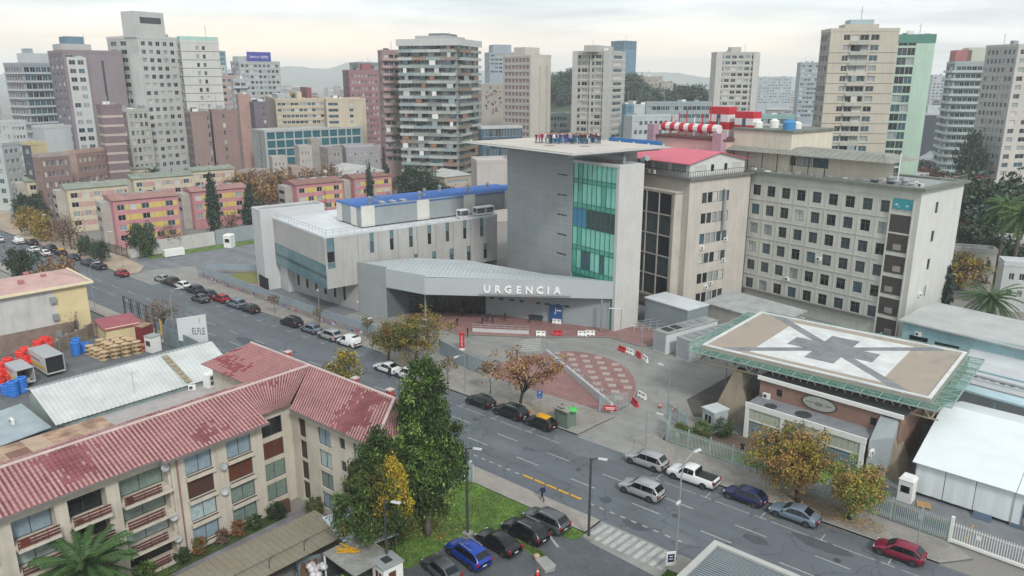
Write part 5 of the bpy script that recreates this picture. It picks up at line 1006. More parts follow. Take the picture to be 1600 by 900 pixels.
sgte = palisade('white sliding vehicle gate with a yellow post in front of marquee', (-8.6, 70.7), (6, 69.8), WHITE, .2, 14, MB().box(-.03, .03, -.015, .015, .25, 2.0).mesh('pale', WHITE)); sgte['category'] = 'gate'; sgte.name = 'sliding_gate'
MB().box(0, 14.6, -.08, .08, .05, .3).build('bottom_beam', WHITE, sgte); MB().box(-.15, .1, -.12, .12, 0, 2.5).build('gate_post', WHITE, sgte); MB().bar((1.0, .25, 0), (1.5, .25, 2.2), .1).build('yellow_post', mat('post_yellow', '#c7a23a', .6, .1), sgte)
for x in (1.9, 5.6): MB().box(x, x + .35, -.05, -.02, 1.1, 1.5).build('notice', WHITE, sgte)
# graffiti wall with steel screen along the hospital frontage
GRW = mat('weathered_plinth', '#8b8580', .9, .2, .5, fine=.1); SCR = mat('blue_grey_screen', '#8a979f', .55, .1, .4)
def screen(label, pts, base=.9, hh=2.1, graf=False):
    t = thing('screen_wall', label, 'wall', (pts[0][0], pts[0][1], .1)); o0 = Vector(pts[0])
    for a, b in zip(pts, pts[1:]):
        a, b = Vector(a) - o0, Vector(b) - o0; L_ = (b - a).length; n = max(1, round(L_ / 2.4)); an = math.atan2(b.y - a.y, b.x - a.x)
        for i in range(n):
            p, q = a.lerp(b, i / n), a.lerp(b, (i + 1) / n); s_ = (q - p).length
            if base: MB().box(0, s_ - .02, -.1, .1, 0, base).build('plinth', GRW, t, (p.x, p.y, 0), an)
            MB().box(.03, s_ - .03, -.03, .03, base + .03, hh).build('screen_panel', SCR, t, (p.x, p.y, 0), an); MB().box(-.05, .05, -.06, .06, base, hh + .15).build('post', STEEL, t, (p.x, p.y, 0), an)
            if graf and random.random() < .85:
                cols = [('spray_teal', '#5d9cae'), ('spray_magenta', '#b04d84'), ('spray_white', '#c9c9c9'), ('spray_dark', '#3c3a40'), ('spray_tan', '#b59a86'), ('spray_violet', '#6f5fa0')]
                for k in range(random.randint(4, 8)):
                    c = random.choice(cols); x = random.uniform(.1, s_ - .7); z = random.uniform(.02, .3); ww, hq = random.uniform(.35, 1.0), random.uniform(.35, .8); pts_ = [(x + ww * (.5 + .5 * random.uniform(.7, 1) * math.cos(th)), z + hq * (.5 + .5 * random.uniform(.55, 1) * math.sin(th))) for th in [j * math.pi / 5 for j in range(10)]]
                    MB().face([(u, -.104 - .002 * k, v) for u, v in pts_]).build('graffiti_patch', mat(*c, .7, .1), t, (p.x, p.y, 0), an)
    return t
screen('long graffitied plinth wall with grey steel screen along the hospital pavement', [(-149.5, 77.2), (-146, 75.6), (-125.5, 74.6), (-104, 73.3), (-88, 73.4)], .95, 2.3, True)
screen('plain grey steel screen fence left of the ambulance totem', [(-87.8, 73.4), (-79.4, 73.0)], .3, 2.2)
screen('grey steel screen gate behind the brown-leaved tree', [(-77.6, 75.4), (-70, 73.6), (-66.6, 73.4)], .0, 2.2)
screen('curved pale screen round the dry planting island', [(-149.5, 77.3), (-148.5, 80.5), (-144, 84), (-137, 88), (-131, 87.6)], .4, 1.8)
# ramp with railings at the island
rp = thing('entrance_ramp', 'sloping concrete ramp wall with steel handrails along the tiled island', 'ramp', (-65.8, 86.2, 0), math.atan2(-11.7, 19.2))
MB().hexa([(0, -.2, 0), (22.4, -.2, 0), (22.4, .2, 0), (0, .2, 0), (0, -.2, .5), (22.4, -.2, 1.25), (22.4, .2, 1.25), (0, .2, .5)]).build('ramp_wall', CONCL, rp)
b = MB()
for i in range(15): x = .2 + i * 1.57; z = .5 + x / 22.4 * .75; b.bar((x, 0, z), (x, 0, z + 1.0), .05)
for dz in (.5, 1.0): b.bar((.2, 0, .5 + dz), (22.2, 0, 1.25 + dz), .06)
b.build('handrail', ALU, rp)
pr = thing('entrance_balustrade', 'low white wall with steel railing in front of the emergency doors', 'railing', (-80.8, 86.0, .14), R(32))
MB().box(0, 9.2, -.1, .1, 0, .55).build('kerb_wall', CONCL, pr); b = MB()
for i in range(8): b.bar((.1 + i * 1.28, 0, .55), (.1 + i * 1.28, 0, 1.3), .05)
for z in (.9, 1.3): b.bar((0, 0, z), (9.2, 0, z), .06)
b.build('rail', ALU, pr)
gr = thing('stair_railings', 'cluster of steel stair railings between white tower wall and plant container', 'railing', (-60.4, 102.2, .1), R(40))
for k in range(4):
    b = MB(); b.bar((k * .3, k * 1.0, 1.0), (5 + k * .3, k * 1.0, 1.0 + .3 * k), .06)
    for i in range(5): b.bar((k * .3 + i * 1.2, k * 1.0, 0), (k * .3 + i * 1.2, k * 1.0, 1.0 + .3 * k * i / 4), .05)
    b.build('handrail', ALU, gr)
# white boundary wall by the pink flats, gate house
bw = thing('boundary_wall', 'long white boundary wall between pink flats and hospital access road', 'wall', (-176.5, 74.2, 0), R(87))
for i in range(7): MB().box(i * 2.9, i * 2.9 + 2.86, -.12, .12, 0, 3.3).build('wall_panel', mat('white_wall', '#b9b7b4', .85, .1, .4, streak=.1), bw)
bw2 = thing('boundary_wall', 'grey concrete boundary wall continuing behind the gatehouse', 'wall', (-175.3, 94.6, 0), R(86))
for i in range(9): MB().box(i * 3, i * 3 + 2.96, -.12, .12, 0, 3.6).build('wall_panel', CONCG, bw2)
o = clone(kb); place(o, (*G(350, 387), 0), R(30), 'white sentry kiosk standing on the grass by the access road'); o.scale = (1.5, 1.5, 1.25)
o = thing('white_tank', 'white rectangular tank lying beside the boundary wall gate', 'tank', (*G(272, 400), 0), R(80)); MB().box(-2.2, 2.2, -.9, .9, .2, 1.7).build('body', WHITE, o); MB().box(-2, -1.6, -.8, .8, 0, .2).box(1.6, 2, -.8, .8, 0, .2).build('support', KERB, o)
pl_ = palisade('dark railing along the ground floor of the pink flats', (-203, 73.2), (-176.6, 73.6), DKMET, .3, 3, MB().box(-.03, .03, -.02, .02, .1, 2.3).mesh('pale', DKMET), 2.3)
# small street things
def bollard_barrier(loc, rz, col, label):
    t = thing('road_barrier', label, 'barrier', loc, rz, 'plastic road barriers'); b = MB()
    pr = [(-.22, 0), (.22, 0), (.22, .18), (.1, .4), (.08, .8), (-.08, .8), (-.1, .4), (-.22, .18)]
    i0 = len(b.v); b.v += [(x, y, z) for x in (-.75, .75) for y, z in pr]
    for k in range(8): j = (k + 1) % 8; b.f.append((i0 + k, i0 + 8 + k, i0 + 8 + j, i0 + j)); b.m.append(0)
    b.f += [tuple(range(i0 + 7, i0 - 1, -1)), tuple(range(i0 + 8, i0 + 16))]; b.m += [0, 0]
    b.build('shell', RED if col else WHITE, t)
    for x in (-.35, .35): MB().box(x - .12, x + .12, -.235, .235, .02, .12).build('fork_slot', BLACK, t); MB().box(x - .1, x + .1, -.115, .115, .48, .66).build('hand_hole', BLACK, t)
    return t
for k, (px, py, c, a) in enumerate(((845, 526, 0, 30), (871, 525, 1, 30), (910, 526, 0, 30), (922, 525, 0, 30), (870, 507, 0, 20), (972, 549, 1, -15), (984, 553, 0, -15), (998, 558, 1, -35), (1008, 564, 0, -35), (1003, 622, 0, -20), (992, 633, 1, -35))):
    g_ = G(px, py); bollard_barrier((g_[0], g_[1], .15 if py < 530 else .01), R(a), c, ['white barrier alone left of the red one on the plaza', 'red barrier on the red plaza by the crossing', 'left one of a white barrier pair on the plaza edge', 'right one of a white barrier pair on the plaza edge',
        'white barrier in front of the blue notice board', 'red barrier at the left end of the line across the drive', 'white barrier touching the leftmost red one on the drive', 'second red barrier of the line across the drive', 'angled white barrier ending the line across the drive',
        'white barrier beside the tip of tiled island', 'red barrier at the entrance gate by the island tip'][k])
def cone(px, py, label):
    g_ = G(px, py); t = thing('traffic_cone', label, 'traffic cone', (g_[0], g_[1], .01), 0, 'orange traffic cones'); MB().box(-.2, .2, -.2, .2, 0, .05).build('base', BLACK, t); MB().lathe([(.15, .05), (.03, .75), (.02, .76)], n=10).build('body', mat('cone_orange', '#d8402a', .5, .05), t); MB().lathe([(.102, .36), (.075, .5)], n=10).build('band', WHITE, t)
cone(1031, 637, 'orange traffic cone left of lamp post at the car entrance'); cone(1051, 643, 'front one of two orange cones by the soil bank'); cone(1055, 640, 'rear one of two orange cones by the soil bank'); cone(840, 899, 'orange traffic cone beside the kerb stone in the car park')
def board(name, px, py, w, h, z0, m, label, rz, cat='sign', txt=None, tm_=None, ts=.3, post=True, depth=.06):
    g_ = G(px, py); t = thing(name, label, cat, (g_[0], g_[1], .1), rz); MB().box(-w / 2, w / 2, -depth / 2, depth / 2, z0, z0 + h).build('board', m, t)
    if post: MB().tube([(0, depth / 2 + .04, 0), (0, depth / 2 + .04, z0 + h * .8)], .045, 6).build('post', STEEL, t)
    for i, (s, zz, sz) in enumerate(txt or []): text(s, sz, t, (0, -depth / 2 - .012, zz), 0, tm_ or WHITE, .006, name='lettering')
    return t
BLUES = mat('sign_blue', '#245a9c', .5, .06)
t = board('notice_board', 868, 506, 2.3, 2.9, .3, mat('board_blue', '#264f82', .5, .08), 'tall dark blue notice board with white lettering on the plaza', R(18), 'notice board', [('J', 1.9, 1.3)], None, .3, False, .1)
text('exit', .4, t, (.55, -.07, 2.2), 0, WHITE, .006) if False else MB().box(.15, .95, -.062, -.052, 2.2, 2.42).build('print', WHITE, t)
board('parking_sign', 843, 648, .62, .95, 2.1, BLUES, 'blue parking sign on a dark post behind the taxi', R(30), 'sign', [('P', 2.62, .5), ('20', 2.2, .26)])
t = board('red_banner', 953, 650, 1.5, .7, .6, RED, 'small red notice banner on a frame at the ramp end', R(35), 'sign', [('ACCESO', .85, .28)] if False else None)
MB().box(-.6, .6, -.045, -.035, .95, 1.05).box(-.5, .5, -.045, -.035, .78, .86).build('print', WHITE, t)
t = thing('entrance_totem', 'red vertical totem sign with white side lettering at the hospital drive', 'sign', (*G(722, 547), .02), R(40)); MB().box(-.38, .38, -.2, .2, .35, 2.75).build('body', RED, t); MB().box(-.38, .38, -.2, .2, 0, .34).build('base', WHITE, t)
tx = text('URGENCIA', .36, t, (.12, -.21, 1.5), 0, WHITE, .006); tx.rotation_euler = (R(90), R(-90), 0)
t = board('blue_price_board', 1047, 893, .8, 1.3, .5, WHITE, 'white framed dark blue board leaning on the lawn corner', R(50), 'sign', None, None, .3, False, .08); MB().box(-.3, .3, -.05, -.04, .85, 1.6).build('panel', mat('navy_panel', '#1f2c55', .5, .05), t)
MB().box(-.15, .15, -.055, -.05, 1.35, 1.42).box(-.2, .2, -.055, -.05, 1.1, 1.16).build('print', WHITE, t)
ks = thing('green_kiosk', 'weathered green metal street kiosk with littered roof behind the taxi', 'kiosk', (*G(866, 664), .12), R(-4)); ks.scale = (.78, .8, .92)
b = MB(); b.box(0, 2.6, 0, 2.0, 0, 2.35); KG = mat('kiosk_green', '#64766a', .6, .18, .8); b.build('shell', KG, ks); b = MB()
for i in range(9): b.box(.05 + i * .28, .27 + i * .28, -.03, 0, .15, 2.2)
b.build('shutter', KG, ks); MB().box(-.25, 2.85, -.35, 2.2, 2.35, 2.5).build('roof', mat('kiosk_roof', '#8d8a84', .9, .25, 1), ks)
for i in range(9): MB().box(-.25, .25, -.06, .06, 0, .1).build('roof_debris', random.choice([DKMET, RUST]), ks, (random.uniform(.3, 2.3), random.uniform(0, 1.8), 2.5), random.uniform(0, 3))
um = thing('vendor_stand', 'bright green vendor parasol and small cart beside the green kiosk', 'stand', (*G(893, 668), .12)); MB().tube([(0, 0, 0), (0, 0, 2.4)], .03, 6).build('pole', STEEL, um); MB().lathe([(1.0, 2.15), (.5, 2.42), (.03, 2.55)], n=8).build('parasol', mat('parasol_green', '#3fae4f', .7, .1), um).scale = (.8, .6, 1); MB().lathe([(.3, 0), (.3, .06)], n=10).build('base', KERB, um)
sc = thing('security_cabin', 'grey portable guard cabin among shrubs at the car entrance', 'cabin', (*G(1096, 668), .02), R(-20)); b = MB(); facade(sc, b, (0, 0), (1.9, 0), 0, 2.5, [(.3, .9, 1.2, 1.1, GL[0])], .06, FRW, 2, split=True); facade(sc, b, (1.9, 0), (1.9, 2.2), 0, 2.5, []); facade(sc, b, (1.9, 2.2), (0, 2.2), 0, 2.5, []); facade(sc, b, (0, 2.2), (0, 0), 0, 2.5, [(.4, .1, .9, 2.0, GL[0])], .06, FRW, 1, split=True); b.build('wall', mat('cabin_grey', '#a4adb0', .6, .08), sc); MB().box(-.12, 2.02, -.12, 2.32, 2.5, 2.66).build('roof', mat('cabin_roof', '#b5babb', .6, .12), sc)
kp = thing('kerb_block', 'rounded concrete kerb block at the end of the grass strip in the car park', 'kerb', (-34.1, 44.9, 0), R(-20)); MB().prism([(-.9, -.5), (.9, -.6), (1.0, .3), (.7, .6), (-.8, .55)], 0, .3).build('body', KERB, kp); bo = tag(MB().lathe([(.05, 0), (.3, .08), (.32, .25), (.15, .38)], n=8).build('boulder', RUST, None, (-35.3, 45.2, .05), 0, True), 'small brown boulder beside the concrete kerb block', 'boulder')
# ---------------------------------------------------------------- vehicles
# station rows front to rear: (x share of length from front, belt height, top height, top half width share, is cabin)
CARS = {
 'hatch':  (3.95, 1.70, 1.47, [(0, .50, .60, .80, 0), (.03, .66, .74, .82, 0), (.12, .80, .86, .82, 0), (.25, .86, .94, .80, 0), (.42, .86, 1.42, .70, 1), (.60, .87, 1.47, .70, 1), (.82, .88, 1.44, .69, 1), (.965, .90, 1.02, .74, 1), (.985, .86, .92, .80, 0), (1, .60, .70, .82, 0)], .15, .81),
 'sedan':  (4.45, 1.74, 1.44, [(0, .50, .58, .80, 0), (.03, .64, .70, .82, 0), (.13, .77, .84, .82, 0), (.27, .84, .92, .80, 0), (.44, .84, 1.39, .68, 1), (.56, .85, 1.44, .68, 1), (.70, .86, 1.41, .67, 1), (.86, .90, 1.02, .74, 1), (.97, .90, .98, .80, 0), (1, .60, .75, .82, 0)], .17, .80),
 'suv':    (4.45, 1.82, 1.66, [(0, .58, .70, .82, 0), (.03, .76, .86, .84, 0), (.12, .90, .98, .84, 0), (.25, .97, 1.06, .82, 0), (.40, .97, 1.60, .73, 1), (.58, .98, 1.66, .73, 1), (.87, .99, 1.62, .71, 1), (.972, 1.0, 1.12, .76, 1), (.988, .96, 1.02, .82, 0), (1, .68, .80, .84, 0)], .16, .80),
 'pickup': (5.2, 1.86, 1.76, [(0, .66, .78, .84, 0), (.025, .84, .94, .86, 0), (.11, .98, 1.06, .86, 0), (.22, 1.04, 1.13, .84, 0), (.34, 1.08, 1.70, .73, 1), (.45, 1.09, 1.76, .73, 1), (.57, 1.10, 1.72, .72, 1), (.61, 1.10, 1.14, .86, 1), (.98, 1.08, 1.12, .88, 0), (1, .7, .95, .88, 0)], .155, .785),
 'van':    (4.2, 1.75, 1.82, [(0, .58, .70, .82, 0), (.03, .74, .84, .84, 0), (.12, .90, .98, .84, 0), (.20, .98, 1.06, .82, 0), (.36, 1.02, 1.74, .76, 1), (.52, 1.03, 1.82, .78, 1), (.80, 1.04, 1.82, .78, 1), (.97, 1.05, 1.72, .77, 1), (.99, 1.0, 1.1, .84, 0), (1, .6, .8, .84, 0)], .16, .80)}
PAINTS = {}
def paint(nm, col, metal=.25):
    return mat('paint_' + nm, col, .28, .04, 1.0, metal=metal, spec=.6)
for k, c in dict(silver='#9fa1a2', white='#cfd0cf', black='#17191c', blue='#1d3f9c', navy='#222b52', grey='#55585c', red='#9c1f2c', maroon='#7d1a35', bluegrey='#6d7c8a', darkblue='#2c3644', green='#44555a').items(): PAINTS[k] = paint(k, c, 0 if k in ('white', 'black') else .25)
CGL = mat('car_glass', '#12171b', .06, .1); TYRE = BLACK; RIM = mat('alloy_rim', '#8d9092', .35, .05, metal=.6); TAIL = mat('tail_lamp', '#8c1420', .25, .05); HEADL = mat('head_lamp', '#c5cacc', .15, .05); TRIM = mat('black_trim', '#1d1f21', .6, .05); PLATE = mat('number_plate', '#c4c4bf', .5, .05); YEL = mat('taxi_yellow', '#d39b1c', .35, .04)
_cm = {}
def car_meshes(kind):
    if kind in _cm: return _cm[kind]
    L, W, Hh, S, wf, wr = CARS[kind]; hw = W / 2; body = MB(); secs = []
    for x, zb, zt, wt, cab in S:
        X = L / 2 - x * L; e = 1 if .02 < x < .98 else .93; z0 = .24 if .02 < x < .98 else .34
        half = [(hw * .86 * e, z0), (hw * .97 * e, z0 + .1), (hw * e, z0 + .26), (hw * .985 * e, zb - .06), (hw * .94 * e, zb), (hw * wt, zt - .03), (hw * wt * .8, zt + .015), (0, zt + .035)]
        secs.append([(X, y, z) for y, z in half] + [(X, -y, z) for y, z in half[-2::-1]])
    n = len(secs[0]); i0 = len(body.v)
    for s in secs: body.v += s
    for i in range(len(secs) - 1):
        for k in range(n - 1):
            a = i0 + i * n + k; body.f.append((a, a + 1, a + n + 1, a + n)); body.m.append(0)
    body.f.append(tuple(i0 + k for k in range(n))); body.f.append(tuple(i0 + (len(secs) - 1) * n + k for k in reversed(range(n)))); body.m += [0, 0]
    for i in range(len(secs) - 1): a = i0 + i * n; body.f.append((a + n - 1, a, a + n, a + n + n - 1)); body.m.append(0)
    def patch(q, ins, off=.012):
        q = [Vector(p) for p in q]; c = sum(q, Vector()) / 4; nr = (q[1] - q[0]).cross(q[3] - q[0]).normalized()
        if nr.dot(c - Vector((c.x * .6, 0, .5))) < 0: nr = -nr
        def bl(u, v): return q[0].lerp(q[1], u).lerp(q[3].lerp(q[2], u), v) + nr * off
        return [bl(ins[0], ins[2]), bl(1 - ins[1], ins[2]), bl(1 - ins[1], 1 - ins[3]), bl(ins[0], 1 - ins[3])]
    cab = [i for i, s in enumerate(S) if s[4]]; c0, c1 = cab[0], cab[-1]; out = {}
    sides = []
    for sgn in (0, 1):
        g = MB()
        for i in range(c0 - 1, c1):
            A, B = secs[i], secs[i + 1]; k = 4 if not sgn else n - 6
            lo, hi = (k, k + 1) if not sgn else (k + 1, k)
            if kind == 'van' and i >= c0 + 1: continue
            if kind == 'pickup' and i >= c1 - 1: continue
            if i == c0 - 1: q = patch([A[lo], B[lo], B[hi], A[hi]], (.34, .012, .06, .12))
            else: q = patch([A[lo], B[lo], B[hi], A[hi]], (.012, .02, .06, .12))
            g.face(q)
        sides.append(g)
    def center(i, ins):
        A, B = secs[i], secs[i + 1]; g = MB(); g.face(patch([A[5], B[5], B[n - 6], A[n - 6]], ins, .088)); return g
    ws = center(c0 - 1, (.07, .04, .05, .05)); rw = center(c1 - 1 if kind != 'sedan' else c1 - 1, (.06, .1, .06, .06))
    roof = MB()
    for i in range(c0, c1 - 1): roof.face(patch([secs[i][5], secs[i + 1][5], secs[i + 1][n - 6], secs[i][n - 6]], (.0, .0, .02, .02), .085))
    r = dict(body=body.mesh('body', PAINTS['white'], True), ws=ws.mesh('windscreen', CGL), rw=rw.mesh('rear_window', CGL), s0=sides[0].mesh('side_window', CGL), s1=sides[1].mesh('side_window', CGL), roof=roof.mesh('roof_panel', YEL))
    wr_ = .33 if kind in ('suv', 'pickup') else .30
    r['tyre'] = MB().lathe([(wr_ * .62, -.1), (wr_ * .95, -.1), (wr_, -.06), (wr_, .06), (wr_ * .95, .1), (wr_ * .62, .1)], n=16).mesh('wheel', TYRE)
    r['rim'] = MB().lathe([(wr_ * .62, .06), (wr_ * .6, .108), (wr_ * .2, .085), (wr_ * .15, .112)], n=12).mesh('rim', RIM); r['arch'] = MB().lathe([(wr_ + .07, -.05), (wr_ + .07, .0)], n=16).mesh('wheel_arch', TRIM); r['wr'] = wr_
    zt = S[1][1]; r['hl'] = MB().box(-.16, .05, -.17, .17, -.07, .07).mesh('headlight', HEADL); r['tl'] = MB().box(-.04, .1, -.1, .1, -.17, .15).mesh('tail_light', TAIL)
    r['mir'] = MB().box(-.06, .06, -.1, .1, 0, .13).mesh('wing_mirror', TRIM); r['pl'] = MB().box(-.01, .01, -.2, .2, 0, .11).mesh('number_plate', PLATE); r['sill'] = MB().box(-L * .3, L * .3, -.02, .02, .2, .3).mesh('sill', TRIM)
    r['bump'] = MB().box(-.05, .05, -hw * .86, hw * .86, 0, .14).mesh('bumper', TRIM)
    if kind == 'pickup': r['bed'] = MB().box(-.95, .95, -.72, .72, 0, .02).mesh('load_bed', TRIM); b = MB(); [b.bar((.92, y, 0), (.92, y * .9, .55), .07) or b.bar((.92, y * .9, .55), (.1, y, 0), .06) for y in (-.72, .72)]; b.bar((.92, -.65, .55), (.92, .65, .55), .07); r['bar'] = b.mesh('roll_bar', TRIM)
    if kind == 'suv': r['rail'] = MB().box(-.85, .75, -.02, .02, 0, .04).mesh('roof_rail', ALU)
    _cm[kind] = r; return r
_bm = {}
def car(kind, col, x, y, label, rz=180, group='parked cars', taxi=False, z=.0, name='parked_car', cat='car'):
    L, W, Hh, S, wf, wr = CARS[kind]; r = car_meshes(kind); hw = W / 2; t = thing(name, label, cat, (x, y, z + .006), R(rz), group)
    if (kind, col) not in _bm: me = r['body'].copy(); me.materials.clear(); me.materials.append(PAINTS[col]); _bm[(kind, col)] = me
    b = ob('body', _bm[(kind, col)], t)
    ob('windscreen', r['ws'], t); ob('rear_window', r['rw'], t); ob('side_window', r['s0'], t); ob('side_window', r['s1'], t)
    for sx in (wf, wr):
        for sg in (1, -1):
            X = L / 2 - sx * L; w_ = ob('wheel', r['tyre'], t, (X, sg * (hw - .1), r['wr'])); w_.rotation_euler = (R(-90 * sg), 0, 0); ob('rim', r['rim'], w_)
            a = ob('wheel_arch', r['arch'], t, (X, sg * (hw + .004), r['wr'] + .02)); a.rotation_euler = (R(-90 * sg), 0, 0)
    zl = S[1][1] - .05; zr = S[-2][1] - .1
    for sg in (1, -1):
        o = ob('headlight', r['hl'], t, (L / 2 - .07, sg * hw * .72, zl)); o = ob('tail_light', r['tl'], t, (-L / 2 + .03, sg * hw * .82, zr)); ob('wing_mirror', r['mir'], t, (L / 2 - .3 * L, sg * (hw + .06), S[3][1] + .02)); ob('sill', r['sill'], t, (0, sg * hw * .955, 0))
        if kind == 'suv': ob('roof_rail', r['rail'], t, (-.35, sg * hw * .66, Hh + .03))
    ob('number_plate', r['pl'], t, (-L / 2 - .02, 0, .52)); ob('number_plate', r['pl'], t, (L / 2 + .02, 0, .42)); ob('bumper', r['bump'], t, (-L / 2 + .02, 0, .3)); ob('bumper', r['bump'], t, (L / 2 - .02, 0, .26))
    if kind == 'pickup': ob('load_bed', r['bed'], t, (-L / 2 + 1.12, 0, 1.16)); ob('roll_bar', r['bar'], t, (-L / 2 + 1.15, 0, 1.12))
    if taxi: ob('roof_panel', r['roof'], t); MB().box(-.12, .12, -.3, .3, 0, .14).build('taxi_sign', YEL, t, (.1, 0, Hh + .05))
    return t
car('suv', 'silver', -32.2 - 1.6, 60.1, 'silver crossover driving in the middle lane past the white pickup', 180, 'cars on the road', name='moving_car')
car('suv', 'silver', -36.5, 65.65, 'silver crossover parked nearest the hospital car entrance')
car('pickup', 'white', -31.1, 65.75, 'white double cab pickup with black roll bar parked behind silver crossover', name='parked_pickup', cat='pickup')
car('hatch', 'navy', -25.5, 65.7, 'dark blue hatchback parked behind the white pickup')
car('sedan', 'bluegrey', -20.6, 65.6, 'blue-grey saloon parked beneath the leaning brown tree')
car('hatch', 'maroon', -11.5, 65.55, 'dark red hatchback parked at the lower right by white gate')
car('hatch', 'black', -60.5, 65.7, 'black hatchback parked farthest left of three beside the kiosk tree')
car('suv', 'black', -55.5, 65.7, 'black estate parked between black hatchback and yellow-roofed taxi')
car('hatch', 'black', -50.9, 65.7, 'black taxi with yellow roof parked in front of green kiosk', taxi=True, name='taxi', cat='taxi')
car('sedan', 'white', -78.2, 65.7, 'white saloon with open door parked by the kerb bend')
car('pickup', 'white', -73.6, 65.9, 'white utility truck half hidden by the tall green tree', name='parked_pickup', cat='pickup')
for x, y, k, c, lb in ((-150.8, 69, 'hatch', 'silver', 'pale silver hatchback at the head of the far parked row'), (-146.9, 69, 'suv', 'black', 'black crossover second in the far parked row'), (-142.7, 69.1, 'hatch', 'white', 'small white car third in the far parked row'),
     (-137.6, 69, 'suv', 'darkblue', 'dark crossover parked behind the small white car'), (-133.0, 69.1, 'hatch', 'darkblue', 'dark hatchback parked in front of the bright red car'), (-128.2, 69.1, 'hatch', 'red', 'bright red hatchback in the far parked row'),
     (-123.0, 69, 'suv', 'bluegrey', 'grey-blue crossover parked behind the bright red car'), (-118.4, 69, 'hatch', 'black', 'small black hatchback with white plate under the curved lamp'), (-106.3, 69.2, 'suv', 'black', 'black crossover parked alone before the silver minivans'),
     (-100.9, 69.2, 'hatch', 'bluegrey', 'light blue-grey hatchback before the silver estate'), (-95.8, 69.1, 'suv', 'silver', 'silver estate parked next to the white van'), (-91.0, 69.1, 'van', 'white', 'small white panel van last in the row by the screen fence')):
    car(k, c, x, y, lb)
car('sedan', 'grey', -131.4, 66.7, 'dark grey saloon double parked beside the red hatchback', group='cars on the road')
car('hatch', 'red', -161.7, 65.7, 'red hatchback with lit lamps near the side street corner', 180, 'cars on the road')
for k, (x, y, kd, c, lb) in enumerate(((-177.2, 66.0 - .8, 'sedan', 'darkblue', 'dark saloon ahead of the black pickup on the left street'), (-172.0, 65.3, 'pickup', 'darkblue', 'dark pickup parked near the side street corner'), (-185.0, 65.2, 'sedan', 'darkblue', 'dark blue saloon under the street trees'),
     (-192.0, 65.2, 'hatch', 'black', 'distant taxi with yellow roof among the street trees'), (-194.5, 62.6, 'hatch', 'white', 'white and red car stopped beside the distant taxi'), (-200.5, 62.4, 'sedan', 'white', 'distant white saloon in the left lane'), (-199.0, 65.4, 'suv', 'darkblue', 'distant dark crossover behind the taxi'),
     (-214.0, 63.5, 'van', 'white', 'distant white van on the left street'), (-220, 61, 'hatch', 'white', 'distant white hatchback near the left edge'), (-210, 65.2, 'sedan', 'black', 'distant black saloon near the trees'), (-232, 62.5, 'suv', 'silver', 'distant silver crossover far up the left street'), (-240, 65, 'hatch', 'white', 'farthest white hatchback on the left street'))):
    car(kd, c, x, y, lb, 180, 'cars on the left street', taxi=(k == 3))
car('suv', 'blue', -39.7, 41.3, 'bright blue crossover in the car park', 172, 'cars in the car park')
car('sedan', 'black', -38.9, 44.3, 'black saloon beside the blue crossover in the car park', 176, 'cars in the car park')
car('suv', 'black', -38.1, 47.1, 'black four wheel drive beside the grass strip', 178, 'cars in the car park')
car('suv', 'grey', -37.7, 49.7, 'grey crossover nearest the pavement in the car park', 179, 'cars in the car park')
car('hatch', 'grey', -40.0, 38.4, 'dark grey hatchback at the bottom edge of the car park', 168, 'cars in the car park')
# ---------------------------------------------------------------- lamps and poles
def lamp(x, y, h, label, arm=(1, 0), style='led', reach=1.6, m=None, z=.12, r=.07):
    t = thing('street_lamp', label, 'street lamp', (x, y, z)); m = m or STEEL; a = Vector((arm[0], arm[1], 0)).normalized()
    if style == 'curve':
        pts = [Vector((0, 0, 0)), Vector((0, 0, h * .78))] + [Vector((0, 0, h * .78)) + a * reach * (1 - math.cos(k * R(22))) + _z * (h * .22) * math.sin(k * R(22)) for k in range(1, 5)]
        MB().tube(pts, [r * 1.3, r, r * .8, r * .7, r * .7, r * .6], 7).build('pole', m, t); e = pts[-1]
    else:
        MB().tube([(0, 0, 0), (0, 0, h)], [r * 1.3, r], 7).build('pole', m, t); e = a * reach + _z * (h + .12); MB().tube([(0, 0, h - .05), e], .05, 6).build('arm', m, t)
    hd_ = MB().hexa([(-.05, -.13, -.06), (.75, -.16, -.05), (.75, .16, -.05), (-.05, .13, -.06), (-.05, -.1, .04), (.75, -.13, .05), (.75, .13, .05), (-.05, .1, .04)]).build('lamp_head', mat('lamp_head_grey', '#b8bcbd', .4, .05), t, e, math.atan2(a.y, a.x)); MB().box(.2, .7, -.11, .11, -.075, -.055).build('lens', WHITE, hd_)
    return t
DP = mat('dark_green_pole', '#39413f', .5, .1)
l = lamp(-26.1, 52.9, 9.6, 'grey street lamp with curved arm and second lower head at bottom right', (.25, 1), 'curve', 1.5); MB().hexa([(-.1, -.5, 5.3), (.15, -.5, 5.3), (.15, 0, 5.45), (-.1, 0, 5.45), (-.1, -.5, 5.4), (.15, -.5, 5.4), (.15, 0, 5.55), (-.1, 0, 5.55)]).build('lower_head', mat('lamp_head_grey', '#b8bcbd'), l)
for x, y, h, lb in ((-33.6, 50.6, 7.9, 'dark tall lamp post at the crosswalk lawn corner'), (-42.3, 44.0, 8.6, 'dark lamp post standing at the lawn edge beside blue car'), (-42.7, 34.9, 7.4, 'dark lamp post beside the white guard booth')):
    l = lamp(x, y, h, lb, (.9, .35), 'led', .7, DP, .02, .1); MB().prism([(-.4, -.4), (.4, -.4), (.4, .4), (-.4, .4)], 0, .22).build('footing', KERB, l)
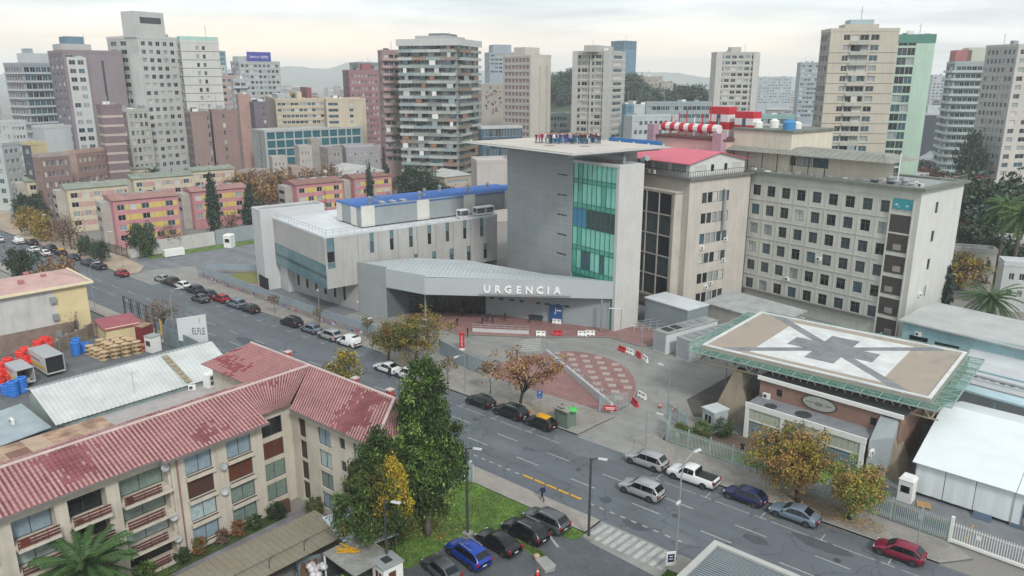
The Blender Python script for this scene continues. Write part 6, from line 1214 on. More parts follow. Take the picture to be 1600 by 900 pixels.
for x, y, h, ar, st, lb in ((-40.9, 78.1, 6, (-1, .3), 'led', 'thin grey lamp post between the cones on the entrance drive'), (-38.6, 69, 4.4, (1, 0), 'led', 'short grey lamp post on the gate pavement'), (-64.8, 67.4, 5.2, (0, -1), 'led', 'thin grey lamp post behind the black hatchback'),
     (-113.2, 52.6, 8.5, (.5, 1), 'curve', 'curved grey street lamp rising behind the white shop sign'), (-167.7, 68.6, 8.2, (-.5, -1), 'curve', 'tall curved lamp at the side street corner by the pink flats'), (-142, 52.3, 8.2, (.4, 1), 'curve', 'curved lamp beside the cream corner house'),
     (-78, 74.6, 5, (-1, 0), 'led', 'lamp post inside the screen fence by the brown tree'), (-120, 76.6, 4.6, (.8, -.6), 'led', 'low lamp behind the graffitied wall under the glass band'), (-108, 76, 4.6, (.8, -.6), 'led', 'low lamp behind the wall near the wing corner'), (-97, 75.8, 4.6, (.8, -.6), 'led', 'low lamp behind the screen near the grey side wall'),
     (-86, 67.4 + 3.4, 5.2, (0, -1), 'led', 'lamp post on the pavement near the white van'), (-52.6, 91.5, 5.2, (-1, 0), 'led', 'thin lamp post on the curved drive edge'), (-60.5, 98.4, 5, (-.6, -.6), 'led', 'thin lamp post on the red plaza near the white tower wall'), (-39.2, 90.5, 6, (0, 1), 'led', 'thin lamp post left of the near helipad stair'),
     (-203, 68, 8, (0, -1), 'curve', 'distant curved lamp among the street trees')):
    lamp(x, y, h, lb, ar, st, 1.2, None, .1, .055)
for x, y, h, lb in ((-34.6, 68.6, 3.2, 'bare thin post between pickup and palisade fence'), (-24.5, 68.2, 3.6, 'thin sign post by the palisade fence behind the navy hatchback'), (-10.6, 67.6, 3.4, 'thin post on the pavement beside the dark red hatchback'), (-74.2, 68, 4, 'thin post behind the white utility truck'), (-57.2, 67.4, 3.6, 'thin post behind the black estate')):
    t = thing('street_post', lb, 'post', (x, y, .12)); MB().tube([(0, 0, 0), (0, 0, h)], .04, 6).build('pole', STEEL, t); MB().box(-.16, .16, -.02, .02, h - .5, h - .02).build('plate', mat('plate_grey', '#a5a8aa', .5, .1), t)
# ---------------------------------------------------------------- people
SKIN = mat('skin', '#b98a6c', .6, .05); HAIR = mat('hair_dark', '#231c18', .8, .1); SHOE = mat('shoe', '#1b1a1a', .7, .05)
def person_mesh(nm, J, Rr):
    """J: joints, chained edges; skin + subdivision give one continuous body; faces are coloured by height"""
    names = list(J); ed = [('pel', 'spi'), ('spi', 'che'), ('che', 'nec'), ('nec', 'hea'), ('hea', 'top')]
    for s in 'lr': ed += [('che', 'sh' + s), ('sh' + s, 'el' + s), ('el' + s, 'wr' + s), ('wr' + s, 'ha' + s), ('pel', 'hi' + s), ('hi' + s, 'kn' + s), ('kn' + s, 'an' + s), ('an' + s, 'to' + s)]
    me = bpy.data.meshes.new(nm); me.from_pydata([J[k] for k in names], [(names.index(a), names.index(b)) for a, b in ed], [])
    o = bpy.data.objects.new('tmp', me); COL.objects.link(o); md = o.modifiers.new('s', 'SKIN'); md.use_smooth_shade = True; o.modifiers.new('d', 'SUBSURF').levels = 1
    for i, k in enumerate(names):
        sv = me.skin_vertices[0].data[i]; r_ = Rr.get(k, Rr.get(k[:2], .06)); sv.radius = r_ if isinstance(r_, tuple) else (r_, r_); sv.use_root = (k == 'pel')
    bpy.context.view_layer.update(); out = bpy.data.meshes.new_from_object(o.evaluated_get(bpy.context.evaluated_depsgraph_get())); out.name = 'person'; bpy.data.objects.remove(o)
    out.materials.clear()
    for m_ in (SHOE, SHOE, SKIN, HAIR, SHOE): out.materials.append(m_)
    for p in out.polygons:
        c = p.center; hand = min((c - Vector(J['hal'])).length, (c - Vector(J['har'])).length) < .09
        p.material_index = 2 if hand else 4 if c.z < .1 else 1 if c.z < .93 else 0 if c.z < 1.475 else (3 if c.z > 1.63 or (c.y < -.01 and c.z > 1.52) else 2); p.use_smooth = True
    return out
def joints(st=0, arm=0):
    J = dict(pel=(0, 0, .97), spi=(0, 0, 1.14), che=(0, .0, 1.36), nec=(0, .01, 1.49), hea=(0, .02, 1.57), top=(0, .02, 1.69))
    for s, g in (('l', -1), ('r', 1)):
        f = st * g; J['sh' + s] = (g * .17, 0, 1.41)
        if arm == 0: J['el' + s] = (g * .235, -.02 - .1 * f, 1.14); J['wr' + s] = (g * .25, .06 - .22 * f, .93); J['ha' + s] = (g * .25, .1 - .26 * f, .85)
        elif arm == 1: J['el' + s] = (g * .27, .05, 1.2); J['wr' + s] = (g * .1, .2, 1.2); J['ha' + s] = (g * .03, .22, 1.22)
        else: J['el' + s] = (g * .3, .02, 1.6); J['wr' + s] = (g * .27, .05, 1.85); J['ha' + s] = (g * .26, .06, 1.93)
        J['hi' + s] = (g * .095, 0, .92); J['kn' + s] = (g * .1, .03 + .2 * f, .5); J['an' + s] = (g * .1, -.02 + .34 * f, .09 + (.06 if f < 0 else 0)); J['to' + s] = (g * .11, .13 + .34 * f, .04)
    return J
RR = dict(pel=(.15, .11), spi=(.14, .1), che=(.16, .11), nec=.055, hea=.085, top=.075, sh=.075, el=.05, wr=.038, ha=.035, hi=.09, kn=.06, an=.045, to=.035)
PM = [person_mesh('person', joints(a, b), RR) for a, b in ((0, 0), (.25, 0), (1, 0), (0, 1), (0, 2))]
CL = {k: mat('cloth_' + k, c, .9, .1, 3) for k, c in dict(navy='#20284a', black='#1a1a1d', white='#c9cacb', teal='#1f5f6b', blue='#2a5a9c', maroon='#6f2038', pink='#b03f78', lilac='#9a93b5', green='#24443f', grey='#55585c', sand='#8d7f6c').items()}
def person(x, y, z, rz, top, leg, label, v=0, group=None, sc=1.0):
    o = ob('person', PM[v], None, (x, y, z), rz); o.scale = (sc, sc, sc)
    for i, m_ in ((0, CL[top]), (1, CL[leg])): o.material_slots[i].link = 'OBJECT'; o.material_slots[i].material = m_
    return tag(o, label, 'person', group)
random.seed(3)
def deck(u, v):                                                # u,v on the tower deck (local frame of the tower)
    return (-63.3 + u * math.cos(HA) - v * math.sin(HA), 100.8 + u * math.sin(HA) + v * math.cos(HA))
tops_ = ['navy', 'navy', 'black', 'teal', 'white', 'blue', 'black', 'green', 'maroon', 'lilac', 'white', 'navy', 'grey']
toward = math.atan2(-1, 0)
for i, px in enumerate([838, 843, 847] + [853 + k * 1.38 for k in range(62)]):
    row = random.choice((0, 1, 2)) if i > 2 else 0; py = 224.8 - row * 1.3 if i > 2 else 224
    g_ = G(px, py, 28.96); top = ['black', 'pink', 'maroon'][i] if i < 3 else random.choice(tops_); 
    if i == 55: top = 'maroon'
    if i > 60: top = random.choice(['black', 'navy', 'white'])
    leg = random.choice(['navy', 'black', 'blue', 'white', 'teal']) if i > 2 else ['black', 'pink', 'navy'][i]
    lb = ['person in black at the left end of the rooftop crowd', 'person in pink second from left on the rooftop helipad', 'person in maroon top third from left on the rooftop helipad'][i] if i < 3 else 'person in %s top standing in the rooftop crowd on the helipad' % top
    person(g_[0], g_[1], 28.95, R(180) + math.atan2(-g_[0], g_[1]) * 0 + R(40 + random.uniform(-30, 30)), top, leg, lb, random.choice((0, 0, 1, 3, 3, 4)) if i % 6 == 0 else random.choice((0, 1, 3)), 'crowd on the rooftop helipad', random.uniform(.97, 1.08))
g_ = G(973.5, 210, 29.0); person(-62.3, 117.2, 24.2, R(200), 'black', 'black', 'lone dark figure standing behind the blue rooftop screen', 0, None, 1) if False else None
o = person(-40.5, 52.7, .126, R(80), 'navy', 'black', 'person in dark suit walking along the near pavement by the lawn', 2, None, 1.04)
bp = MB().hexa([(-.16, -.1, 0), (.16, -.1, 0), (.16, .08, 0), (-.16, .08, 0), (-.13, -.08, .42), (.13, -.08, .42), (.13, .06, .42), (-.13, .06, .42)]).build('backpack', CL['navy'], None, (-40.36, 52.66, 1.12), R(80)); tag(bp, 'dark backpack on the walking person by the lawn', 'backpack')
person(-87.6, 71.7, .126, R(60), 'black', 'black', 'person in dark coat and white shirt on pavement by the screen fence', 1)
person(-79.6, 83.6, .14, R(150), 'black', 'black', 'person in black standing at the plaza edge by the red totem', 3)
for x, y, rz, tp, lb, v in ((-82.3, 91.3, 40, 'navy', 'person in navy outside the emergency glass doors', 0), (-81.0, 91.2, 150, 'black', 'person in black beside the entrance balustrade', 1), (-81.9, 89.6, 200, 'navy', 'person in navy leaning at the entrance balustrade', 3), (-80.2, 93.4, 20, 'black', 'person in black near the grey entrance wall', 3), (-76.6, 95.6, 200, 'black', 'person in dark clothes waiting by the entrance wall', 0), (-87.6, 90.6, 10, 'grey', 'person inside shade of the canopy by the doors', 1), (-84.6, 86.4, 100, 'black', 'person walking at the plaza near the doors', 1)):
    person(x, y, .142, R(rz), tp, 'black', lb, v)
person(-29.6, 74.2, .04, R(20), 'black', 'navy', 'gardener in dark clothes bending near the garden path', 3)
person(-76.2, 65.0 - .6, .004, R(90), 'black', 'navy', 'person standing by the open door of the white saloon', 0)
bn = thing('waiting_bench', 'dark waiting bench against the entrance wall', 'bench', (-77.4, 96.6, .14), R(17)); MB().box(0, 2.2, 0, .5, .4, .48).build('seat', DKMET, bn); MB().box(0, 2.2, .45, .52, .48, .95).build('backrest', DKMET, bn)
for x in (.1, 2.0): MB().box(x, x + .08, .05, .45, 0, .4).build('leg', DKMET, bn)
# ---------------------------------------------------------------- the city behind: towers, flats, low roofs
random.seed(21)
FOOT = []
def corner(px, py, d, xl, xr, rot, asp=1.0):
    if rot is None:                            # turn the block so that its two visible faces have the given proportion
        dl = math.atan2(max(px - xl, 1), max(xr - px, 1) / asp); dr = ray(px, py); rot = math.atan2(dr.y, dr.x) - R(90) + min(max(dl, R(4)), R(86))
    c = at_dist(px, py, d); C = Vector((c.x, c.y)); ex = Vector((math.cos(rot), math.sin(rot))); ey = Vector((-ex.y, ex.x))
    def ln(x, e):
        r_ = ray(x, py); n = Vector((-r_.y, r_.x)); return -(n.dot(C)) / n.dot(e)
    wr, wl = abs(ln(xr, ex)), abs(ln(xl, ey))
    FOOT.append((C + ex * wr / 2 + ey * wl / 2, max(wr, wl) * .6 + 6)); return C, c.z, wl, wr, rot
def face_wins(W, top, fl, z0, style, x0=0.6):
    k = style[0]; out = []; n = int((top - z0 - .8) / fl)
    for r_ in range(n):
        z = top - .9 - (r_ + 1) * fl + fl * .28
        if k == 'grid':
            nc, wf, hf = style[1:4]; p = (W - 2 * x0) / nc
            for i in range(nc): out.append((x0 + p * (i + .5 - wf / 2), z, p * wf, fl * hf))
        elif k == 'cols':                     # windows only in the given share-of-width columns
            for a, b in style[1]: out.append((W * a, z, W * (b - a), fl * style[2]))
    return out
def tower(label, px, py, d, xl, xr, rot=-5, wall='#b5b0a6', wall2=None, left=('blank',), right=('blank',), fl=2.8, zmin=0, cap=None, fr=None, wts=(4, 3, 4, 2, 2), name='tower_block', bands=None, depth=.25, roofbox=(), nm=2, gl=None, wl=None, streak=.12, group=None, asp=1.0):
    C, zt, l_, r_, rot = corner(px, py, d, xl, xr, None, asp); l_ = wl or l_
    t = thing(name, label, 'building', (C.x, C.y, 0), rot, group)
    mk = lambda c: mat('wall_' + c.strip('#'), c, .85, .1, .15, streak=streak)  # some far wall colours are muted to stand in for haze
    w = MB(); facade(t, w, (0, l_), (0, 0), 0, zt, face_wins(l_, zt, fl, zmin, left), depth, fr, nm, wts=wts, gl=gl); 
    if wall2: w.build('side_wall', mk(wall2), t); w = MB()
    facade(t, w, (0, 0), (r_, 0), 0, zt, face_wins(r_, zt, fl, zmin, right), depth, fr, nm, wts=wts, gl=gl)
    w.face([(r_, 0, 0), (r_, l_, 0), (r_, l_, zt), (r_, 0, zt)]); w.face([(r_, l_, 0), (0, l_, 0), (0, l_, zt), (r_, l_, zt)]); w.build('wall', mk(wall), t)
    b = MB(); b.box(.05, r_ - .05, .05, l_ - .05, zt - .4, zt - .2); parapet(b, [(-.08, -.08), (r_ + .08, -.08), (r_ + .08, l_ + .08), (-.08, l_ + .08)], zt - .6, zt + .3, .4); b.build('roof', mk(cap or wall), t)
    if bands:
        col, hh, pr = bands; n = int((zt - zmin) / fl); b = MB()
        me = MB(); parapet(me, [(-pr, -pr), (r_ + pr, -pr), (r_ + pr, l_ + pr), (-pr, l_ + pr)], 0, hh, pr + .02); me = me.mesh('floor_band', mk(col))
        for i in range(n): ob('floor_band', me, t, (0, 0, zt - .9 - (i + 1) * fl - hh * .5 + fl * .14))
    for (a, b_, c_, e_, h, *col) in roofbox: MB().box(r_ * a, r_ * b_, l_ * c_, l_ * e_, zt - .2, zt + h).build('roof_house', mk(col[0]) if col else mk(wall), t)
    if zt > 26:                                  # aerials, tanks and plant on the roof
        for i in range(3): MB().box(-.9, .9, -.7, .7, 0, random.uniform(.8, 1.8)).build('roof_plant', random.choice([STEEL, WHITE, ROOFG, DKMET]), t, (r_ * random.uniform(.15, .85), l_ * random.uniform(.15, .85), zt - .2))
        h_ = random.uniform(3, 6.5); MB().tube([(0, 0, 0), (0, 0, h_)], .09, 5).bar((-.6, 0, h_ * .8), (.6, 0, h_ * .8), .06).build('aerial', STEEL, t, (r_ * random.uniform(.2, .8), l_ * random.uniform(.2, .8), zt - .2))
    return t, zt, l_, r_
def balconies(t, face, W, zt, fl, z0, cells, pr, cols, clutter=.5):
    """each flat's balcony: slab with parapet, tinted by its owner"""
    n = int((zt - z0 - 1) / fl); cm = {}
    for r_ in range(n):
        z = zt - .9 - (r_ + 1) * fl
        for i in range(cells):
            c = random.choice(cols); w = W / cells; key = (c, i)
            if key not in cm:
                b = MB(); m_ = mat('balc_' + c.strip('#'), c, .8, .15, .6)
                if face == 'R': b.box(w * i + .05, w * (i + 1) - .05, -pr, 0, 0, .18); b.box(w * i + .05, w * (i + 1) - .05, -pr - .04, -pr + .06, .0, 1.0)
                else: b.box(-pr, 0, w * i + .05, w * (i + 1) - .05, 0, .18); b.box(-pr - .04, -pr + .06, w * i + .05, w * (i + 1) - .05, 0, 1.0)
                cm[key] = b.mesh('balcony', m_)
            o = ob('balcony', cm[key], t, (0, 0, z))
            if random.random() < clutter:
                q = MB(); u = w * (i + random.uniform(.1, .5)); v = u + w * random.uniform(.2, .45); m_ = random.choice(GL + [mat('balc_rust', '#8a6856', .8, .1), WHITE])
                if face == 'R': q.box(u, v, -pr * .96, -pr * .9, 1.0, fl)
                else: q.box(-pr * .96, -pr * .9, u, v, 1.0, fl)
                q.build('screen', m_, o)
# left group
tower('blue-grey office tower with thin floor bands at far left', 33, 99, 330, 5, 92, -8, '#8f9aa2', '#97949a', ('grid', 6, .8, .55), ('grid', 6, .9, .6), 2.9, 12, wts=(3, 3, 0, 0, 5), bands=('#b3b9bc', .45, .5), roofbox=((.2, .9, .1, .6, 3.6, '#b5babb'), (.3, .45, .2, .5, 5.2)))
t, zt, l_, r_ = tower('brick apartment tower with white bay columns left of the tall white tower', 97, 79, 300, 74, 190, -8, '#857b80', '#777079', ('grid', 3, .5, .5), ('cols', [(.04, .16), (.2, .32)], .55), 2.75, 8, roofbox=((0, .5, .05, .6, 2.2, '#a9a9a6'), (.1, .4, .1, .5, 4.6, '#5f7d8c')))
b = MB().box(.8, r_ * .36, -.7, 0, 10, zt - 2); b.build('white_bay', mat('bay_white', '#b7b9b8', .8, .08), t)
for i in range(int(zt / 2.75) - 4): [ob('window', win_mesh(1.9, 1.5, FRW, pick(), 2)[0], t, (2.2 + k * 2.6, -.72, zt - 4.4 - i * 2.75)) for k in range(int(r_ * .36 / 2.6))]
MB().box(r_ * .62, r_ * .66, -.05, 0, 24, zt - 3).build('dark_slot', FRD, t)
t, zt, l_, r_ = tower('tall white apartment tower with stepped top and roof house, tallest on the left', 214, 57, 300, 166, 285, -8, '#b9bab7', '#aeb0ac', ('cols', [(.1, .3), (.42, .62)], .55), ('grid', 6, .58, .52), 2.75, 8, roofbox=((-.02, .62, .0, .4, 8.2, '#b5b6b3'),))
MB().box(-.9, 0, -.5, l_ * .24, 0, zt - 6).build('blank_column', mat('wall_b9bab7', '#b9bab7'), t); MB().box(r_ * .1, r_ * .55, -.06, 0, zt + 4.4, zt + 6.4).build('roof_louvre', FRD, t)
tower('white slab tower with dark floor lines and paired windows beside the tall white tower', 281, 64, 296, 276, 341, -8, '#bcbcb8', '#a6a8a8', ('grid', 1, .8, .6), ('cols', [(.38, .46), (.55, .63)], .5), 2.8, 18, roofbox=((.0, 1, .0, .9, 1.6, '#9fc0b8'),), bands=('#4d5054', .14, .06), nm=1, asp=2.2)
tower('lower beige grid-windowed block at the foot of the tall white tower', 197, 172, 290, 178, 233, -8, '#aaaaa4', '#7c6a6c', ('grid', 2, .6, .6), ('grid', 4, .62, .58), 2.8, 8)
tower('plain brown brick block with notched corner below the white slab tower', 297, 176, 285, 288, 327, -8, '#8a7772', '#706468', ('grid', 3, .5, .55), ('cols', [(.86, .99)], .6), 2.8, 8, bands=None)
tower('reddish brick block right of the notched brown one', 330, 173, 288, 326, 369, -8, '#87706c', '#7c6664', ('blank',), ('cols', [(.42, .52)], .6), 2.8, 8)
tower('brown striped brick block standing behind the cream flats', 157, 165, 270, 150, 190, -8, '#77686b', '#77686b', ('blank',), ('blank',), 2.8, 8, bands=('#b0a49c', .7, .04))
# pale low blocks at far left
tower('pale grey blank-walled block at the left edge', 68, 198, 300, 50, 128, -8, '#b3b8b9', '#a9aeae', ('blank',), ('blank',), 3, asp=1.5)
tower('white shuttered block at far left above the cream flats', 14, 190, 305, 0, 40, -8, '#b5bab9', '#b2b6b6', ('grid', 2, .5, .5), ('grid', 4, .7, .4), 2.8, 5)
tower('low pale building cut by the left edge', 2, 225, 280, -30, 30, -8, '#aab0b0', '#aab0b0', ('grid', 2, .6, .5), ('grid', 3, .6, .4), 3)
tower('dark slim block with yellow painted side among left roofs', 47, 224, 262, 33, 72, -8, '#b3a884', '#4c5058', ('grid', 1, .6, .5), ('blank',), 3)
tower('low brick house with white eaves behind the cream flats', 60, 243, 250, 50, 108, -8, '#7d6a66', '#86736e', ('grid', 3, .5, .5), ('grid', 6, .6, .5), 3, cap='#9b8f8a', asp=2)
tower('long brick row house with pale roof behind the cream flats', 118, 238, 262, 100, 166, -8, '#8c746e', '#9c8882', ('blank',), ('grid', 6, .55, .45), 3, cap='#a58a80', asp=3)
# centre left
tower('teal glass tower peeking behind the white slab tower', 335, 80, 560, 330, 352, -8, '#6f9aa0', '#6f9aa0', ('grid', 2, .9, .8), ('grid', 4, .92, .8), 3.2, 20, wts=(0, 0, 0, 0, 1))
tower('small pale tower in front of the teal glass tower', 336, 102, 500, 330, 352, -8, '#a9b0b2', None, ('grid', 2, .6, .5), ('grid', 3, .6, .5), 2.8, 20)
t, zt, l_, r_ = tower('grey gridded apartment tower with a blue rooftop billboard', 373, 96, 430, 360, 437, -8, '#a4a9aa', '#8f9699', ('grid', 2, .6, .55), ('grid', 9, .68, .55), 2.75, 10, roofbox=((.0, .5, .1, .7, 2.6),), asp=2.0)
bb = MB().box(r_ * .2, r_ * .78, -.3, 0, zt + .3, zt + 4.8).build('billboard', mat('billboard_blue', '#3a3f96', .5, .05), t)
text('banco ripley', 2.0, bb, (r_ * .49, -.35, zt + 1.9), 0, WHITE, .02)
tower('salmon block with white balconies left of the gridded tower', 343, 118, 380, 338, 372, -8, '#a5928d', '#9c857f', ('grid', 1, .5, .5), ('grid', 3, .6, .5), 2.8, 8)
t, zt, l_, r_ = tower('white balconied block in front of the gridded tower', 364, 124, 360, 360, 386, -8, '#a7adaf', None, ('grid', 1, .6, .5), ('grid', 2, .8, .55), 2.8, 8); balconies(t, 'R', r_, zt, 2.8, 8, 2, .9, ['#b5babb', '#a9b0b2'], .2)
tower('salmon brick block with tiny windows before the gridded tower', 372, 148, 345, 368, 390, -8, '#ad8d85', '#9c8079', ('blank',), ('grid', 2, .2, .35), 2.8, 8)
tower('dark violet-grey block beside the long yellow block', 396, 160, 340, 390, 416, -8, '#6b6470', '#5f5966', ('blank',), ('cols', [(.7, .9)], .5), 2.8)
tower('long yellow-cream apartment block with ribbon windows', 430, 155, 345, 414, 508, -8, '#b5ab97', '#9c8b82', ('blank',), ('grid', 11, .86, .5), 2.5, 8, roofbox=((.1, .3, .2, .7, 1.6, '#9aa3a6'), (.5, .6, .2, .7, 2.6), (.75, .85, .3, .7, 4.4, '#7d4f52')), asp=0.3)
tower('right wing of the long yellow block with blank yellow end', 509, 155, 340, 505, 571, -8, '#b9ae9a', '#b0a591', ('blank',), ('cols', [(.05, .3), (.58, .68)], .5), 2.5, 8, asp=0.5)
t, zt, l_, r_ = tower('low teal glass office with white frame in front of yellow block', 413, 205, 320, 393, 566, -8, '#a8acab', '#a1a5a5', ('cols', [(.5, .62)], .8), ('cols', [(.02, .1), (.11, .19), (.2, .28), (.29, .37), (.38, .46), (.47, .55), (.56, .64), (.65, .73), (.74, .82), (.83, .88), (.89, .98)], .85), 3.4, 1, wts=(1, 0, 0, 0, 3), gl=mat('office_teal', '#2f6470', .1, .25, .4), nm=1, asp=3.0)
tower('red brick tower with small square windows', 545, 110, 360, 535, 592, -8, '#8f6b70', '#80626a', ('grid', 3, .45, .5), ('grid', 8, .5, .5), 2.8, 8, roofbox=((.5, .8, .2, .6, 3, '#8f5a60'),))
tower('dark framed tower behind the red brick tower', 560, 98, 420, 546, 592, -8, '#7b858a', None, ('grid', 3, .7, .6), ('grid', 5, .8, .6), 3, 40)
t, zt, l_, r_ = tower('pink balconied tower half hidden by the cluttered tower', 596, 79, 300, 590, 626, -8, '#97807f', '#8d7678', ('grid', 1, .7, .55), ('grid', 3, .8, .55), 2.7, 8); balconies(t, 'R', r_, zt, 2.7, 8, 2, .9, ['#ab8f8f', '#a9a4a0', '#8f7a7a'], .4)
# cluttered balcony tower
t, zt, l_, r_ = tower('large tower with cluttered multicoloured balconies in the centre', 713, 62, 278, 622, 747, -8, '#8d938f', '#868c8a', ('grid', 8, .86, .62), ('grid', 4, .8, .6), 2.62, 3, cap='#b9bab8', roofbox=((.1, .9, .2, .75, 1.6, '#a7aaa9'), (.3, .8, .3, .6, 2.6, '#6f7577')), wts=(4, 3, 3, 2, 2))
balconies(t, 'L', l_, zt - .6, 2.62, 3, 4, 1.2, ['#8f9590', '#a3a7a2', '#8f7a6e', '#7f8783', '#a9ada9', '#98a19b', '#b0b4b0', '#8b9a9b'], .75); balconies(t, 'R', r_, zt - .6, 2.62, 3, 2, 1.2, ['#a3a7a2', '#8f9590', '#b0b3ae', '#84705f'], .5)
MB().box(-1.4, -1.25, -1.4, l_ + .3, zt - 1.9, zt + .35).box(-1.25, r_ + .3, -1.4, -1.25, zt - 1.9, zt + .35).build('top_fascia', mat('fascia_white', '#b5b7b5', .8, .08), t)
# centre
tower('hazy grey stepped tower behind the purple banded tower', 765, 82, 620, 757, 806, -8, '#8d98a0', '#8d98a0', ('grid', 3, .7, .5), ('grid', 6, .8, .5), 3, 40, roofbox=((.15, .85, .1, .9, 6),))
t, zt, l_, r_ = tower('beige block with speckled mural wall', 752, 132, 380, 748, 790, -8, '#a09a92', None, ('blank',), ('blank',), 3); 
for i in range(34): MB().box(-.35, .35, -.06, 0, 0, random.uniform(.5, 1.3)).build('mural_mark', random.choice([FRD, mat('mural_brown', '#7a5a4a', .8, .1)]), t, (random.uniform(2, r_ - 2), 0, random.uniform(zt - 14, zt - 2)))
t, zt, l_, r_ = tower('cream tower with purple window panel', 829, 86, 330, 786, 861, -8, '#b9b4aa', '#a9a49c', ('grid', 7, .8, .6), ('blank',), 2.75, 3, roofbox=((.0, .7, .2, .6, 3.2, '#b5b0a6'),), gl=mat('purple_panel', '#6f4a58', .4, .25, 1.2), nm=3)
for x in (.4, .75): MB().box(r_ * x, r_ * x + .9, -.9, 0, 0, zt - 4).build('fin', mat('wall_b9b4aa', '#b9b4aa'), t)
tower('blue glass mid-rise between two cream towers', 858, 178, 360, 852, 892, -8, '#9aa3a6', None, ('grid', 2, .8, .6), ('grid', 6, .85, .6), 3, 3, wts=(1, 0, 1, 0, 4))
t, zt, l_, r_ = tower('cream striped apartment tower with open roof frame', 954, 80, 330, 896, 978, -8, '#a9a8a4', '#b3aea4', ('grid', 5, .84, .58), ('grid', 1, .6, .5), 2.7, 3, bands=('#b7b5ae', .5, .1), roofbox=((-.2, .9, .3, .62, 2.4),)); MB().box(-.8, 0, -.4, l_ * .16, 0, zt).box(-.8, 0, l_ * .86, l_, 0, zt).box(-.8, 0, l_ * .48, l_ * .52, 0, zt).build('blank_column', mat('wall_b3b1ac', '#b3b1ac', .85, .1), t)
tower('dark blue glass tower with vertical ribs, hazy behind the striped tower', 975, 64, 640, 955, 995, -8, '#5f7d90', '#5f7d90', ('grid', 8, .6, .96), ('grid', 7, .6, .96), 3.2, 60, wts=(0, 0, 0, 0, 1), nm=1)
t, zt, l_, r_ = tower('pale apartment tower standing alone right of the hill', 1121, 82, 400, 1112, 1186, 12, '#aaa8a2', '#b0aea8', ('blank',), ('grid', 6, .72, .55), 2.75, 3, bands=('#b9b7b0', .5, .1), roofbox=((.35, .6, .2, .7, 2.6),), asp=2.2); MB().box(-.5, r_ * .13, -.7, 0, 0, zt).box(r_ * .87, r_ + .5, -.7, 0, 0, zt).build('blank_column', mat('wall_b3b1ac', '#b3b1ac'), t)
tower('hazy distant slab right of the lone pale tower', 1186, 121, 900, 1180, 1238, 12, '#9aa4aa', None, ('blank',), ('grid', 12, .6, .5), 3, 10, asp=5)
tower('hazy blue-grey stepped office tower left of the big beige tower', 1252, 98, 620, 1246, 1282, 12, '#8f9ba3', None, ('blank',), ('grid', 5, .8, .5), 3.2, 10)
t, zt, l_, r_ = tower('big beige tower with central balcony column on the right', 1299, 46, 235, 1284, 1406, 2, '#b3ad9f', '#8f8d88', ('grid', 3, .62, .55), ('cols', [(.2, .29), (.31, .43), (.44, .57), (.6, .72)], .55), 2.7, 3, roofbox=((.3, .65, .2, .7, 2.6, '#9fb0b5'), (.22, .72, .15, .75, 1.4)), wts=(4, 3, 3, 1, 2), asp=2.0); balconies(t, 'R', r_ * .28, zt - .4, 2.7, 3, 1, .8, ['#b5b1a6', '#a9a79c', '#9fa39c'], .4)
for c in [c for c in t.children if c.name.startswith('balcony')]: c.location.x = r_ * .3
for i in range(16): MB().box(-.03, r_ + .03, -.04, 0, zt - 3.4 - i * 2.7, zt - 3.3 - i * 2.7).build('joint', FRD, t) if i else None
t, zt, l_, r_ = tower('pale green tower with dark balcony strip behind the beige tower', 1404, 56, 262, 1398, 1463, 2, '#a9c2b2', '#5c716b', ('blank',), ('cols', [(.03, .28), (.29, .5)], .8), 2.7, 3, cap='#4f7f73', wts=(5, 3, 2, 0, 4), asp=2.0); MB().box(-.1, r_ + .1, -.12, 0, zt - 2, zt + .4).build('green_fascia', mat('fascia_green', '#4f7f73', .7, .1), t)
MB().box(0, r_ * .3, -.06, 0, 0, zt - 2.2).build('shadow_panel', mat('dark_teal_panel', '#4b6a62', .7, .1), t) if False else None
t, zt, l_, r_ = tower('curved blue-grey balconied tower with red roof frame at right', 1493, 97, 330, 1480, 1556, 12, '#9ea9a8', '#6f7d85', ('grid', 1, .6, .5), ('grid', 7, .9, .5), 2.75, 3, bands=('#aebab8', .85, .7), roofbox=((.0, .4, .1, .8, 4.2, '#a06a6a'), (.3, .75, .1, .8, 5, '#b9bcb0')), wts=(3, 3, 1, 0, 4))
tower('grey gridded tower cut by the right edge', 1592, 70, 300, 1542, 1640, 12, '#b5b1aa', '#a5a5a3', ('grid', 7, .6, .55), ('cols', [(.1, .3), (.5, .8)], .55), 2.75, 3)
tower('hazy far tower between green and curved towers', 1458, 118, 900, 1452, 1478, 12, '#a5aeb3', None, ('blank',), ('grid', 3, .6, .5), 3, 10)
tower('low dark warehouse beyond the autumn trees at right', 1446, 178, 420, 1438, 1486, 12, '#3f4650', '#3f4650', ('blank',), ('blank',), 4, cap='#a7adb0', asp=3)
tower('white low hall behind the dark warehouse', 1450, 166, 470, 1440, 1486, 12, '#aab0b3', None, ('blank',), ('blank',), 4, asp=3)
